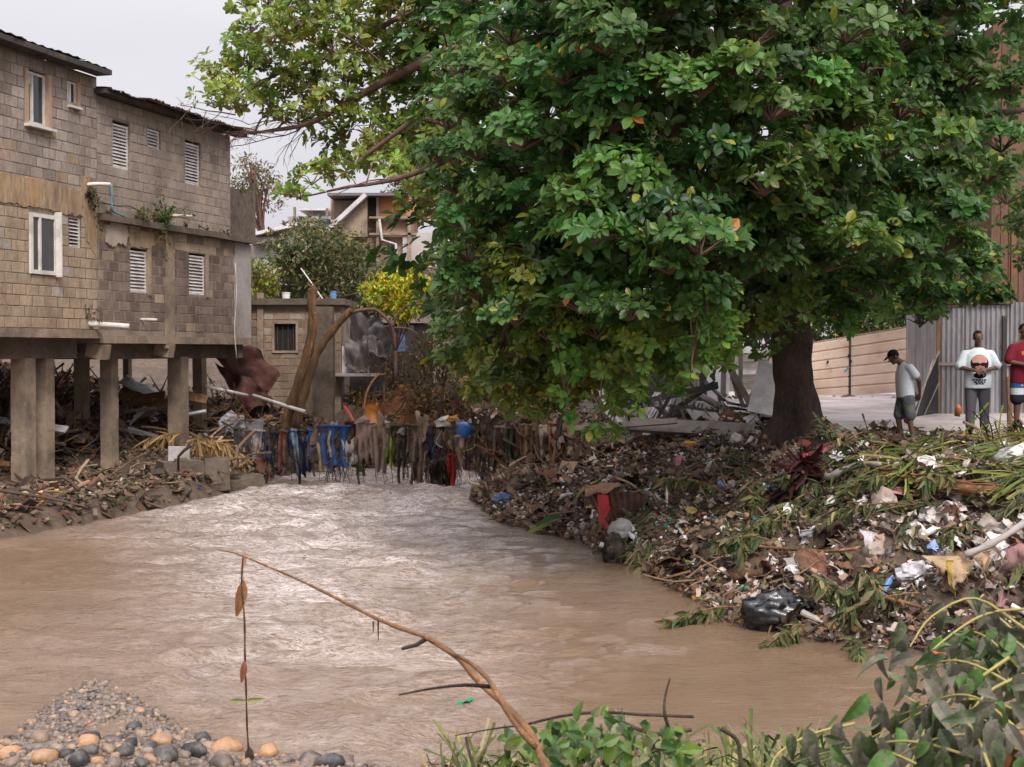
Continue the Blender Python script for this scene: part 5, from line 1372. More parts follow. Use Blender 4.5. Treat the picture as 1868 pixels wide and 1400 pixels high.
def fuse(name, shapes, mat, parent, voxel, tint, smooth_it=3, tintf=None):
    mb = MB()
    for V, F in shapes: mb.add(V, F)
    o = bpy.data.objects.new('tmp', mb.mesh('tmp', M[mat])); COL.objects.link(o)
    r_ = o.modifiers.new('r', 'REMESH'); r_.mode = 'VOXEL'; r_.voxel_size = voxel
    s_ = o.modifiers.new('s', 'SMOOTH'); s_.iterations = smooth_it; s_.factor = .5
    dg = bpy.context.evaluated_depsgraph_get(); ev = o.evaluated_get(dg); me = bpy.data.meshes.new_from_object(ev)
    V = np.array([v.co[:] for v in me.vertices]); quads = [list(p.vertices) for p in me.polygons]
    bpy.data.objects.remove(o); bpy.data.meshes.remove(me)
    f4 = [q_ for q_ in quads if len(q_) == 4]; f3 = [q_ for q_ in quads if len(q_) == 3]
    T = np.tile(np.asarray(tint, float), (len(V), 1)) if tintf is None else tintf(V)
    me = np_mesh(name, V, [np.array(f4)] + ([np.array(f3)] if f3 else []), M[mat], T, smooth=True)
    return link(name, me, parent)
SK = (.125, .066, .043)
def hand(wrist, d, palm_n, side, curl=.5, s=1.0):
    """palm, four unequal bent fingers and a thumb leaving the side of the palm"""
    d = np.asarray(d, float) / np.linalg.norm(d); n = np.asarray(palm_n, float); n = n - d * (n @ d); n /= np.linalg.norm(n); x = np.cross(d, n) * side
    w = np.asarray(wrist, float); out = []
    out.append(capsule(w, .026 * s, w + d * .075 * s, .034 * s, 10, 4)); out.append(capsule(w + x * .012 * s, .022 * s, w + d * .08 * s + x * .026 * s, .018 * s, 8, 4)); out.append(capsule(w - x * .012 * s, .022 * s, w + d * .08 * s - x * .026 * s, .018 * s, 8, 4))
    for k, (o_, L) in enumerate(((-.033, .062), (-.011, .075), (.011, .079), (.033, .070))):
        b_ = w + d * .092 * s + x * o_ * s; m_ = b_ + (d * math.cos(curl * .6) + n * math.sin(curl * .6)) * L * .55 * s; e_ = m_ + (d * math.cos(curl * 1.6) + n * math.sin(curl * 1.6)) * L * .55 * s
        out.append(capsule(b_, .0095 * s, m_, .0088 * s, 8, 4)); out.append(capsule(m_, .0088 * s, e_, .0075 * s, 8, 4))
    t0 = w + d * .03 * s + x * .03 * s; t1 = t0 + (x * .75 + d * .65 + n * .2) * .045 * s; out.append(capsule(t0, .013 * s, t1, .011 * s, 8, 4)); out.append(capsule(t1, .011 * s, t1 + (d * .9 + n * .4 + x * .1) * .034 * s, .009 * s, 8, 4))
    return out
def head_shapes(c, rot):
    """head about 23 cm high; local -y is the face"""
    T = lambda v: np.asarray(c) + rot @ np.asarray(v, float)
    s = [ell(T((0, .012, .025)), (.076, .094, .098), rot), ell(T((0, -.022, -.055)), (.056, .066, .062), rot)]
    s.append(capsule(T((0, -.085, .015)), .010, T((0, -.108, -.022)), .017, 8, 4))   # nose
    s.append(capsule(T((-.016, -.096, -.026)), .010, T((.016, -.096, -.026)), .010, 8, 4))
    s.append(capsule(T((-.022, -.079, -.058)), .0105, T((.022, -.079, -.058)), .0105, 8, 4)); s.append(capsule(T((-.018, -.078, -.071)), .011, T((.018, -.078, -.071)), .011, 8, 4))   # lips
    s.append(capsule(T((0, -.066, -.10)), .02, T((0, -.05, -.09)), .02, 8, 4))
    s.append(capsule(T((-.042, -.078, .034)), .011, T((-.014, -.086, .036)), .010, 8, 4)); s.append(capsule(T((.042, -.078, .034)), .011, T((.014, -.086, .036)), .010, 8, 4))   # brow
    for k in (-1, 1): s.append(ell(T((.078 * k, .012, -.005)), (.012, .024, .034), rot))
    return s
def head_extras(person, c, rot, hairmat_tint=(.012, .010, .010), cap=False, hair=True):
    T = lambda v: np.asarray(c) + rot @ np.asarray(v, float)
    mb = MB()
    for k in (-1, 1):
        V, F = ell(T((.030 * k, -.080, .012)), (.013, .008, .008), rot); mb.add(V, F, (.6, .57, .54)); V, F = ell(T((.030 * k, -.0865, .012)), (.006, .004, .006), rot); mb.add(V, F, (.02, .012, .01))
    e = MB()
    for k in (-1, 1):
        e = MB(); V, F = ell(T((.030 * k, -.080, .012)), (.013, .008, .008), rot); e.add(V, F, (.6, .57, .54)); V, F = ell(T((.030 * k, -.0865, .012)), (.006, .004, .006), rot); e.add(V, F, (.02, .012, .01)); e.build('eye', M['skin'], person, smooth=True)
    if hair:
        V, F = ell((0, 0, 0), (.081, .099, .101)); keep = [f for f in F[0] if not (V[f].mean(0)[1] < -.042 and V[f].mean(0)[2] < .055) and V[f].mean(0)[2] > -.045 - .25 * V[f].mean(0)[1] * 0 ]
        V = V + .004 * fbm(V * 60, 3, 2)[:, None]
        MB().add((V + [0, .014, .028]) @ rot.T + np.asarray(c), [np.array(keep)], hairmat_tint).build('hair', M['fabric'], person, smooth=True)

def build_person(label, loc, rotz, sh):
    p = thing('person', label, 'person', loc, rotz)
    sh(p); return p
# -- man in the white print shirt, facing us, hands together at the belly
def man_print(p, torso_tint=(.64, .69, .74), wide=1.0, hem=.77, skin=SK):
    hc = np.array([-.01, -.03, 1.635]); hr = rx(.04) @ rz(.06) 
    body = head_shapes(hc, hr)
    body.append(capsule((0, .01, 1.44), .062, (0, -.005, 1.55), .056, 14))
    body.append(loft([((0, .02, .92), .15, .10), ((0, .01, 1.05), .15, .10), ((0, .0, 1.2), .165, .11), ((0, .0, 1.33), .175, .105), ((0, .01, 1.42), .13, .08), ((0, .012, 1.46), .06, .055)]))
    for k in (-1, 1):
        sh_ = np.array([.195 * k * wide, .015, 1.37]); el = np.array([.295 * k * wide, -.02, 1.135]); wr = np.array([.085 * k, -.245, 1.075 + .02 * (k > 0)])
        body += [capsule(sh_, .058, el, .045), capsule(el, .044, wr, .028), capsule((.06 * k, .01, 1.43), .06, sh_, .06)]
        body += hand(wr, np.array([-.75 * k, -.25, -.12 + .1 * k]), np.array([0, .5, -.85]), k, .7)
        body += [capsule((.09 * k, .02, .90), .098, (.105 * k, .0, .50), .066), capsule((.105 * k, .0, .50), .06, (.11 * k, .03, .09), .042), capsule((.11 * k, .04, .05), .045, (.125 * k, -.15, .035), .036)]
    fuse('body', body, 'skin', p, .0085, skin)
    head_extras(p, hc, hr)
    shirt = [loft([((0, .01, hem), .218, .158), ((0, .008, hem + .02), .224, .162), ((0, .0, .93), .226, .165), ((0, -.005, 1.05), .224, .166), ((0, -.005, 1.2), .218, .16), ((0, .0, 1.32), .205, .138), ((0, .008, 1.41), .178, .105), ((0, .012, 1.468), .095, .078)], 28)]
    for k in (-1, 1):
        shirt += [capsule((.10 * k, .012, 1.385), .078, (.20 * k * wide, .014, 1.352), .076), capsule((.20 * k * wide, .014, 1.352), .076, (.278 * k * wide, -.012, 1.165), .083)]
    s_ = fuse('shirt', shirt, 'fabric', p, .012, torso_tint)
    return s_
def project_print(shirt, parent, pieces):
    bv = BVHTree.FromPolygons([v.co[:] for v in shirt.data.vertices], [list(q_.vertices) for q_ in shirt.data.polygons])
    for (nm, pts, tint, lift) in pieces:
        pts = np.asarray(pts, float); c = pts.mean(0); rings = [c[None]] + [c + (pts - c) * s for s in (.33, .66, 1.0)]
        V = []; n = len(pts)
        for q_ in np.concatenate(rings):
            h = bv.ray_cast(Vector((q_[0], -1.0, q_[1])), Vector((0, 1, 0)))
            V.append([q_[0], (h[0].y if h[0] is not None else -.15) - lift, q_[1]])
        i = np.arange(n); j = (i + 1) % n
        F3 = np.stack([np.zeros(n, int), 1 + i, 1 + j], -1); F4 = np.concatenate([np.stack([1 + i + n * r_, 1 + i + n * (r_ + 1), 1 + j + n * (r_ + 1), 1 + j + n * r_], -1) for r_ in (0, 1)])
        MB().add(V, [F3, F4], tint).build(nm, M['fabric'], parent)
def oval(cx, cy, rx_, ry_, n=20, a0=0, a1=360): a = np.radians(np.linspace(a0, a1, n, endpoint=a1 - a0 < 360)); return np.stack([cx + rx_ * np.cos(a), cy + ry_ * np.sin(a)], -1)
def trousers(p, tint, hem=.07, w=1.0, loose=0):
    t = [loft([((0, .015, .96), .185, .14), ((0, .015, .86), .20, .148), ((0, .015, .80), .195, .14)])]
    for k in (-1, 1): t += [capsule((.10 * k, .015, .84), .118 + loose, (.112 * k, .01, .5), .092 + loose), capsule((.112 * k, .01, .5), .09 + loose, (.12 * k, .03, hem + .07), .078 + loose)]
    return fuse('trousers', t, 'fabric', p, .012, tint)
def shoes(p, tint, xs=((-.125), (.125))):
    for x_ in xs: fuse('shoe', [capsule((x_ * .95, .05, .05), .052, (x_ * 1.08, -.16, .04), .043), capsule((x_, .04, .09), .046, (x_, .03, .12), .045)], 'fabric', p, .012, tint)
m2_loc = P(1783, 800, 24.3)
z2 = hz(m2_loc[0], 24.3)
pA = thing('person', 'man in a white shirt with a big printed face, arms folded at his belly', 'person', (m2_loc[0], 24.3, z2), R(-6))
sA = man_print(pA, wide=1.08)
project_print(sA, pA, [('print_face', oval(.0, 1.20, .152, .150, 26), (.03, .022, .02), .004), ('print_face', oval(.0, 1.255, .128, .088, 24), (.52, .26, .21), .007), ('print_glasses', oval(-.06, 1.185, .064, .030, 16), (.012, .012, .014), .010), ('print_glasses', oval(.06, 1.185, .064, .030, 16), (.012, .012, .014), .010),
    ('print_face', oval(.0, 1.135, .078, .045, 18), (.36, .17, .13), .009), ('print_beard', oval(.0, 1.00, .105, .055, 20), (.02, .018, .018), .006)] +
    [('print_lettering', [(x_ * 1.3, z_ - .09), (x_ * 1.3 + w_ * 1.3, z_ - .084), (x_ * 1.3 + w_ * 1.17, z_ - .115), (x_ * 1.3 - .004, z_ - .112)], (.035, .035, .04), .006) for (x_, z_, w_) in ((-.095, 1.02, .03), (-.055, 1.022, .022), (-.025, 1.02, .036), (.02, 1.021, .02), (.048, 1.02, .034), (-.075, .985, .04), (-.025, .986, .022), (.005, .985, .036), (.05, .984, .022), (-.055, .955, .03), (-.015, .956, .026), (.02, .955, .03))])
trousers(pA, (.115, .105, .125)); shoes(pA, (.03, .03, .035))
# -- man in the dark red shirt, cut by the frame edge
m3 = P(1866, 800, 23.6)
pB = thing('person', 'man in a dark red printed shirt and blue white shorts at the right edge', 'person', (m3[0], 23.6, hz(m3[0], 23.6)), R(14))
sB = man_print(pB, (.155, .016, .028), wide=1.0, skin=(.12, .06, .04))
project_print(sB, pB, [('print_lettering', [(x_, 1.30), (x_ + w_, 1.305), (x_ + w_ * .8, 1.24), (x_ + .004, 1.245)], (.52, .17, .06), .006) for (x_, w_) in ((-.12, .035), (-.075, .04), (-.025, .034), (.02, .04), (.07, .036))])
def shorts_(p, z0, z1, tint, tintf=None, grow=0, leg_end=None):
    t = [loft([((0, .015, z1), .185 + grow, .14 + grow), ((0, .015, z1 - .1), .202 + grow, .15 + grow), ((0, .015, z1 - .17), .20 + grow, .145 + grow)])]
    for k in (-1, 1): t += [capsule((.10 * k, .015, z1 - .13), .118 + grow, (.112 * k, .008, z0 + .07), .108 + grow)]
    return fuse('shorts', t, 'fabric', p, .012, tint, tintf=tintf)
def tfB(V):
    T = np.tile([.03, .08, .22], (len(V), 1)); T[V[:, 2] < .70] = [.5, .52, .55]; T[V[:, 2] < .585] = [.02, .022, .03]
    m = (np.abs(V[:, 0] + .06 + .02 * np.sin(V[:, 2] * 40)) < .07) & (np.abs(V[:, 2] - .78) < .05); T[m] = [.42, .5, .45]; return T
shorts_(pB, .45, .95, None, tfB, .005); shoes(pB, (.02, .02, .025))
MB().box((-.20, -.02, 1.0), (.02, .02, .02)).build('wristband', M['fabric'], pB) if False else None
# -- man in cap and grey shorts, side on, bending to look down
m1 = P(1648, 805, 24.7)
pC = thing('person', 'man in black cap, white shirt and grey shorts stooping to look down', 'person', (m1[0], 24.7, hz(m1[0], 24.7)), R(-82))
def man_stoop(p):   # local -y is forward
    hc = np.array([0, -.19, 1.50]); hr = rx(.60)
    b_ = head_shapes(hc, hr)
    b_.append(capsule((0, -.01, 1.37), .06, (0, -.14, 1.46), .054, 12))
    b_ += [loft([((0, .03, .88), .15, .105), ((0, .02, 1.0), .145, .10), ((0, .01, 1.13), .16, .11), ((0, .005, 1.25), .17, .105), ((0, .01, 1.36), .13, .08), ((0, .01, 1.405), .06, .05)])]
    for k in (-1, 1):
        s_ = np.array([.185 * k, .03, 1.335]); e_ = np.array([.235 * k, .17, 1.10]); w_ = np.array([.10 * k, .25, .86])
        b_ += [capsule(s_, .056, e_, .043), capsule(e_, .042, w_, .027), capsule((.06 * k, .015, 1.37), .055, s_, .056)]
        b_ += hand(w_, np.array([-.5 * k, .12, -.75]), np.array([0, -1, .2]), k, .8)
        dy = .06 * k
        b_ += [capsule((.09 * k, .04, .86), .095, (.10 * k, .0 + dy, .48), .062), capsule((.10 * k, dy, .48), .058, (.10 * k, .07 + dy, .09), .038), capsule((.10 * k, .08 + dy, .05), .042, (.115 * k, -.11 + dy, .035), .034)]
    fuse('body', b_, 'skin', p, .0085, SK); head_extras(p, hc, hr)
    s_ = [loft([((0, .035, .80), .20, .148), ((0, .03, .865), .203, .15), ((0, .02, .96), .20, .148), ((0, .012, 1.1), .20, .15), ((0, .008, 1.22), .203, .14), ((0, .01, 1.34), .172, .105), ((0, .012, 1.415), .092, .078)], 28)]
    for k in (-1, 1): s_ += [capsule((.10 * k, .015, 1.335), .076, (.19 * k, .03, 1.315), .074), capsule((.19 * k, .03, 1.315), .074, (.222 * k, .115, 1.19), .076)]
    fuse('shirt', s_, 'fabric', p, .012, (.66, .69, .74))
    t = [loft([((0, .03, .92), .178, .14), ((0, .035, .82), .195, .148), ((0, .035, .76), .19, .14)])]
    for k in (-1, 1): t += [capsule((.10 * k, .035, .80), .115, (.105 * k, .02 + .05 * k, .50), .105)]
    fuse('shorts', t, 'fabric', p, .012, None, tintf=lambda V: np.where((fbm(V * 14, 4, 2) > .25)[:, None], [.16, .16, .13], [.10, .105, .12]))
    for k in (-1, 1): fuse('shoe', [capsule((.10 * k, .09 + .06 * k, .045), .05, (.115 * k, -.13 + .06 * k, .04), .042)], 'fabric', p, .012, (.022, .022, .025))
    # cap: crown and peak
    V, F = ell((0, .012, .035), (.086, .104, .098)); keep = np.array([f for f in F[0] if V[f].mean(0)[2] > .045]); mb = MB(); mb.add(V @ hr.T + hc, [keep], (.012, .012, .014))
    a = np.radians(np.linspace(200, 340, 13)); A = np.array([[[.082 * np.cos(t_) * (1 + .12 * s), -.0 + (.098 + .085 * s * abs(math.sin(t_)) ** 2) * np.sin(t_), .055 - .012 * s + .012 * math.cos(t_) ** 2] for s in (0, .5, 1)] for t_ in a])
    V, F = grid_vf(A, .006); mb.add(V @ hr.T + hc, F, (.014, .014, .016)); mb.build('cap', M['fabric'], p, smooth=True)
man_stoop(pC)
# the stick he holds behind his back
tag(MB().tube([P(1665, 775, 24.9), P(1702, 655, 25.6)], .014, 6).build('stick', M['wood_grey']), 'thin pale stick held behind the stooping man in the cap', 'stick')
tag(MB().add(ICO2[0] * np.array([.09, .07, .08]), [ICO2[1]], tint=(.30, .02, .03)).build('red_bag', M['plastic'], loc=P(1657, 766, 25.2), smooth=True), 'small dark red bag behind the calves of the stooping man', 'bag')
fbx = MB(); fbx.tube(np.array([P(1746, 760, 25.4), P(1748, 745, 25.4), P(1747, 738, 25.4)]), [.05, .06, .03], 10, tint=(.45, .14, .04)); tag(fbx.build('orange_bottle', M['plastic'], smooth=True), 'orange bottle standing on the ground left of the print shirt man', 'bottle')
tag(MB().tube([P(1843, 798, 24.6), P(1840, 690, 25.2)], .05, 8).build('post', M['wood_brown']), 'wooden post standing between the two men at the right', 'post')
# ------------------------------------------------------------------ cable across the river with washed up clothes
YK = 31.8
rope_pts = [P(405, 770, 32.6), P(440, 786, 32.2), P(500, 789, YK), P(570, 786, YK), P(640, 779, YK - .1), P(720, 779, YK - .3), P(800, 780, YK - .6), P(860, 772, YK - 1.0), P(925, 782, 29.6), P(985, 780, 27.7), P(1050, 772, 26.6)]
rope = smooth_path(rope_pts, 8)
tag(MB().tube(rope, .02, 6).build('cable', M['roof_board']), 'sagging dark cable strung across the river, holding washed up clothes', 'cable')
def rope_at(px):
    x_, _ = proj(rope); i = int(np.argmin(np.abs(x_ - px))); return rope[i]
def hang(name, label, cat, px0, px1, py0, py1, tint, seed, folds=3, rag=.06, depth=.07, taper=0.0, strips=0, mat='cloth', Yo=0.0, group=None, legs=False, skew=0.0):
    r = np.random.default_rng(seed); wd_px = (px1 - px0) * .10; px0 -= wd_px; px1 += wd_px; c = rope_at((px0 + px1) / 2); Y = c[1] + Yo
    py1 = py0 + (py1 - py0) * (.9 if py1 - py0 > 40 else 1); a, b = P(px0, py0, Y), P(px1, py0, Y); zt, zb = a[2], P(px0, py1, Y)[2]; W = b[0] - a[0]; H = zt - zb
    nu = max(10, int(W / .03)); nv = max(10, int(H / .06)); u = np.linspace(0, 1, nu); v = np.linspace(0, 1, nv)
    U, Vv = np.meshgrid(u, v, indexing='ij')
    lenf = 1 + (rag * 1.6 * fbm(np.stack([u * 5, u * 0 + seed * 1.7, u * 0], -1), seed, 3))[:, None] + np.interp(u, np.linspace(0, 1, 5), r.normal(0, rag * 1.2, 5))[:, None]
    wid = 1 - taper * Vv + .10 * np.interp(Vv, np.linspace(0, 1, 6), r.normal(0, 1, 6)) * .6
    X = a[0] + W * .5 + (U - .5) * W * wid + skew * Vv * H + .03 * r.normal() * Vv
    if legs: X = X + np.where(U < .5, -1, 1) * .035 * W * ss((Vv - .3) / .2)
    Z = zt - Vv * H * lenf
    ph = r.random() * 6
    D = 1.7 * depth * (.35 + .65 * Vv) * np.sin(folds * 2 * np.pi * U + ph + 1.5 * np.sin(Vv * 3 + ph)) + .09 * fbm(np.stack([U * 3, Vv * 4, U * 0 + seed], -1), seed, 3)
    Yg = Y - .03 + D
    # wraps over the cable at its top
    top = Vv < .06; 
    A = np.stack([X, Yg, Z], -1)
    org = np.array([c[0], Y, zt]); mb = MB()
    tt = np.asarray(tint, float)
    if legs:
        k = nu // 2; mb.grid(A[:k + 1] - org, tint=tt, thick=.012); B = A[k:].copy(); B[:, :, 1] += .02; mb.grid(B - org, tint=tt, thick=.012)
    elif strips:
        e = np.linspace(0, nu - 1, strips + 1).astype(int)
        for i in range(strips):
            if e[i + 1] - e[i] < 2: continue
            S = A[e[i]:e[i + 1]].copy(); cut = int(nv * r.uniform(.6, 1)); S = S[:, :max(cut, 4)]
            S[:, :, 0] += .05 * r.normal() * np.linspace(0, 1, S.shape[1])[None]; mb.grid(S - org, tint=tt * r.uniform(.7, 1.25), thick=.008)
    else: mb.grid(A - org, tint=tt, thick=.012)
    # bunched roll over the cable
    q_ = np.array([[x_, Y - .01, zt - .01 + .012 * math.sin(i)] for i, x_ in enumerate(np.linspace(a[0], b[0], 7))]) - org
    mb.tube(q_, .035 + .012 * np.sin(np.arange(7) * 2.3), 8, tint=tt * .9)
    o = mb.build(name, M[mat], loc=org, smooth=True)
    return tag(o, label, cat, group)
CL = [
 ('rag', 'grey black bunched rag at the very left start of the cable', 'rag', 428, 448, 782, 850, (.07, .062, .06), 3, .15),
 ('rag', 'muddy grey cloth left of the dark blue shirt', 'rag', 446, 466, 786, 858, (.15, .12, .105), 3, .15),
 ('rag', 'white and grey torn cloth touching the dark blue shirt', 'rag', 464, 483, 786, 826, (.34, .29, .28), 3, .15),
 ('shirt', 'dark blue shirt, first garment at the left end of the cable', 'shirt', 481, 498, 788, 848, (.025, .04, .08), 2, .1),
 ('rag', 'charcoal rag hanging just right of the leftmost blue shirt', 'rag', 497, 512, 789, 872, (.04, .038, .04), 2, .2),
 ('rag', 'red and brown patterned rag near the left end of the cable', 'rag', 511, 523, 787, 846, (.16, .06, .045), 2, .12),
 ('shorts', 'narrow navy shorts between the patterned rag and light jeans', 'shorts', 521, 534, 786, 838, (.02, .04, .10), 2, .08),
 ('jeans', 'light blue jeans leg hung by a white seam', 'jeans', 532, 546, 785, 848, (.16, .21, .30), 2, .08),
 ('trousers', 'long dark navy trouser leg reaching towards the water', 'trousers', 545, 561, 786, 872, (.012, .018, .035), 2, .12),
 ('shirt', 'small bright blue shirt between navy trousers and tan strap', 'shirt', 562, 578, 785, 842, (.05, .09, .20), 2, .1),
 ('strap', 'pale tan strap hanging left of the big blue jeans', 'strap', 577, 590, 784, 862, (.36, .25, .17), 1, .06),
 ('jeans', 'big bright blue denim garment, widest on the cable', 'jeans', 586, 634, 777, 858, (.035, .09, .23), 3, .07),
 ('trousers', 'dark maroon brown trousers right of the big blue denim', 'trousers', 633, 657, 770, 838, (.075, .03, .022), 2, .03),
 ('dress', 'long pinkish beige dress hanging next to the maroon trousers', 'dress', 656, 681, 772, 850, (.37, .25, .21), 3, .10),
 ('dress', 'taupe pointed cloth tapering towards the water', 'cloth', 682, 708, 778, 866, (.30, .22, .18), 2, .05),
 ('scarf', 'narrow lime green scarf hung beside the taupe cloth', 'scarf', 704, 717, 781, 853, (.30, .38, .04), 2, .07),
 ('rag', 'dark olive bundle of rags right of the lime scarf', 'rag', 716, 738, 777, 850, (.055, .055, .03), 3, .15),
 ('rag', 'shredded charcoal rags in the middle of the cable', 'rag', 736, 758, 776, 890, (.05, .042, .04), 3, .2),
 ('rag', 'muddy pink brown rags dangling low left of the black jacket', 'rag', 757, 783, 777, 893, (.22, .15, .12), 3, .18),
 ('jacket', 'black and blue jacket with a pale zip line, hanging right of centre', 'jacket', 784, 817, 779, 850, (.022, .026, .045), 2, .08),
 ('trousers', 'soaked black trousers hanging under the black jacket', 'trousers', 786, 818, 842, 902, (.014, .013, .014), 2, .16),
 ('shirt', 'khaki beige shirt hanging right of the black jacket', 'shirt', 815, 838, 780, 832, (.27, .23, .15), 2, .12),
 ('rag', 'red rag dangling to the water below the khaki shirt', 'rag', 817, 831, 830, 884, (.36, .03, .025), 2, .15),
 ('rag', 'grey pink muddy cloth behind the red rag', 'rag', 832, 872, 797, 856, (.36, .27, .25), 3, .2),
 ('rag', 'dark torn rag at the right end of the cable', 'rag', 868, 886, 786, 885, (.045, .035, .03), 2, .25),
 ('rag', 'brown hanging rag above the debris dam', 'rag', 884, 905, 784, 905, (.14, .09, .055), 2, .2),
 ('rag', 'muddy beige rag on the cable above the start of the dam', 'rag', 905, 930, 780, 880, (.26, .19, .14), 3, .2),
 ('shirt', 'dark green shirt tangled in the dam', 'shirt', 928, 955, 782, 860, (.04, .06, .035), 3, .15),
 ('rag', 'brown blanket hanging over the middle of the dam', 'rag', 952, 985, 776, 870, (.20, .12, .075), 4, .12),
 ('rag', 'pale pinkish cloth hanging next to the brown blanket', 'rag', 985, 1005, 778, 850, (.42, .32, .28), 3, .15),
 ('rag', 'reddish tan cloth bundle hanging near the right end of the dam', 'rag', 1003, 1030, 772, 840, (.33, .16, .10), 3, .15),
]
for k, (nm, lab, cat, x0, x1, y0, y1, tint, fo_, rg) in enumerate(CL):
    hang(nm, lab, cat, x0, x1, y0, y1, tint, 100 + k, fo_, rg, strips=(4 if rg >= .2 else 0), legs=nm == 'trousers' and x1 - x0 > 20, Yo=-.05 * (k % 3), taper=.35 if 'pointed' in lab else .02)
mb = MB(); q_ = smooth_path([P(806, 786, 31.05), P(796, 808, 31.0), P(813, 820, 31.0)], 4); mb.tube(q_, .012, 5, tint=(.5, .5, .5)); tag(mb.build('zip_cord', M['cloth']), 'pale cord crossing the black jacket on the cable', 'cord')
V = ICO2[0] * np.array([.20, .14, .19]); V[:, 2] *= np.where(V[:, 2] < 0, 1.15, .8); V = V + .05 * fbm(V * 9, 3, 3)[:, None]
tag(MB().add(V, [ICO2[1]], tint=(.03, .14, .46)).build('blue_bag', M['plastic'], loc=P(845, 781, 30.6), smooth=True), 'bright blue plastic bag caught at the right end of the cable', 'bag')
for k, (px, py, s, t, lab) in enumerate(((812, 770, .16, (.55, .55, .48), 'off white crumpled cloth on top of the cable left of the blue bag'), (826, 765, .10, (.45, .17, .04), 'orange scrap on the cable left of the blue bag'), (866, 768, .10, (.6, .56, .54), 'white tatter caught on the cable right of the blue bag'), (700, 772, .13, (.5, .42, .38), 'pale bunched cloth tied over the cable above the lime scarf'), (663, 768, .12, (.32, .24, .21), 'beige bunched cloth on the cable above the long dress'), (745, 785, .16, (.20, .17, .16), 'grey knotted bundle on the middle of the cable'))):
    V = ICO2[0] * s * np.array([1.3, .8, .8]); V = V + s * .6 * fbm(V * 8, k, 3)[:, None]
    c = rope_at(px); tag(MB().add(V, [ICO2[1]], tint=t).build('cloth_bundle', M['cloth'], loc=(P(px, py, c[1])[0], c[1] - .05, P(px, py, c[1])[2]), smooth=False), lab, 'cloth')
# roots and torn strips dangling into the current: one tangled mass
r_ = np.random.default_rng(3); mb = MB()
for k in range(190):
    px = r_.choice([r_.uniform(485, 880), r_.uniform(590, 640), r_.uniform(760, 830), r_.uniform(830, 1060)]); c = rope_at(px); Y = c[1] + r_.uniform(-.15, .15)
    z0 = c[2] - r_.uniform(0, .7); L = min(r_.uniform(.3, 1.25), z0 + .05) ; p0 = np.array([P(px, 700, Y)[0], Y, z0]); pts = [p0]
    for i in range(5): pts.append(pts[-1] + np.array([r_.normal(0, .045), r_.normal(0, .04), -L / 5]))
    mb.tube(smooth_path(pts, 2), np.linspace(r_.uniform(.006, .018), .004, 11), 4, tint=np.array([.07, .05, .038]) * r_.uniform(.5, 2.2) * (1 + r_.normal(0, .1, 3)), cap=False)
for k in range(80):   # flat ribbons of torn plastic and cloth
    px = r_.uniform(485, 1040); c = rope_at(px); Y = c[1] + r_.uniform(-.2, .12); z0 = c[2] - r_.uniform(-.05, .6); L = min(r_.uniform(.2, .9), z0 - .02); w = r_.uniform(.015, .05)
    n = 6; x0 = P(px, 700, Y)[0]; A = np.array([[[x0 + s * w + .03 * math.sin(j + k), Y + .03 * math.sin(j * 1.7 + k) + .015 * s, z0 - L * j / n] for j in range(n + 1)] for s in (-1, 0, 1)])
    mb.grid(A, tint=np.array([(.06, .05, .045), (.3, .26, .24), (.12, .08, .05), (.05, .07, .12), (.10, .10, .04), (.2, .05, .04)][r_.integers(0, 6)]) * r_.uniform(.6, 1.3))
tag(mb.build('tangled_strands', M['litter']), 'tangle of roots and torn strips dangling from the cable to the water', None, kind='stuff')
# ------------------------------------------------------------------ washed up debris on the banks
def bank_points(n, seed, box, test):
    g = np.random.default_rng(seed); out = []
    while sum(len(o) for o in out) < n:
        x = g.uniform(box[0], box[1], n * 2); y = g.uniform(box[2], box[3], n * 2)
        k = test(x, y, g); out.append(np.stack([x[k], y[k]], -1))
    return np.concatenate(out)[:n]
def on_right(x, y, g):
    b, ins = river_sd(x, y); d = b['R']
    return (~ins) & (d < 7.5) & (d <= np.minimum(b['L'], np.minimum(b['N'], b['V']))) & ((y < 25.3 + .5 * np.sin(x * 2)) | ((x < 3.7) & (y < 29.5))) & (x > -1) & (d < 7.5)
def on_right_wet(x, y, g):
    b, ins = river_sd(x, y); return (~ins) & (b['R'] < .55) & (b['N'] > 1) & (y < 30)
def on_left(x, y, g):
    b, ins = river_sd(x, y); return (~ins) & (b['L'] < 9) & (y > 20) & (x < -4) & (y < 37)
def on_back(x, y, g):
    b, ins = river_sd(x, y); return (~ins) & (y > 33) & (y < 41) & (x > -6.5) & (x < 3.0)
def on_dam(x, y, g):
    return ((x - .55) / 1.3) ** 2 + ((y - 28.3) / 2.0) ** 2 < 1
def gpos(xy, lift=0.0): return np.concatenate([xy, (terrain(xy[:, 0], xy[:, 1]) + lift)[:, None]], 1)
gD = np.random.default_rng(8)
def crumple(seed, n=4):
    u = np.linspace(-.5, .5, n); X, Y = np.meshgrid(u, u, indexing='ij'); q_ = np.stack([X, Y, X * 0 + seed], -1)
    A = np.stack([X + .12 * vnoise(q_ * 4, 3), Y + .12 * vnoise(q_ * 4, 5), .35 * vnoise(q_ * 3.1, 7)], -1); return grid_vf(A)
STICK = tube_vf(np.array([[0, -.5, 0], [.05, -.15, .03], [-.02, .2, .0], [.04, .5, .04]]), np.array([.028, .025, .02, .008]), 5)
CHIP = (MB().box((0, 0, 0), (1, .45, .12), jit=.03)); CHIP = (CHIP.V[0], [CHIP.F[4][0]])
SCR = [crumple(k) for k in range(4)]
def lump(seed, s=(1, .8, .6)):
    V = ICO1[0] * np.array(s); return V + .4 * vnoise(V * 1.7 + seed, 3)[:, None] * V, [ICO1[1]]
LUMP = [lump(k) for k in range(3)]
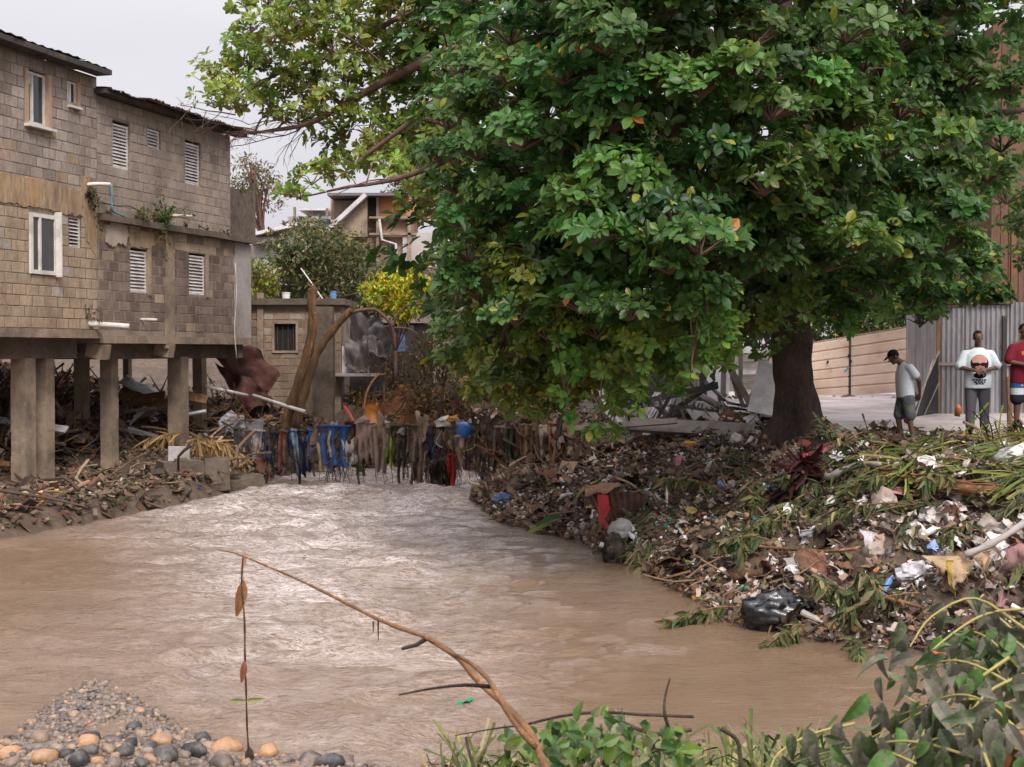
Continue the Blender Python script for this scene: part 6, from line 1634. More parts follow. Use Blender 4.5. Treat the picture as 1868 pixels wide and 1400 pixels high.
def flat_rot(n, g, sig=.5):
    up = np.stack([g.normal(0, sig, n), g.normal(-.25, sig, n), np.ones(n)], -1); d = g.normal(size=(n, 3)); return frames(np.cross(up, d), up)
PAL = dict(mud=np.array([[.115, .075, .052], [.065, .044, .034], [.16, .105, .07], [.04, .029, .024], [.24, .17, .12], [.15, .07, .045]]),
           pale=np.array([[.62, .58, .56], [.46, .40, .37], [.36, .30, .26], [.50, .44, .42], [.30, .25, .22]]),
           col=np.array([[.34, .04, .035], [.04, .10, .26], [.42, .16, .04], [.05, .24, .20], [.45, .36, .08], [.35, .12, .14], [.2, .22, .25]]),
           green=np.array([[.06, .09, .022], [.09, .10, .03], [.04, .06, .02], [.12, .11, .04]]))
def pick(p, n, g, v=.3): a = PAL[p]; return np.clip(a[g.integers(0, len(a), n)] * np.exp(g.normal(0, v, (n, 1))), .004, .75)
def litter_layer(name, label, xy, seed, mix, lift=.03, size=1.0):
    g = np.random.default_rng(seed); n = len(xy); pos = gpos(xy) + np.array([0, 0, lift]) + np.abs(g.normal(0, .05, (n, 1))) * [0, 0, 1]
    kind = g.choice(len(mix), n, p=[m[0] for m in mix]); Vs, Fs, Ts, off = [], [], [], 0
    for k, (_, tm, pal, s0, s1, sig) in enumerate(mix):
        i = kind == k; m = int(i.sum())
        if not m: continue
        V, F, T = scatter_vf(tm[0], tm[1], pos[i], flat_rot(m, g, sig), size * np.exp(g.uniform(math.log(s0), math.log(s1), m)), pick(pal, m, g))
        Vs.append(V); Fs += [f + off for f in F]; Ts.append(T); off += len(V)
    return link(name, np_mesh(name, np.concatenate(Vs), Fs, M['litter'], np.concatenate(Ts)), label=label, kind='stuff')
MIX = [(.11, STICK, 'mud', .15, .5, .5), (.17, LUMP[0], 'mud', .025, .07, .6), (.14, LUMP[1], 'mud', .02, .06, .6), (.08, CHIP, 'mud', .07, .22, .6), (.14, SCR[0], 'mud', .05, .15, .8), (.13, SCR[1], 'pale', .04, .15, .9), (.07, SCR[2], 'pale', .03, .09, .8),
       (.035, SCR[3], 'col', .03, .10, .8), (.085, LEAF_S, 'green', .08, .2, .6), (.04, LUMP[2], 'pale', .015, .04, .6)]
litter_layer('bank_debris', 'thick mat of mud, twigs and rubbish covering the right bank', bank_points(26000, 1, (-1, 12, 12.5, 29.5), on_right), 2, MIX)
litter_layer('shore_debris', 'orange brown leaf and twig litter along the right waterline', bank_points(2600, 3, (-1, 9, 12.5, 29), on_right_wet), 4,
   [(.3, STICK, 'mud', .12, .4, .4), (.3, SCR[0], 'mud', .05, .13, .6), (.2, LEAF_S, 'shore', .06, .15, .6), (.1, SCR[1], 'pale', .04, .09, .8), (.1, SCR[2], 'shore', .05, .12, .8)] if PAL.setdefault('shore', np.array([[.30, .15, .06], [.22, .12, .06], [.34, .22, .12]])) is not None else 0, lift=.015)
litter_layer('left_bank_debris', 'mud, sticks and leaf litter washed under the long house', bank_points(9000, 5, (-15, -4, 20, 37), on_left), 6, [(.34, STICK, 'mud', .15, .6, .3), (.3, LUMP[0], 'mud', .03, .09, .6), (.12, CHIP, 'mud', .1, .4, .7), (.10, SCR[0], 'mud', .08, .25, .8), (.05, SCR[1], 'pale', .05, .14, .8), (.07, LEAF_S, 'green', .08, .2, .7), (.02, SCR[2], 'col', .05, .12, .8)], lift=.05)
litter_layer('ruin_debris', 'roots, rubble and rubbish heaped in front of the ruin', bank_points(4200, 7, (-7, 3, 33, 41), on_back), 8, [(.38, STICK, 'mud', .2, .8, .8), (.24, LUMP[0], 'mud', .04, .12, .6), (.1, CHIP, 'mud', .1, .4, .8), (.08, SCR[0], 'shore', .08, .25, .8), (.08, SCR[1], 'pale', .05, .14, .8), (.1, LEAF_S, 'green', .08, .2, .7), (.02, SCR[2], 'col', .06, .14, .8)], lift=.05)
litter_layer('debris_dam', 'dark dam of branches and rags at the right end of the cable', bank_points(4200, 9, (-1, 2, 26, 31), on_dam), 10, [(.22, STICK, 'mud', .2, .7, .9), (.2, LUMP[0], 'mud', .05, .14, .6), (.28, SCR[0], 'mud', .1, .35, .9), (.06, SCR[1], 'pale', .05, .12, .8), (.2, LEAF_S, 'green', .1, .22, .8), (.04, SCR[2], 'col', .05, .12, .8)], lift=.12)

# wilted grass and branches combed over the right bank by the flood
def blades(name, label, xy, seed, L0, L1, w, pal, dirv=(-.55, -.75, -.28), lift=.08, spread=.5, mat='grass', parent=None):
    g = np.random.default_rng(seed); n = len(xy); pos = gpos(xy) + np.array([0, 0, lift]) + g.random((n, 1)) * [0, 0, lift]
    # strands share a direction within a tuft
    cid = np.floor(xy * 1.6); hsh = np.sin(cid @ np.array([12.9, 78.2])) * 43758.5; hx = (hsh - np.floor(hsh) - .5) * 2; h2_ = np.sin(cid @ np.array([39.3, 11.1])) * 9753.3; hy = (h2_ - np.floor(h2_) - .5) * 2
    d = np.asarray(dirv) + np.stack([hx * .8, hy * .55, 0 * hx], -1) + g.normal(size=(n, 3)) * spread * np.array([.7, .7, .35]); up = g.normal(size=(n, 3)) * .5 + [0, -.2, 1]
    c = pick(pal, n, g, .35)
    tm = leaf_template(4, w, .1, .45, obov=False)
    V, F, T = scatter_vf(tm[0], tm[1], pos, frames(d, up), g.uniform(L0, L1, n), c)
    return link(name, np_mesh(name, V, F, M[mat], T), parent, label=label if parent is None else None, kind='stuff')
PAL['grass'] = np.array([[.15, .165, .035], [.23, .195, .055], [.09, .125, .026], [.055, .08, .022], [.28, .21, .09]])
PAL['wilt'] = np.array([[.055, .08, .025], [.085, .095, .032], [.04, .055, .022], [.11, .105, .042], [.16, .125, .06]])
def patchy(thr, s, k, base=on_right):
    def f(x, y, g):
        p = np.stack([x * .55, y * .55, x * 0 + k], -1); return base(x, y, g) & (fbm(p, s, 3) > thr)
    return f
def grass_top(x, y, g):
    px, py = proj(np.stack([x, y, terrain(x, y)], -1)); return on_right(x, y, g) & (px > 1620 + 60 * np.sin(y * 2)) & (py < 885) & (y < 24.1) & ~((np.abs(x - 6.73) < .25) & (y > 23.9))
blades('matted_grass', 'yellow green grass flattened at the feet of the men', bank_points(5200, 21, (3.5, 12, 17, 25), grass_top), 22, .25, .75, .05, 'grass', (-.9, -.25, .05), .06, .45)
blades('matted_vegetation', 'drooping wilted greenery matted over the right bank', bank_points(4600, 23, (1.5, 11, 12.5, 24), patchy(.2, 4, 2)), 24, .12, .32, .10, 'wilt', (-.5, -.8, -.35), .10, .6)
blades('matted_vegetation', 'wilted greenery hanging into the water at the right shore', bank_points(1500, 25, (2.2, 9, 12.5, 17), lambda x, y, g: on_right(x, y, g) & (river_sd(x, y)[0]['R'] < 1.6) & (fbm(np.stack([x, y, x * 0], -1) * .8, 9, 2) > .1)), 26, .15, .40, .12, 'wilt', (-.4, -.9, -.4), .12, .5)

# separate pieces lying on the bank --------------------------------------------------
LMK = [(1455, 800, 'the tree roots'), (1103, 940, 'the coral red cloth'), (1255, 895, 'the square rusted panel'), (1217, 905, 'the white stake'), (1470, 982, 'the white triangular flap'), (1586, 982, 'the greyish cloth flap'),
 (1412, 1118, 'the black bin bag'), (1545, 862, 'the bent pale log'), (1620, 872, 'the tip of the long rotten log'), (1780, 892, 'the thick end of the long rotten log'), (1820, 985, 'the pale grey branch'), (1745, 1040, 'the tan cloth'), (1466, 880, 'the dead red plant'), (1466, 812, 'the red carton'),
 (918, 912, 'the dark blue bundle'), (1852, 838, 'the big pale sack'), (1850, 1070, 'the mauve cloth'), (1360, 1048, 'the short reddish log'), (1448, 1050, 'the white ragged bundle'), (1665, 1045, 'the grey white bundle'), (1783, 800, 'the man in the print shirt'), (1648, 805, 'the stooping man'),
 (1235, 1050, 'the yellow split stick'), (1140, 925, 'the rusty corrugated sheet'), (1300, 785, 'the long grey beam'), (1258, 812, 'the mustard yellow scrap'), (1540, 832, 'the white crumpled bag'), (1490, 1004, 'the thin curved stem'), (1132, 968, 'the pale grey sack'), (1000, 830, 'the debris dam'), (1040, 780, 'the thin grey timber'),
 (1080, 895, 'the pinkish tan board'), (1192, 910, 'the off white sheet'), (1620, 1092, 'the thin orange stem'), (1470, 1140, 'the dark green spray'), (860, 800, 'the blue bag on the cable'),
 (42, 880, 'the first post'), (80, 880, 'the second post'), (149, 860, 'the third post'), (199, 770, 'the fourth post'), (325, 760, 'the fifth post'), (364, 760, 'the sixth post'), (72, 912, 'the orange sheet'), (327, 826, 'the white upright sheet'), (360, 875, 'the broken foundation'), (445, 892, 'the stone block'), (116, 915, 'the small blue bag'),
 (425, 775, 'the tangled grey bag'), (260, 705, 'the grey corrugated sheet'), (262, 735, 'the rotten boards'), (212, 790, 'the orange brown dry leaves'), (345, 790, 'the yellow palm frond'), (1570, 725, 'the middle of the cream fence'), (1500, 725, 'the trunk end of the cream fence'), (1640, 720, 'the right end of the cream fence'), (1340, 745, 'the white roofing sheets'), (642, 745, 'the red pole end'), (680, 735, 'the orange plastic sheet'), (690, 690, 'the bent orange stick'), (730, 640, 'the faded blue cloth'), (790, 735, 'the mud wall'), (750, 785, 'the grey knotted bundle'), (693, 800, 'the taupe cloth'), (-120, 760, 'the frame edge'), (10, 700, 'the left frame edge')]
def cname(t):
    t = np.asarray(t, float); m = t.max(); s = (m - t.min()) / (m + 1e-6)
    if s < .32: return 'whitish' if m > .5 else 'pale grey' if m > .33 else 'grey' if m > .12 else 'blackish'
    r_, g_, b_ = t
    if r_ >= g_ >= b_: return ('dark brown' if m < .075 else 'brown' if m < .19 else 'light brown') if (g_ - b_) / m < .45 and g_ / r_ > .5 else ('red' if g_ / r_ < .3 else 'orange' if g_ / r_ < .6 else 'yellow')
    return 'pinkish red' if r_ > g_ and r_ > b_ else 'teal' if g_ > b_ and b_ > r_ else 'blue' if b_ >= g_ else 'green'
USED = {}
def where(px, py):
    L = sorted(LMK, key=lambda l: (l[0] - px) ** 2 + ((l[1] - py) * 1.3) ** 2)[:7]; out = []
    for l in L:
        dx, dy = px - l[0], py - l[1]; d = math.hypot(dx, dy)
        w_ = 'against' if d < 9 else ('left of' if dx < 0 else 'right of') if abs(dx) > abs(dy) * 1.1 else ('above' if dy < 0 else 'below')
        out.append((('just ' if 9 <= d < 34 else '') + w_ + ' ' + l[2], l[2]))
    return out
cut = lambda l: ' '.join(l.replace(',', '').split()[:16]) if len(l.split()) > 16 else l
def wlabel(noun, p):
    px, py = proj(np.asarray(p, float)); W = where(px, py); a = W[0][0]; l = f'{noun} {a}'; c = 1
    while cut(l) in USED and c < 7:
        l = f'{noun} {a}, ' + ('towards ' if c < 4 else 'facing ') + W[c][1]; c += 1
    if cut(l) in USED:
        for w_ in W[1:]:
            l = f'{noun} {w_[0]}'
            if cut(l) not in USED: break
    l = cut(l); USED[l] = 1; return l
def put(name, label, cat, me, xy, rot, scl, group=None, lift=.06, mat=None):
    o = link(name, me, None, None, None, label, cat, group); o.matrix_local = mat4(rot, (xy[0], xy[1], hz(*xy) + lift), (scl,) * 3 if np.ndim(scl) == 0 else scl); return o
def many(name, label, cat, group, xy, tmpl, mat, pal, s0, s1, seed, sig=.5, lift=.09):
    g = np.random.default_rng(seed); n = len(xy); rr = flat_rot(n, g, sig); cols = pick(pal, n, g, .2); cache = {}
    for i in range(n):
        k = tuple(np.round(np.log(cols[i]) * 2.5).astype(int)); ti = int(g.integers(0, len(tmpl)))
        if (k, ti) not in cache: cache[(k, ti)] = np_mesh(name, tmpl[ti][0], tmpl[ti][1], M[mat], np.repeat(cols[i][None], len(tmpl[ti][0]), 0), smooth=mat == 'cloth')
        sz_ = g.uniform(s0, s1); f_ = (sz_ - s0) / (s1 - s0)
        put(name, wlabel(('small ' if f_ < .3 else 'large ' if f_ > .72 else '') + cname(cols[i]) + ' ' + label, (xy[i][0], xy[i][1], hz(*xy[i]) + lift)), cat, cache[(k, ti)], xy[i], rr[i], sz_, group, lift)
BAGS = [crumple(30 + k, 9) for k in range(5)]
def white_band(x, y, g):
    px, py = proj(np.stack([x, y, terrain(x, y)], -1)); return on_right(x, y, g) & (((np.abs(py - (935 + (px - 1600) * .28)) < 42) & (px > 1510) & (px < 1868)) | ((np.abs(py - 862) < 14) & (px > 1640) & (px < 1770)))
many('plastic_scrap', 'crumpled plastic scrap', 'plastic scrap', 'plastic scraps in the pale band', bank_points(95, 31, (3, 11, 14, 25), white_band), BAGS, 'plastic', 'pale', .12, .27, 32, .9, .13)
many('plastic_scrap', 'muddy plastic scrap', 'plastic scrap', 'plastic scraps scattered in the debris', bank_points(110, 33, (-.5, 11, 13, 25), on_right), BAGS, 'plastic', 'pale', .09, .24, 34, .9, .12)
many('coloured_scrap', 'coloured plastic bit', 'plastic scrap', 'coloured scraps in the debris', bank_points(60, 35, (-.5, 11, 13, 25), on_right), BAGS, 'plastic', 'col', .09, .22, 36, .9, .12)
BST = [tube_vf(smooth_path(np.array([[0, -.5, 0], [.06 * a, -.2, .03], [-.04 * a, .15, .02], [.05, .5, .06]]), 2), np.linspace(.02, .008, 7), 6) for a in (1, -1, 2)]
many('driftwood_stick', 'bare driftwood stick', 'stick', 'driftwood sticks on the bank', bank_points(85, 37, (-.5, 11, 13, 25), on_right), BST, 'litter', 'stickc' if PAL.setdefault('stickc', np.array([[.22, .14, .085], [.14, .09, .06], [.32, .23, .16], [.09, .06, .045]])) is not None else 0, .5, 1.3, 38, .35, .13)
def rag_t(seed, n=14):
    u = np.linspace(-.5, .5, n); X, Y = np.meshgrid(u, u, indexing='ij'); q_ = np.stack([X, Y, X * 0 + seed], -1)
    edge = 1 + .35 * fbm(q_ * 2.2, 3, 3); return grid_vf(np.stack([X * edge + .10 * fbm(q_ * 3, 5, 2), Y * edge * .8 + .10 * fbm(q_ * 3, 7, 2), .22 * fbm(q_ * 3.2, 9, 3) + .05 * np.sin(X * 26 + 5 * vnoise(q_ * 2, 2))], -1))
RAG = [rag_t(60 + k) for k in range(4)]
many('muddy_rag', 'half buried muddy rag', 'rag', 'muddy rags in the debris', bank_points(95, 39, (-.5, 11, 13, 25), on_right), RAG, 'cloth', 'mud', .25, .55, 40, .7, .10)
many('driftwood_stick', 'lodged stick', 'stick', 'sticks under the house', bank_points(80, 41, (-13, -4.5, 24, 36), on_left), BST, 'litter', 'stickc', .8, 2.2, 42, .5, .2)
many('driftwood_stick', 'bare stick in the dam', 'stick', 'sticks in the dam', bank_points(30, 43, (-1, 2, 26, 31), on_dam), BST, 'litter', 'stickc', .6, 1.4, 44, .8, .3)

def quadcloth(name, label, cat, pts, Ys, nu, nv, tint, seed, amp=.1, mat='cloth', thick=.012, fray=.05): return sheet_quad(name, label, cat, [P(x, y, Y) for (x, y), Y in zip(pts, Ys)], nu, nv, mat, seed, amp, 0, thick, tint, fray)
def gY(px, py, up=.0):
    """distance of the bank surface seen at an image position"""
    Ys_ = np.arange(4.0, 45, .08); r = ray(px, py); p = np.array([0, 0, CAMZ]) + r * (Ys_ / r[1])[:, None]
    hit = p[:, 2] <= terrain(p[:, 0], p[:, 1]) + up
    return float(Ys_[np.argmax(hit)]) if hit.any() else 45.0
def onb(px, py, up=.12): Y = gY(px, py, up); return P(px, py, Y)
def bag(name, label, cat, px, py, s, tint, seed, mat='plastic', up=.1, amp=.45, freq=4.0, smooth=False):
    c = onb(px, py, up); s = np.asarray(s, float) if np.ndim(s) else np.array([s, s * .8, s * .7])
    V = ICO4[0].copy() if mat == 'black_bag' else ICO3[0].copy(); V = V * (1 + amp * .6 * fbm(V * freq * .5, seed, 3)[:, None])
    if mat in ('black_bag', 'plastic'):
        th = np.arctan2(V[:, 1], V[:, 0]); V = V * (1 + (.10 * np.abs(np.sin(th * 6 + 3 * fbm(V * 2, seed, 2))) - .10 * np.abs(fbm(V * 4, seed + 2, 3)))[:, None])
    V = V * s
    F_ico = ICO4[1] if mat == 'black_bag' else ICO3[1]
    return tag(MB().add(V, [F_ico], tint=tint).build(name, M[mat], loc=c, smooth=smooth), label, cat)
def log(name, label, cat, pts, r0, r1, mat, n=9, up=.1, tint=(1, 1, 1), wob=.0, strands=0):
    w = np.array([onb(x, y, up + (z[0] if z else 0)) for (x, y, *z) in pts]); q_ = smooth_path(w, 4)
    c = q_[0].copy(); mb = MB(); r_ = np.random.default_rng(len(label))
    q_ = q_ + .25 * r0 * np.cumsum(r_.normal(0, .35, q_.shape), 0) * (np.arange(len(q_)) > 0)[:, None]
    mb.tube(q_ - c, np.linspace(r0, r1, len(q_)) * (1 + .12 * r_.normal(size=len(q_))), n, tint=tint)
    for k in range(strands):   # fibrous, split wood
        i, j = sorted(r_.choice(len(q_), 2, replace=False)); j = max(j, min(i + 3, len(q_) - 1))
        if j - i < 2: continue
        s = q_[i:j + 1] - c + r_.normal(0, r0 * .8, 3) * [1, 1, .7] + r_.normal(0, .012, (j + 1 - i, 3)); mb.tube(s, np.linspace(r0 * .35, r0 * .12, len(s)) , 5, tint=np.array(tint) * r_.uniform(.6, 1.2))
    return tag(mb.build(name, M[mat], loc=c, smooth=True), label, cat)
# corner with hanging cloths at the waterline
Yc = gY(1110, 960, .3)
sheet_quad('corrugated_sheet', 'dark rusty corrugated sheet tilted over the waterline behind the red cloth', 'metal sheet', (P(1062, 884, Yc + .9), P(1178, 902, Yc + .6), P(1172, 978, Yc + .1), P(1096, 948, Yc + .1)), 37, 8, 'rust', 51, .05, waves=9)
sheet_quad('board', 'pinkish tan torn board lying on the rusty corrugated sheet', 'board', (P(1066, 884, Yc + .7), P(1133, 881, Yc + .7), P(1128, 893, Yc + .3), P(1068, 906, Yc + .3)), 10, 6, 'litter', 52, .08, tint=(.40, .22, .14))
quadcloth('red_cloth', 'coral red cloth hanging off the rusty sheet towards the water', 'cloth', [(1094, 902), (1112, 905), (1110, 980), (1100, 976)], [Yc - .1] * 4, 14, 20, (.42, .05, .055), 53, .07, fray=.08)
quadcloth('hanging_rag', 'long muddy brown rag left of the coral red cloth', 'rag', [(1080, 935), (1092, 930), (1096, 1015), (1086, 1012)], [Yc - .15] * 4, 8, 14, (.16, .11, .07), 54, .1, fray=.12)
quadcloth('hanging_rag', 'dark brown rag dipping in the water below the red cloth', 'rag', [(1096, 965), (1112, 968), (1118, 1030), (1098, 1028)], [Yc - .2] * 4, 8, 14, (.12, .05, .04), 55, .1, fray=.12)
bag('sack', 'pale grey sack with a yellow mark below the rusty sheet', 'sack', 1132, 968, (.19, .14, .17), (.46, .42, .42), 56, 'cloth', .35, .3)
bag('tyre_heap', 'black soaked rag heap above the water under the pale sack', 'rag', 1120, 1005, (.17, .15, .25), (.012, .012, .012), 57, 'cloth', .2, .4)
quadcloth('teal_rag', 'teal green rag trailing down to the waterline', 'rag', [(1138, 985), (1148, 984), (1142, 1030), (1132, 1030)], [Yc - .25] * 4, 8, 12, (.04, .28, .24), 58, .12, fray=.1)
quadcloth('blue_rag', 'light blue rag beside the teal rag at the waterline', 'rag', [(1147, 988), (1157, 990), (1158, 1024), (1148, 1022)], [Yc - .3] * 4, 8, 10, (.20, .36, .46), 59, .12, fray=.1)
sheet_quad('rust_panel', 'square brown rusted metal panel with a grey middle on the bank', 'metal panel', (P(1236, 866, gY(1236, 900) + .7), P(1290, 872, gY(1236, 900) + .7), P(1284, 924, gY(1236, 900)), P(1222, 928, gY(1236, 900))), 8, 8, 'rust_orange', 60, .03)
tag(MB().tube([onb(1216, 938, .05), P(1217, 876, gY(1216, 938) + .1)], .018, 7).build('white_stake', M['white']), 'thin white upright stake left of the square rusted panel', 'stake')
quadcloth('white_sheet', 'crumpled off white plastic sheet left of the white stake', 'plastic sheet', [(1178, 898), (1212, 896), (1206, 922), (1172, 920)], [gY(1190, 910) + .3, gY(1190, 910) + .3, gY(1190, 910), gY(1190, 910)], 14, 12, (.55, .52, .5), 61, .28, 'plastic')
quadcloth('white_scrap', 'white triangular plastic flap in the middle of the bank', 'plastic sheet', [(1458, 970), (1476, 968), (1486, 990), (1466, 996)], [gY(1470, 982, .2)] * 4, 8, 8, (.66, .68, .74), 62, .15, 'plastic')
quadcloth('white_scrap', 'greyish triangular cloth flap right of the white flap', 'cloth', [(1572, 968), (1600, 972), (1588, 996), (1578, 996)], [gY(1586, 982, .2)] * 4, 8, 8, (.48, .44, .47), 63, .15)
bag('black_bin_bag', 'large shiny black bin bag at the waterline under drooping greens', 'bin bag', 1412, 1118, (.32, .22, .22), (1, 1, 1), 64, 'black_bag', .14, .35, 7, True)
bag('black_bin_bag', 'smaller flat black plastic right of the large black bin bag', 'bin bag', 1458, 1110, (.17, .14, .11), (1, 1, 1), 65, 'black_bag', .1, .6, 5)
log('pale_log', 'bent pale peeled log on the upper bank', 'log', [(1488, 862, .1), (1510, 872, .1), (1530, 862, .15), (1555, 852, .2), (1602, 850, .2)], .05, .045, 'concrete_pale', up=.12)
log('rusty_log', 'long orange brown rotten log on the upper right bank', 'log', [(1596, 868, .1), (1660, 876, .12), (1740, 892, .12), (1832, 900, .1)], .065, .05, 'bark_orange', strands=26)
log('rusty_log', 'short brown log under the long orange brown log', 'log', [(1636, 896, .05), (1700, 902, .05), (1800, 915, .05)], .045, .04, 'wood_brown', strands=14)
log('brown_log', 'short reddish brown log near the waterline', 'log', [(1332, 1052, .08), (1360, 1048, .08), (1392, 1044, .06)], .055, .05, 'bark_raw')
log('yellow_stick', 'yellow split stick pointing to the water', 'stick', [(1208, 1056, .03), (1260, 1042, .05)], .015, .02, 'bark_orange')
log('pale_branch', 'long smooth grey white branch sloping up to the right edge', 'branch', [(1760, 1012, .3), (1800, 995, .35), (1840, 972, .45), (1880, 945, .5)], .035, .045, 'concrete_pale')
log('long_branch', 'long thin orange stem lying across the greens on the bank', 'stick', [(1560, 1085, .12), (1620, 1092, .15), (1680, 1108, .12)], .014, .018, 'bark_orange')
log('long_branch', 'thin brown curved stem on the middle of the bank', 'stick', [(1385, 997, .15), (1440, 1002, .2), (1510, 1006, .15), (1570, 1000, .12)], .016, .022, 'bark_orange')
bag('white_boulder', 'big pale rounded sack at the right edge of the bank', 'sack', 1852, 838, (.26, .2, .17), (.55, .52, .53), 66, 'plastic', .15, .25, 3, True)
bag('red_box', 'small red and grey crumpled carton near the tree roots', 'carton', 1466, 812, (.12, .09, .09), (.36, .12, .09), 67, 'litter', .12, .3)
bag('pink_bag', 'bright pink plastic scrap below the red carton', 'plastic scrap', 1469, 836, (.06, .05, .09), (.55, .04, .10), 68, 'plastic', .12, .4)
bag('white_bag', 'white crumpled bag on the upper bank left of the standing men', 'bag', 1540, 832, (.15, .11, .10), (.68, .67, .67), 69, 'plastic', .1, .6, 5)
bag('yellow_bag', 'mustard yellow scrap on the debris left of the tree roots', 'plastic scrap', 1258, 812, (.12, .08, .07), (.45, .24, .04), 70, 'plastic', .1, .5)
bag('blue_bundle', 'dark blue plastic bundle at the water by the dam', 'bag', 918, 912, (.22, .16, .12), (.03, .06, .14), 71, 'plastic', .1, .5)
bag('cloth_bundle', 'white ragged bundle in the debris near the waterline', 'bag', 1448, 1050, (.11, .09, .11), (.58, .54, .52), 72, 'plastic', .15, .6, 5)
bag('cloth_bundle', 'grey white bundle between wilted greens left of the tan cloth', 'bag', 1665, 1045, (.16, .12, .11), (.45, .42, .44), 73, 'plastic', .2, .6, 5)
# tan cloth draped over the pale branch, mauve cloth at the frame edge
Yt = gY(1760, 1040, .3)
quadcloth('tan_cloth', 'tan beige cloth draped over the pale branch', 'cloth', [(1702, 1012), (1780, 1014), (1772, 1048), (1704, 1072)], [Yt + .1, Yt + .1, Yt, Yt - .1], 34, 26, (.42, .29, .18), 74, .3, fray=.10)
quadcloth('tan_cloth', 'second tan fold of cloth hanging from the pale branch', 'cloth', [(1776, 1012), (1812, 1002), (1806, 1042), (1782, 1044)], [Yt] * 4, 20, 18, (.44, .30, .19), 75, .2, fray=.10)
quadcloth('yellow_cloth', 'narrow yellow strip hanging within the tan cloth', 'cloth', [(1727, 1022), (1735, 1022), (1738, 1070), (1728, 1072)], [Yt - .12] * 4, 10, 14, (.48, .36, .05), 76, .07, fray=.08)
Ym = gY(1850, 1080, .3)
quadcloth('mauve_cloth', 'large mauve pink cloth hanging at the right edge', 'cloth', [(1868, 1010), (1905, 1005), (1900, 1120), (1812, 1112)], [Ym] * 4, 40, 28, (.30, .165, .165), 77, .7)
# dried dark red palm plant
pr_ = onb(1466, 880, .1); pal = thing('dead_plant', 'dried dark red plant with long drooping leaves on the upper bank', 'plant', pr_)
g = np.random.default_rng(5); n = 150; dd = g.normal(size=(n, 3)) * [.8, .6, .5]; rot = frames(dd + [0, -.3, -.2], g.normal(size=(n, 3)) + [0, 0, 1]); mb = MB(); mb.tube([[0, 0, -.2], [0, 0, .1], [.02, 0, .32]], [.04, .035, .02], 7); mb.build('stem', M['bark'], pal)
V, F, T = scatter_vf(LEAF_L[0], LEAF_L[1], np.stack([g.normal(0, .05, n), g.normal(0, .05, n), g.uniform(-.05, .35, n)], -1), rot, g.uniform(.25, .55, n), leaf_colours(n, (.06, .022, .02), .4)); link('leaves', np_mesh('leaves', V, F, M['grass'], T), pal)
# banana leaves by the water
for k, (px, py, d, lab) in enumerate(((1030, 945, (-.6, -.5, .1), 'broad green leaf lying at the waterline left of the rusty sheet'), (1010, 955, (-.8, -.3, -.1), 'yellow green leaf dipping into the water by the dam'), (1050, 915, (.3, -.2, .6), 'pale yellow leaf standing up beside the rusty sheet'), (1058, 935, (.8, -.2, .2), 'long folded green leaf pointing at the coral red cloth'))):
    c = onb(px, py, .15); tm = leaf_template(6, .34, .2, .35, obov=False); rot = frames(np.array([d]), np.array([[.2, -.3, 1.0]]))[0]
    o = link('fallen_leaf', np_mesh('fallen_leaf', tm[0], tm[1], M['leaf'], np.tile([(.05, .10, .025), (.20, .22, .03), (.30, .28, .08), (.09, .13, .03)][k], (len(tm[0]), 1))), None, None, None, lab, 'leaf'); o.matrix_local = mat4(rot, c, (.55, .55, .55))
# drooping fern like branches on the bank: each with its stem and leaf mass
def wilted_spray(label, px, py, d, L, nl, seed, size=.13, pal='wilt', up=.2, group=None, mat='leaf_wilt', w=None, name='wilted_branch'):
    g = np.random.default_rng(seed); c = onb(px, py, up); t = thing(name, label, 'branch', c, group=group); d = np.asarray(d, float); d /= np.linalg.norm(d)
    pts = [np.zeros(3)]; v = d.copy()
    for i in range(6): v = v + np.array([g.normal(0, .1), g.normal(0, .1), -.10]); v /= np.linalg.norm(v); pts.append(pts[-1] + v * L / 6)
    q_ = smooth_path(pts, 3); MB().tube(q_, np.linspace(.014, .005, len(q_)), 6, tint=(1, 1, 1)).build('stem', M['bark_orange'], t, smooth=True)
    i = g.integers(3, len(q_), nl); pos = q_[i] + g.normal(0, .02, (nl, 3)); dv = v + g.normal(size=(nl, 3)) * .6 + [0, 0, -.7]; tm = w or leaf_template(3, .28, .25, .35, obov=False)
    V, F, T = scatter_vf(tm[0], tm[1], pos, frames(dv, g.normal(size=(nl, 3)) * .6 + [0, -.5, .6]), size * g.uniform(.6, 1.4, nl), pick(pal, nl, g, .3)); link('leaves', np_mesh('leaves', V, F, M[mat], T), t); return t
g = np.random.default_rng(90)
for k in range(46):
    xy = bank_points(1, 900 + k, (2.0, 10.5, 13, 23), on_right)[0]; px, py = proj(np.array([xy[0], xy[1], hz(*xy)]))
    if not (1180 < px < 1900 and py > 860): continue
    wilted_spray(wlabel('wilted green branch', (xy[0], xy[1], hz(*xy))), px, py, (g.normal(-.5, .6), g.normal(-.6, .4), .35), g.uniform(.7, 1.5), 70, 500 + k, .16, 'wilt', .12, 'wilted branches on the right bank', mat='grass')
wilted_spray('dark green leafy spray dipping into the water right of the bin bag', 1470, 1140, (-.5, -.6, .1), .7, 110, 600, .13, 'wilt', .2, mat='grass')
wilted_spray('green fan of leaves at the waterline left of the foreground branches', 1560, 1165, (-.3, -.8, .2), .5, 90, 601, .13, 'wilt', .2, mat='grass')
wilted_spray('drooping leafy spray above the black bin bag', 1470, 1060, (.1, -.8, .3), .9, 140, 602, .15, 'wilt', .25, mat='grass')

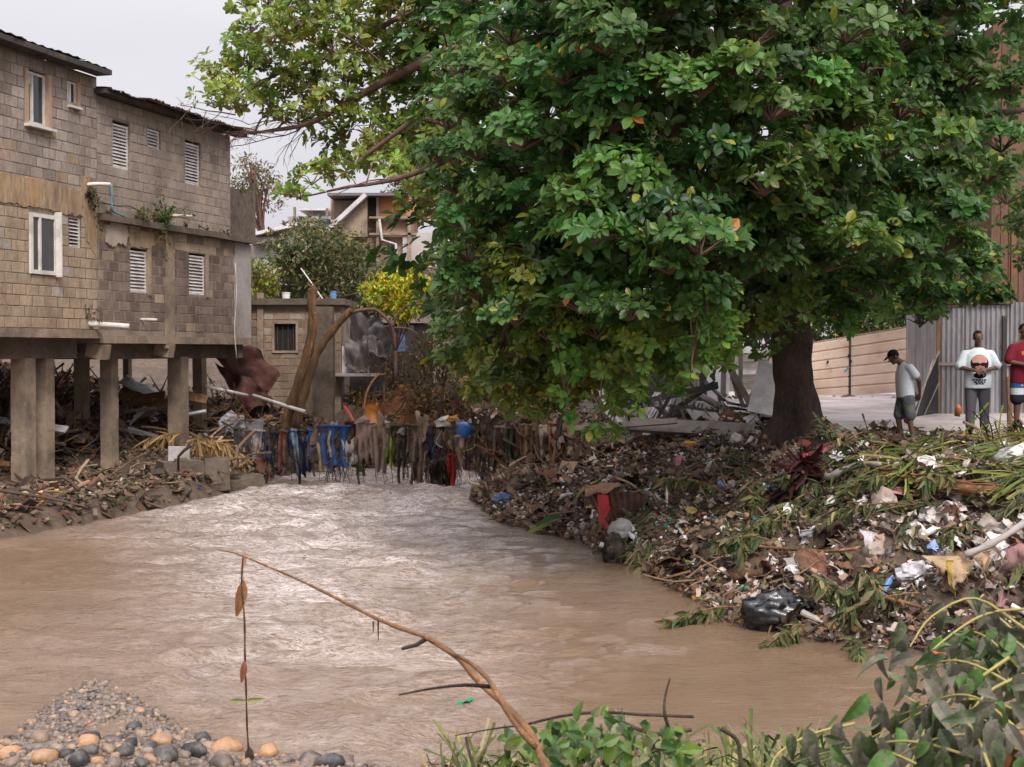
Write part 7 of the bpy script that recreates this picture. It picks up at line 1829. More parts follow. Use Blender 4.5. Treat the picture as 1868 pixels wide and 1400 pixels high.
# left bank ------------------------------------------------------------------------
bk = onb(72, 912, .05)
sheet_quad('orange_cloth', 'orange sheet lying folded at the foot of the front house posts', 'cloth', (P(40, 908, bk[1] + .5), P(80, 893, bk[1] + .6), P(106, 908, bk[1] + .1), P(66, 927, bk[1] - .2)), 14, 12, 'plastic', 80, .10, tint=(.62, .24, .08))
bag('blue_bag', 'small blue bag right of the orange sheet', 'bag', 116, 915, (.10, .08, .07), (.02, .06, .20), 81, 'plastic', .05, .5)
bag('yellow_scrap', 'yellow scrap behind the orange sheet', 'plastic scrap', 104, 895, (.06, .05, .04), (.6, .4, .05), 82, 'plastic', .05, .5)
cbk = thing('broken_foundation', 'broken concrete foundation block on the left bank', 'concrete block', onb(360, 885, .0))
Yq = float(cbk.location[1]); 
V = np.array([P(290, 848, Yq + .3), P(415, 846, Yq + .9), P(432, 888, Yq), P(300, 905, Yq - .3)]) - np.array(cbk.location)
mb = MB()
for k in range(5):
    a = V[0] + (V[1] - V[0]) * (k + .5) / 5; mb.box(a + [0, .1, -.22], (np.linalg.norm(V[1] - V[0]) / 5 * 1.03, .8, .60 + random.uniform(-.06, .06)), rz(.3 + random.gauss(0, .05)) @ rx(random.gauss(0, .05)), jit=.015)
mb.build('block', M['concrete_dark'], cbk)
st = thing('stone_block', 'grey rectangular stone block at the left water edge near the cable', 'stone', onb(445, 892, .02)); MB().box((0, 0, .06), (.75, .6, .36), rz(.5) @ ry(-.12), jit=.03).build('block', M['concrete_dark'], st)
q_ = onb(327, 838, .25); mb = MB(); mb.box((0, 0, .12), (.46, .06, .32), ry(.03)); tag(mb.build('plastic_sheet', M['galv_pale'], loc=q_), 'white plastic sheet standing upright on the broken foundation', 'plastic sheet')
wilted_spray('dried yellow palm frond drooping over the broken foundation', 345, 800, (.7, -.4, .1), 1.3, 130, 610, .5, 'dry' if PAL.setdefault('dry', np.array([[.42, .27, .11], [.32, .19, .08], [.22, .13, .06]])) is not None else 0, .5, mat='grass', w=leaf_template(4, .09, .1, .3, obov=False), name='dry_frond')
wilted_spray('brown dry frond left of the white panel', 340, 790, (-.7, -.4, .1), 1.1, 110, 611, .45, 'dry', .5, mat='grass', w=leaf_template(4, .09, .1, .3, obov=False), name='dry_frond')
wilted_spray('orange brown dry leaves spilling down between the middle posts', 212, 740, (.4, -.5, -.2), 1.6, 240, 612, .4, 'dry', .3, mat='grass', w=leaf_template(4, .10, .1, .3, obov=False), name='dry_frond')
wilted_spray('green vine hanging under the end of the long house', 432, 690, (0.1, -.3, -.6), 1.2, 150, 613, .12, 'green', .9, mat='grass', name='vine')
wilted_spray('yellowish bent sapling under the end of the long house', 405, 740, (-.1, -.2, 1), 1.5, 60, 614, .12, 'green', .3, mat='grass', name='sapling')
Yh = 34.5
sheet_quad('corrugated_sheet', 'grey corrugated sheet tilted in the rubble behind the house posts', 'metal sheet', (P(216, 700, Yh), P(232, 684, Yh + .6), P(300, 714, Yh + .6), P(284, 730, Yh)), 25, 8, 'galv_pale', 83, .06, waves=5, wdir=1)
for k, (a, b, w_, m_, lab) in enumerate((((218, 716), (305, 742), .5, 'bark_orange', 'orange brown rotten boards lying under the long house'), ((225, 735), (300, 722), .35, 'bark_orange', 'split orange plank crossing the rotten boards'), ((240, 766), (312, 738), .10, 'wood_grey', 'pale lath slanting under the long house'), ((225, 752), (285, 745), .09, 'wood_grey', 'second pale lath below the rotten boards'), ((340, 722), (378, 730), .3, 'bark_orange', 'orange board end showing between the two right posts'), ((338, 757), (376, 750), .08, 'galv_pale', 'white batten between the two right posts'))):
    pa, pb = P(*a, Yh - .4 * k * .5), P(*b, Yh - .4 * k * .5); d_ = pb - pa; L = np.linalg.norm(d_); F_ = frames((d_ / L)[None], np.array([[0, -.6, .8]]))[0]
    tag(MB().box((0, 0, 0), (w_, L, .04), F_).build('plank', M[m_], loc=(pa + pb) / 2), lab, 'plank')
bag('grey_bag', 'grey white tangled plastic hanging at the left end of the cable', 'bag', 425, 775, (.32, .2, .26), (.36, .34, .36), 84, 'plastic', .3, .7, 5)
sheet_quad('dark_board', 'dark bent sheet sticking out at the left end of the cable', 'metal sheet', (P(452, 772, 32.4), P(482, 758, 32.8), P(480, 800, 32.2), P(454, 803, 32)), 8, 8, 'tarp', 85, .12)
tuft_n = 0
for k in range(22):
    xy = bank_points(1, 700 + k, (-9, -4.8, 21, 33), lambda x, y, g: on_left(x, y, g) & (river_sd(x, y)[0]['L'] < 1.6) & (river_sd(x, y)[0]['L'] > .15))[0]
    tuft('bank_weed', wlabel('low muddy weed', (xy[0], xy[1], hz(*xy))), 'plant', (xy[0], xy[1], hz(*xy)), 70, .09, .22, (.06, .07, .025), 720 + k, group='weeds along the left bank', colours=((.10, .07, .04), .5), up=.5)

for k in range(26):
    p = (P(1490 + k * 7, 735, 40)[0] + random.gauss(0, .1), 40.2 + random.gauss(0, .3), 1.52 + random.uniform(0, .15))
    sc = random.uniform(.06, .15); tt = random.choice([(.5, .46, .44), (.3, .25, .22), (.12, .09, .07), (.16, .12, .10), (.08, .07, .06)])
    V = ICO1[0] * sc * np.array([1, .8, .6]); V = V + .35 * sc * fbm(V * 9, k, 2)[:, None]
    tag(MB().add(V, [ICO1[1]], tint=tt).build('rubble_piece', M['litter'], loc=p), wlabel(cname(tt) + ' rubble lump', p), 'rubble', 'rubble along the cream fence')

# more wreckage under the long house and in front of the ruin
def on_left_deep(x, y, g):
    b, ins = river_sd(x, y); return (~ins) & (b['L'] > 3.4) & (b['L'] < 9) & (y > 22) & (x < -6) & (y < 38)
litter_layer('under_house_debris', 'dark tangle of branches, boards and roots filling the space under the house', bank_points(5200, 45, (-16, -6, 22, 38), on_left_deep), 46, [(.52, STICK, 'mud', .4, 1.5, 1.0), (.16, CHIP, 'mud', .2, .7, .9), (.14, SCR[0], 'mud', .2, .5, .9), (.06, SCR[1], 'pale', .08, .22, .9), (.10, LEAF_S, 'green', .12, .3, .9), (.02, SCR[2], 'col', .08, .2, .9)], lift=.3)
g = np.random.default_rng(91)
for k in range(46):
    xy = bank_points(1, 1200 + k, (-14, -6, 23, 37), on_left_deep)[0]; z = hz(*xy) + g.uniform(.15, .7); L = g.uniform(.7, 2.0); d_ = np.array([g.normal(0, 1), g.normal(0, .6), g.normal(.1, .35)]); d_ /= np.linalg.norm(d_)
    mt = ('wood_grey', 'wood_brown', 'bark_orange', 'galv_pale', 'wood_brown')[int(g.integers(0, 5))]
    o = MB().box((0, 0, 0), (g.uniform(.07, .22), L, .03), frames(d_[None], np.array([[g.normal(0, .4), -.6, .8]]))[0]).build('plank', M[mt], loc=(xy[0], xy[1], z))
    tag(o, wlabel({'wood_grey': 'grey', 'wood_brown': 'brown', 'bark_orange': 'orange brown', 'galv_pale': 'white'}[mt] + ' plank in the wreckage', (xy[0], xy[1], z)), 'plank', 'planks under the house')
for k in range(14):
    px, py = g.uniform(690, 775), g.uniform(690, 770); Yk = 36.6; p0 = P(px, py + 30, Yk); p0[2] = min(p0[2], hz(p0[0], Yk) + .1)
    pts = [p0]
    for i in range(5): pts.append(pts[-1] + np.array([g.normal(0, .13), g.normal(0, .1), g.uniform(.08, .26)]))
    tag(MB().tube(smooth_path(np.array(pts) - p0, 3), np.linspace(.045, .008, 16), 6).build('root', M['bark_orange' if k % 2 else 'bark_raw'], loc=p0, smooth=True), wlabel(('orange' if k % 2 else 'dark') + ' torn root in the earth heap', p0), 'root', 'torn roots in the earth heap')

def on_heap(x, y, g): return (np.abs(x + 2.8) < 1.5) & (np.abs(y - 37.2) < .9)
litter_layer('heap_roots', 'orange brown roots and twigs bristling from the earth heap', bank_points(900, 47, (-4.4, -1.2, 36.2, 38.2), on_heap), 48, [(.7, STICK, 'shore', .25, .8, 1.2), (.2, SCR[0], 'mud', .1, .3, .9), (.1, SCR[1], 'pale', .06, .15, .9)], lift=.45)

def on_shed(x, y, g):
    px, py = proj(np.stack([x, y, x * 0 + 1.4], -1)); return (px > 1110) & (px < 1405) & (y > 26.6) & (y < 34)
litter_layer('shed_debris', 'splintered wood and rubbish strewn round the collapsed shed', bank_points(2600, 51, (1.8, 7, 26.6, 34), on_shed), 52, [(.4, STICK, 'stickc', .25, 1.1, .9), (.2, CHIP, 'mud', .1, .4, .8), (.15, SCR[0], 'mud', .1, .35, .9), (.2, SCR[1], 'pale', .08, .3, .9), (.05, SCR[2], 'col', .06, .16, .9)], lift=.12)
g = np.random.default_rng(92)
for k in range(30):
    xy = bank_points(1, 1400 + k, (1.8, 7, 27, 34.5), on_shed)[0]; z = 1.4 + g.uniform(.1, .5); L = g.uniform(.9, 2.4); d_ = np.array([g.normal(0, .9), g.normal(0, .5), abs(g.normal(.1, .5))]); d_ /= np.linalg.norm(d_)
    mt = ('wood_grey', 'galv_pale', 'wood_grey', 'galv', 'roof_board')[int(g.integers(0, 5))]; sheet = mt.startswith('galv')
    F_ = frames(d_[None], np.array([[g.normal(0, .5), -.7, .6]]))[0]
    tag(MB().box((0, 0, 0), (g.uniform(.35, .7) if sheet else g.uniform(.06, .16), L * (.7 if sheet else 1), .012 if sheet else .04), F_, jit=.02).build('metal_sheet' if sheet else 'plank', M[mt], loc=(xy[0], xy[1], z + .3 * L * d_[2])),
        wlabel({'wood_grey': 'grey plank', 'galv_pale': 'pale metal sheet', 'galv': 'grey metal sheet', 'roof_board': 'dark plank'}[mt] + ' in the wreckage', (xy[0], xy[1], z)), 'metal sheet' if sheet else 'plank', 'wreckage of the collapsed shed')

# uprooted branches tangled behind the clothes and in the dam
def tangle(name, label, cat, base, n, L, r0, seed, mat, group):
    rr_ = random.Random(seed); mb = MB()
    def grow(a, d, L, r, depth):
        pts = [a]; dd = d.copy()
        for i in range(4):
            dd = dd + np.array([rr_.gauss(0, .3), rr_.gauss(0, .25), rr_.gauss(0, .25)]); dd /= np.linalg.norm(dd); pts.append(pts[-1] + dd * L / 4)
        mb.tube(smooth_path(np.array(pts), 2), np.linspace(r, r * .4, 9), 5 if depth < 2 else 7)
        if depth:
            for i in (1, 2, 3, 4):
                if rr_.random() < .9: grow(pts[i], dd + np.array([rr_.gauss(0, .9), rr_.gauss(0, .6), rr_.gauss(.1, .7)]), L * .6, r * .5, depth - 1)
    for k in range(n): grow(np.zeros(3), np.array([rr_.gauss(0, 1), rr_.gauss(-.2, .4), rr_.uniform(.1, 1)]), L, r0, 2)
    return tag(mb.build(name, M[mat], loc=base, smooth=True), label, cat, group)
g = np.random.default_rng(93)
for k, (px, Y) in enumerate(((640, 36.8), (665, 36.4), (700, 37.4), (725, 36.8), (755, 37.2), (785, 37.0), (815, 36.8), (845, 36.6), (880, 36), (610, 36.2), (935, 29.6), (985, 28.8), (1035, 28.2), (470, 35.6), (440, 34.6))):
    x = P(px, 700, Y)[0]; tangle('uprooted_branch', wlabel('tangled uprooted branch', (x, Y, hz(x, Y) + .6)), 'branch', (x, Y, hz(x, Y) + .05), 2, g.uniform(.9, 1.5), g.uniform(.03, .055), 60 + k, ('bark_limb', 'bark_raw', 'bark_orange', 'wood_brown')[k % 4], 'uprooted branches behind the cable')
b = gy_(700, 36.6); simple_tree('scrub', 'thin brown half dead scrub in front of the torn tarpaulins', 'shrub', (b[0], 36.6, b[2]), [b, P(700, 720, 36.6), P(705, 660, 36.6)], .03, dome([(640, 750), (660, 660), (700, 640), (770, 630), (790, 750)], 36.7, .5, 34, 12), np.tile([[.25, .22, .25]], (34, 1)), 26, .11, (.10, .085, .035), 13, colours=((.26, .13, .05), .35), shell=.15, crown='foliage')

# bottles and tied bags among the rubbish
BT = tube_vf(np.array([[0, -.5, 0], [0, -.48, 0], [0, -.2, 0], [0, .0, 0], [0, .2, 0], [0, .3, 0], [0, .36, 0], [0, .38, 0], [0, .5, 0]]), np.array([.10, .135, .13, .12, .135, .10, .05, .055, .05]), 9)
PAL['bottle'] = np.array([[.62, .62, .6], [.5, .53, .52], [.08, .28, .14], [.10, .20, .42], [.45, .40, .34]])
many('plastic_bottle', 'plastic bottle', 'bottle', 'plastic bottles in the debris', bank_points(54, 81, (.5, 11, 13, 25), on_right), [BT], 'plastic', 'bottle', .20, .30, 82, .7, .14)
TB_ = [(ICO2[0] * np.array([1, .8, .62]) * (1 + .28 * fbm(ICO2[0] * 2 + k, 5, 3)[:, None]) + np.array([0, 0, .55]) * (np.clip(ICO2[0][:, 2:] - .8, 0, 1) * 3), [ICO2[1]]) for k in range(3)]
PAL['bagc'] = np.array([[.58, .55, .53], [.42, .38, .36], [.02, .02, .022], [.10, .16, .30], [.30, .24, .20]])
many('tied_bag', 'muddy tied plastic bag', 'plastic bag', 'tied plastic bags in the debris', bank_points(34, 83, (.5, 11, 13, 25), on_right), TB_, 'plastic', 'bagc', .09, .18, 84, .6, .10)

# knotted bundles caught along the cable
g = np.random.default_rng(95)
for k in range(34):
    px = 440 + k * 18.4 + g.uniform(-7, 7); c = rope_at(px); s = g.uniform(.08, .2); low = g.random() < .45
    rt_ = RAG[k % 4]; V = rt_[0] * s * np.array([2.2, 4.2, 2.2]); V = V @ (rx(1.45 + g.normal(0, .2)) @ ry(g.normal(0, .4))).T
    t = pick(('mud', 'pale', 'mud', 'mud', 'stickc')[int(g.integers(0, 5))], 1, g, .25)[0]; loc = (P(px, 780, c[1])[0], c[1] - .08, c[2] - (g.uniform(.2, .7) if low else g.uniform(-.05, .1)))
    tag(MB().add(V, rt_[1], tint=t).build('torn_rag', M['cloth'], loc=loc, smooth=True), wlabel(cname(t) + (' torn rag trailing from' if low else ' torn rag snagged on') + ' the cable', loc), 'cloth', 'torn rags caught on the cable')
# ------------------------------------------------------------------ near bank: gravel bar, broken branch, wilted leaves
bar = None
gxs = np.arange(-9, -.4, .12); gys = np.arange(7, 13.4, .12)
X, Y = np.meshgrid(gxs, gys, indexing='ij'); Z = terrain(X, Y) + .006
V, F = grid_vf(np.stack([X, Y, Z], -1))
M['gravel_bed'] = pmat('gravel_bed', (.23, .19, .165), .8, .4, 6, 1.0, 60, .3, (.13, .10, .085), .5, 5)
bar = link('gravel_bar', np_mesh('gravel_bar', V, F, M['gravel_bed'], smooth=True), kind='structure')
def stone_t(seed, s, sub=ICO2):
    V = sub[0] * np.asarray(s); return V * (1 + .34 * vnoise(sub[0] * 1.3 + seed * 3.1, seed)[:, None] + .10 * vnoise(sub[0] * 4 + seed, seed + 9)[:, None]), [sub[1]]
ST = [stone_t(k, (1, .8 - .06 * (k % 3), .58 + .05 * (k % 4))) for k in range(7)]; STS = [stone_t(k, (1, .8, .6), ICO1) for k in range(4)]
SPAL = np.array([[.04, .042, .05], [.07, .068, .072], [.15, .118, .10], [.21, .16, .13], [.45, .25, .13], [.33, .23, .16], [.11, .088, .078], [.26, .21, .185]])
def on_bar(x, y, g):
    b, ins = river_sd(x, y); return ((~ins) | (b['V'] < .35 * g.random(x.shape) ** 2)) & (b['V'] < 5) & (x < -.5) & (x > -7.5) & (y < 13.2) & (y > 8.2)
g = np.random.default_rng(17)
BIG = [(790 / 1868 * 700, 512, 58, 4), (30, 600, 24, 4), (215, 590, 55, 4), (385, 615, 58, 0), (530, 545, 40, 5), (610, 570, 52, 1), (650, 445, 38, 1), (680, 365, 26, 4), (800, 585, 62, 0), (945, 570, 56, 0), (980, 500, 38, 1), (1100, 560, 80, 4), (1080, 615, 62, 6), (1310, 575, 58, 4), (1390, 600, 34, 6), (1500, 605, 54, 1), (1610, 625, 60, 0), (1650, 590, 46, 4), (730, 600, 44, 4), (440, 560, 40, 6), (900, 600, 30, 3), (560, 600, 30, 5), (1020, 545, 40, 5), (470, 600, 30, 4), (350, 540, 24, 5), (690, 630, 40, 1), (1200, 600, 32, 4), (850, 540, 30, 6)]
placed = []
def stone(x, y, s, tint, k, lift=.25):
    key = (k % 7, tuple(np.round(np.asarray(tint) * 60).astype(int)))
    if key not in SC: SC[key] = np_mesh('stone', ST[key[0]][0], ST[key[0]][1], M['stone'], np.tile(tint, (len(ST[key[0]][0]), 1)), smooth=True)
    o = link('stone', SC[key], bar); o.matrix_local = mat4(rz(random.random() * 6.3) @ rx(random.gauss(0, .18)), (x, y, hz(x, y) + s * lift), (s,) * 3); placed.append((x, y, s))
SC = {}
for k, (zx, zy, w, c) in enumerate(BIG):
    px, py = zx / 1868 * 700 if k else 296, 1160 + zy / 2.669
    p = onb(px, py, .03); stone(p[0], p[1], w / 2.669 / FOC * p[1] * 1.15, SPAL[c] * g.uniform(.85, 1.15), k)
n0 = len(placed); xy = bank_points(2200, 61, (-7.4, -.5, 8.3, 13.2), on_bar); 
for (x, y) in xy:
    if len(placed) >= 297: break
    px, py = proj(np.array([x, y, hz(x, y)]))
    if not (0 < px < 700 and py < 1398): continue
    d = river_sd(np.array([x]), np.array([y]))[0]['V'][0]
    s = math.exp(g.uniform(math.log(.02), math.log(.085))) * (1.3 if y < 11.0 else .62)
    if any((x - a) ** 2 + (y - b) ** 2 < (s + c) ** 2 * .6 for a, b, c in placed): continue
    stone(x, y, s, SPAL[g.choice(8, p=[.05, .08, .22, .22, .05, .13, .13, .12])] * g.uniform(.8, 1.2), int(g.integers(0, 7)))
xy = bank_points(5200, 62, (-7.4, -.5, 8.3, 13.2), on_bar); n = len(xy); Vs, Fs, Ts, off = [], [], [], 0
kk = g.integers(0, 4, n); px_, py_ = proj(gpos(xy))
for k in range(4):
    i = kk == k; m = int(i.sum()); V, F, T = scatter_vf(STS[k][0], STS[k][1], gpos(xy[i], .01), flat_rot(m, g, .3), np.exp(g.uniform(math.log(.012), math.log(.042), m)), SPAL[g.choice(8, m, p=[.04, .06, .24, .24, .04, .12, .14, .12])] * g.uniform(.75, 1.2, (m, 1))); Vs.append(V); Fs += [f + off for f in F]; Ts.append(T); off += len(V)
link('pebbles', np_mesh('pebbles', np.concatenate(Vs), Fs, M['stone'], np.concatenate(Ts), smooth=True), bar, kind='stuff')

# long broken branch reaching over the water
def wpath(lst): return np.array([P(x, y, Y) for (x, y, Y) in lst])
bb = wpath([(1010, 1440, 6.3), (985, 1375, 6.5), (965, 1335, 6.6), (925, 1290, 6.8), (880, 1250, 7.0), (840, 1205, 7.2), (800, 1175, 7.4), (775, 1162, 7.5)])
br = thing('broken_branch', 'long bare orange brown broken branch reaching over the water in front', 'branch', bb[0])
q_ = smooth_path(bb - bb[0], 4); MB().tube(q_, np.linspace(.022, .013, len(q_)) * (1 + .22 * vnoise(q_ * 9, 4)), 10).build('stem', M['bark_orange'], br, smooth=True)
q_ = smooth_path(wpath([(775, 1162, 7.5), (735, 1148, 7.7), (690, 1130, 7.9), (640, 1105, 8.2), (560, 1065, 8.7), (480, 1030, 9.2), (430, 1010, 9.5), (398, 1003, 9.7)]) - bb[0], 4); MB().tube(q_, np.linspace(.014, .004, len(q_)) * (1 + .25 * vnoise(q_ * 9, 5)), 8).build('stem', M['bark_orange'], br, smooth=True)
q_ = smooth_path(wpath([(978, 1365, 6.45), (935, 1315, 6.45), (905, 1262, 6.5), (880, 1228, 6.7), (850, 1205, 6.95), (812, 1186, 7.3), (780, 1166, 7.5)]) - bb[0], 4); MB().tube(q_, np.linspace(.014, .009, len(q_)) * (1 + .16 * np.sin(np.arange(len(q_)) * 1.1)), 9).build('side_branch', M['bark_orange'], br, smooth=True)
q_ = smooth_path(wpath([(776, 1166, 7.5), (760, 1176, 7.5), (733, 1184, 7.5)]) - bb[0], 4); MB().tube(q_, np.linspace(.014, .009, len(q_)), 7).build('stub', M['bark'], br, smooth=True)
q_ = smooth_path(wpath([(895, 1253, 6.6), (850, 1250, 6.75), (790, 1256, 6.8), (728, 1268, 6.9)]) - bb[0], 4); MB().tube(q_, np.linspace(.011, .004, len(q_)), 7).build('twig', M['bark'], br, smooth=True)
for (x, y0, y1) in ((690, 1132, 1170), (681, 1134, 1156)): MB().tube(wpath([(x, y0, 7.9), (x, y1, 7.9)]) - bb[0], [.006, .002], 5).build('twig', M['bark'], br)
vn = wpath([(443, 1018, 9.4), (441, 1070, 9.4), (446, 1130, 9.45), (447, 1200, 9.6), (449, 1260, 9.8), (451, 1330, 10), (455, 1385, 10.2)])
hv = thing('hanging_vine', 'thin dry vine hanging from the branch tip to the gravel', 'vine', vn[0])
q_ = smooth_path(vn - vn[0], 4); MB().tube(q_, .0055 + .003 * np.sin(np.arange(len(q_)) * .9) ** 2, 5).build('stem', M['bark_raw'], hv)
for (x, y, d, s, c) in ((444, 1058, (-.15, 0, -1), .26, (.34, .12, .03)), (446, 1205, (-.1, 0, -1), .16, (.26, .10, .04)), (449, 1280, (-1, 0, .05), .12, (.22, .22, .05)), (449, 1279, (1, 0, .1), .12, (.22, .22, .05)), (443, 1035, (.2, 0, 1), .1, (.4, .16, .1))):
    tm = leaf_template(5, .3, .25, .2, obov=False); o = link('leaf', np_mesh('leaf', tm[0], tm[1], M['leaf_wilt'], np.tile(c, (len(tm[0]), 1))), hv); o.matrix_local = mat4(frames(np.array([d], float), np.array([[.4, -1, .2]]))[0], P(x, y, 9.5) - vn[0], (s,) * 3)
V = ICO2[0] * np.array([.035, .03, .09]); MB().add(V + (vn[-1] - vn[0]), [ICO2[1]]).build('root', M['bark'], hv)
gp = P(848, 1292, 11.2); mb = MB(); A = np.array([[[u, v * .05, .02 * math.sin(u * 40)] for v in (-1, 0, 1)] for u in np.linspace(-.06, .06, 6)]); tag(mb.grid(A @ rz(-.3).T, tint=(.0, .28, .12), thick=.004).build('green_scrap', M['plastic'], loc=(G(848, 1292)[0], G(848, 1292)[1], .06)), 'small green plastic scrap floating on the water right of the gravel', 'plastic scrap')

M['yellow_stem'] = pmat('yellow_stem', (.30, .25, .08), .6, .25, 6, .2, 30)
# creepers and grass along the bottom edge
def twig_line(label, pts, r0, r1, mat='bark'):
    w_ = wpath(pts); q_ = smooth_path(w_, 4); return tag(MB().tube(q_ - w_[0], np.linspace(r0, r1, len(q_)), 7).build('bare_twig', M[mat], loc=w_[0], smooth=True), label, 'twig')
twig_line('long arching brown twig over the water at the bottom', [(960, 1322, 8.2), (1030, 1306, 8.2), (1100, 1300, 8.3), (1170, 1304, 8.4), (1265, 1308, 8.5)], .008, .010)
twig_line('dark twig bending down behind the bottom leaves', [(1100, 1300, 8.2), (1150, 1325, 8.0), (1200, 1340, 7.9), (1262, 1332, 7.9)], .012, .010)
twig_line('upright bare twig standing in the bottom leaves', [(1222, 1335, 7.9), (1212, 1300, 7.9), (1214, 1268, 8.0), (1222, 1238, 8.0)], .011, .004)
twig_line('thin dry twig low over the water left of the broken branch', [(960, 1322, 7.9), (900, 1330, 7.8), (830, 1342, 7.8)], .006, .003)
twig_line('thin twig hanging at the bottom left of the green creeper', [(850, 1346, 7.6), (858, 1380, 7.4), (872, 1420, 7.2)], .007, .01)
def leafy(label, base, tip, nl, size, pal, seed, tm=None, mat='leaf', spread=.25, name='creeper', limit=60, bend=.0):
    """stem with single leaves, each a part"""
    g = np.random.default_rng(seed); base = np.asarray(base); tip = np.asarray(tip); t = thing(name, label, 'plant' if name != 'wilted_branch' else 'branch', base)
    mid = (base + tip) / 2 + np.array([g.normal(0, .05), g.normal(0, .05), .10 + bend]); q_ = smooth_path(np.array([base, mid, tip]) - base, 8)
    MB().tube(q_, np.linspace(.008, .003, len(q_)), 6).build('stem', M['yellow_stem' if name == 'wilted_branch' else 'bark_limb'], t, smooth=True)
    tm = tm or leaf_template(5, .62, .18, .25, obov=False); cache = {}
    pt = PAL[pal] if isinstance(pal, str) else pal
    for i in range(nl):
        a = q_[int(g.uniform(2, len(q_)))] + g.normal(0, 1, 3) * spread * np.array([.5, .5, .35])
        d = g.normal(size=3) * .6 + np.array([0, -.25, -1.15 if name == 'wilted_branch' else -.3]); c = int(g.integers(0, len(pt)))
        if c not in cache: cache[c] = np_mesh('leaf', tm[0], tm[1], M[mat], np.tile(pt[c], (len(tm[0]), 1)))
        o = link('leaf', cache[c], t); o.matrix_local = mat4(frames(d[None], (g.normal(size=3) * .45 + [0, -.75, .55])[None])[0], a, (size * g.uniform(.6, 1.3),) * 3)
        if np.linalg.norm(a - q_[np.argmin(((q_ - a) ** 2).sum(1))]) > .03: pass
    return t
PAL['creeper'] = np.array([[.06, .13, .03], [.10, .18, .035], [.15, .23, .04], [.045, .09, .028], [.19, .20, .09]])
PAL['wiltbig'] = np.array([[.06, .085, .035], [.095, .10, .062], [.125, .12, .088], [.045, .075, .026], [.07, .16, .03], [.16, .15, .115], [.04, .055, .028]])
for k, (x0, y0, x1, y1, Y) in enumerate(((1000, 1420, 1060, 1345, 7.4), (1040, 1420, 1010, 1350, 7.6), (1080, 1420, 1100, 1330, 7.5), (1120, 1410, 1150, 1345, 7.4), (1160, 1420, 1200, 1350, 7.3), (950, 1420, 935, 1340, 7.5), (1230, 1420, 1240, 1355, 7.3), (1060, 1430, 1130, 1370, 7.0), (1200, 1440, 1170, 1380, 6.9), (1010, 1440, 1000, 1375, 7.0))):
    leafy(('low green creeper at the bottom edge, left of the upright twig', 'leafy green shoot beside the foot of the broken branch', 'tall leafy shoot in the middle of the bottom edge', 'green shoot under the dark bending twig', 'dense green shoot at the foot of the upright twig', 'yellowish shoot left of the broken branch at the bottom', 'shoot of narrow green leaves right of the upright twig', 'creeping green stem in front of the tall leafy shoot', 'creeping stem in front of the upright twig', 'creeping stem at the very foot of the broken branch')[k], P(x0, y0, Y), P(x1, y1, Y + .2), 24, .095, 'creeper', 300 + k, spread=.13)
def near_grass(x, y, g):
    b, ins = river_sd(x, y); px, py = proj(np.stack([x, y, terrain(x, y)], -1)); return (~ins) & (y < 10) & (y > 5.5) & (px > 800) & (px < 1700)
PAL['ngrass'] = np.array([[.10, .13, .035], [.16, .16, .05], [.06, .09, .025], [.22, .18, .09]])
blades('near_grass', 'loose grass blades along the near bank at the bottom edge', bank_points(1500, 71, (-.6, 4, 5.6, 10), near_grass), 72, .16, .42, .06, 'ngrass', (.1, -.1, .9), .01, .5)
blades('near_grass', 'thin upright grass tufts at the bottom edge right of the upright twig', bank_points(500, 73, (.9, 2.2, 7.3, 9.6), near_grass), 74, .25, .48, .045, 'ngrass', (0, 0, 1), .01, .25)
litter_layer('near_debris', 'twigs and mud on the near bank at the bottom edge', bank_points(2500, 75, (-.6, 6, 4.5, 10), lambda x, y, g: ~river_sd(x, y)[1]), 76, [(.5, STICK, 'mud', .1, .4, .4), (.3, LUMP[0], 'mud', .015, .05, .5), (.2, LEAF_S, 'dry', .05, .12, .6)])
# grey plastic sheet on a stick at the bottom
quadcloth('plastic_rag', 'dirty white plastic rag caught on a stick at the bottom edge', 'rag', [(1322, 1342), (1352, 1340), (1398, 1388), (1318, 1420)], [7.3, 7.3, 7.2, 7.0], 26, 22, (.44, .39, .40), 91, .5, 'cloth', .004)
twig_line('short dark stick holding the dirty white rag', [(1316, 1330, 7.25), (1345, 1352, 7.25), (1352, 1400, 7.15)], .012, .010)
# pile of wilted broad leaved branches at the lower right
Bn = [((1900, 1290, 5.9), (1560, 1345, 6.4)), ((1900, 1240, 6.3), (1660, 1180, 7.0)), ((1890, 1200, 6.6), (1700, 1110, 7.4)), ((1900, 1150, 6.9), (1780, 1090, 7.6)), ((1880, 1330, 5.6), (1640, 1290, 6.3)), ((1880, 1400, 5.2), (1480, 1380, 6.0)), ((1900, 1360, 5.3), (1580, 1395, 5.7)), ((1760, 1420, 5.2), (1420, 1385, 6.3)), ((1900, 1260, 6.0), (1620, 1230, 6.8)), ((1920, 1190, 6.4), (1800, 1140, 7.1)), ((1820, 1420, 5.0), (1700, 1340, 5.6)), ((1900, 1420, 4.9), (1800, 1330, 5.4))]
LABS = ['wilted branch pointing left to a single bright green leaf', 'wilted branch rising toward the waterline at the lower right', 'uppermost wilted branch below the mauve cloth', 'wilted branch with yellow stems at the right edge under the mauve cloth', 'thick wilted branch in the middle of the lower right pile', 'low wilted branch along the bottom edge with grey leaves', 'wilted branch at the bottom edge in the right corner pile', 'wilted leafy branch beside the dirty white rag', 'wilted branch with long yellow stem crossing the pile', 'upper right wilted branch of the corner pile', 'lowest wilted branch in front of the corner pile', 'wilted branch in the very bottom right corner']
WL = leaf_template(6, .46, .3, .6, obov=False)
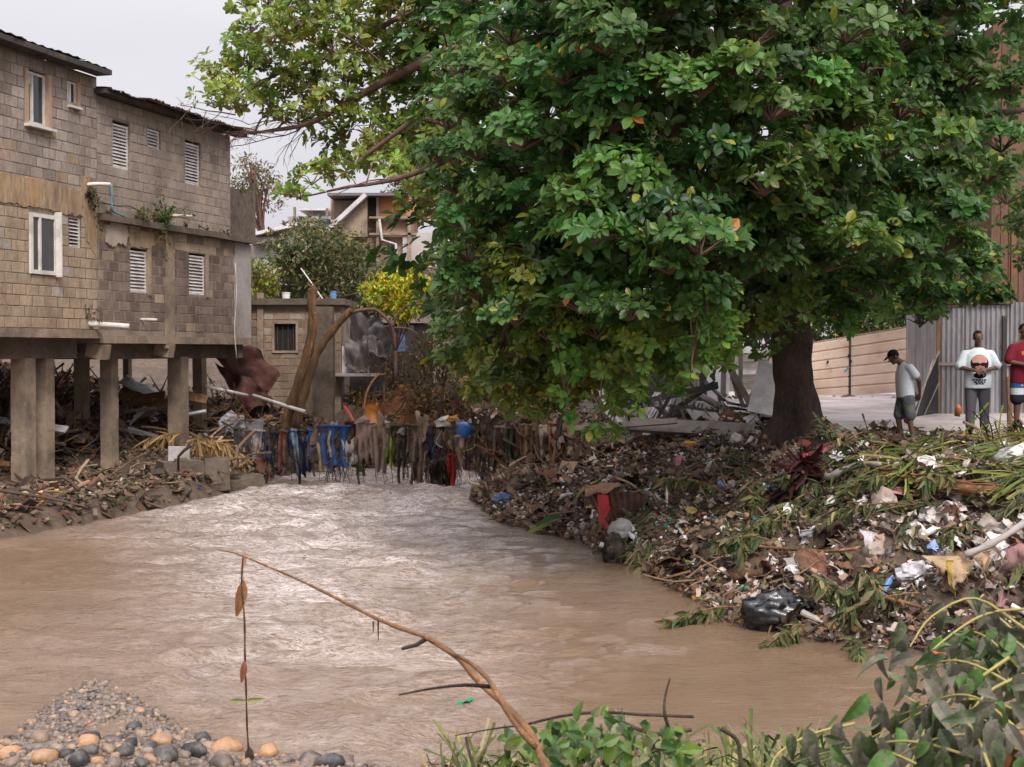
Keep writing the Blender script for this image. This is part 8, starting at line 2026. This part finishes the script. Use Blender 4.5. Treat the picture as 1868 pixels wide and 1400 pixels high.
for k, (a, b) in enumerate(Bn): leafy(LABS[k], P(a[0], a[1] + (50 if k in (1, 2, 3, 9) else 20), a[2]), P(b[0], b[1] + (55 if k in (1, 2, 3, 9) else 15), b[2]), 30, .135, 'wiltbig', 330 + k, tm=WL, mat='leaf_wilt', spread=.22, name='wilted_branch', bend=.03)
for k, pts in enumerate(([(1880, 1155, 6.6), (1780, 1092, 7.2), (1700, 1125, 7.0), (1660, 1180, 6.8)], [(1900, 1110, 6.8), (1800, 1120, 6.9), (1720, 1170, 6.8), (1660, 1230, 6.7)], [(1800, 1310, 6.0), (1740, 1292, 6.1), (1690, 1290, 6.2), (1650, 1270, 6.3)], [(1740, 1320, 6.0), (1650, 1365, 5.9), (1560, 1410, 5.8)], [(1840, 1200, 6.3), (1770, 1250, 6.2), (1700, 1310, 6.1), (1660, 1400, 5.8)], [(1560, 1320, 6.6), (1480, 1340, 6.6), (1420, 1375, 6.5), (1400, 1420, 6.3)], [(1860, 1330, 5.6), (1770, 1335, 5.7), (1720, 1370, 5.6)], [(1868, 1230, 6.1), (1800, 1265, 6.0), (1750, 1330, 5.9)])):
    twig_line(('yellow stem arching over the top of the lower right pile', 'second yellow stem arching below the mauve cloth', 'forked yellow stem in the middle of the lower right pile', 'long yellow stem running down left through the pile', 'long straight yellow stem crossing the pile downwards', 'yellow stem curving out left of the pile over the water', 'short yellow stem beside the orange cup', 'yellow stem near the right edge of the pile')[k], pts, .008, .004, 'yellow_stem')
c = P(1840, 1335, 5.4); mb = MB(); mb.tube([[0, 0, 0], [0, 0, -.05], [0, 0, -.06], [0, 0, -.15]], [.055, .055, .035, .03], 12, tint=(.38, .13, .05)); tag(mb.build('orange_cup', M['plastic'], loc=c), 'orange terracotta coloured cup stuck in the lower right leaves', 'cup')
c = P(1712, 1190, 6.3); tag(MB().add(SCR[1][0] * .05, SCR[1][1], tint=(.36, .07, .04)).build('red_scrap', M['litter'], loc=c), 'small red orange scrap at the top left of the leaf pile', 'plastic scrap')
quadcloth('grey_wrapper', 'grey printed wrapper strip hanging among the wilted leaves', 'wrapper', [(1735, 1300), (1752, 1302), (1744, 1350), (1730, 1345)], [5.6] * 4, 6, 8, (.38, .34, .34), 93, .05, 'plastic', .003)
quadcloth('blue_scrap', 'pale blue plastic scrap behind the orange cup', 'plastic scrap', [(1812, 1348), (1834, 1340), (1838, 1362), (1820, 1366)], [5.35] * 4, 6, 6, (.42, .52, .66), 94, .05, 'plastic', .003)
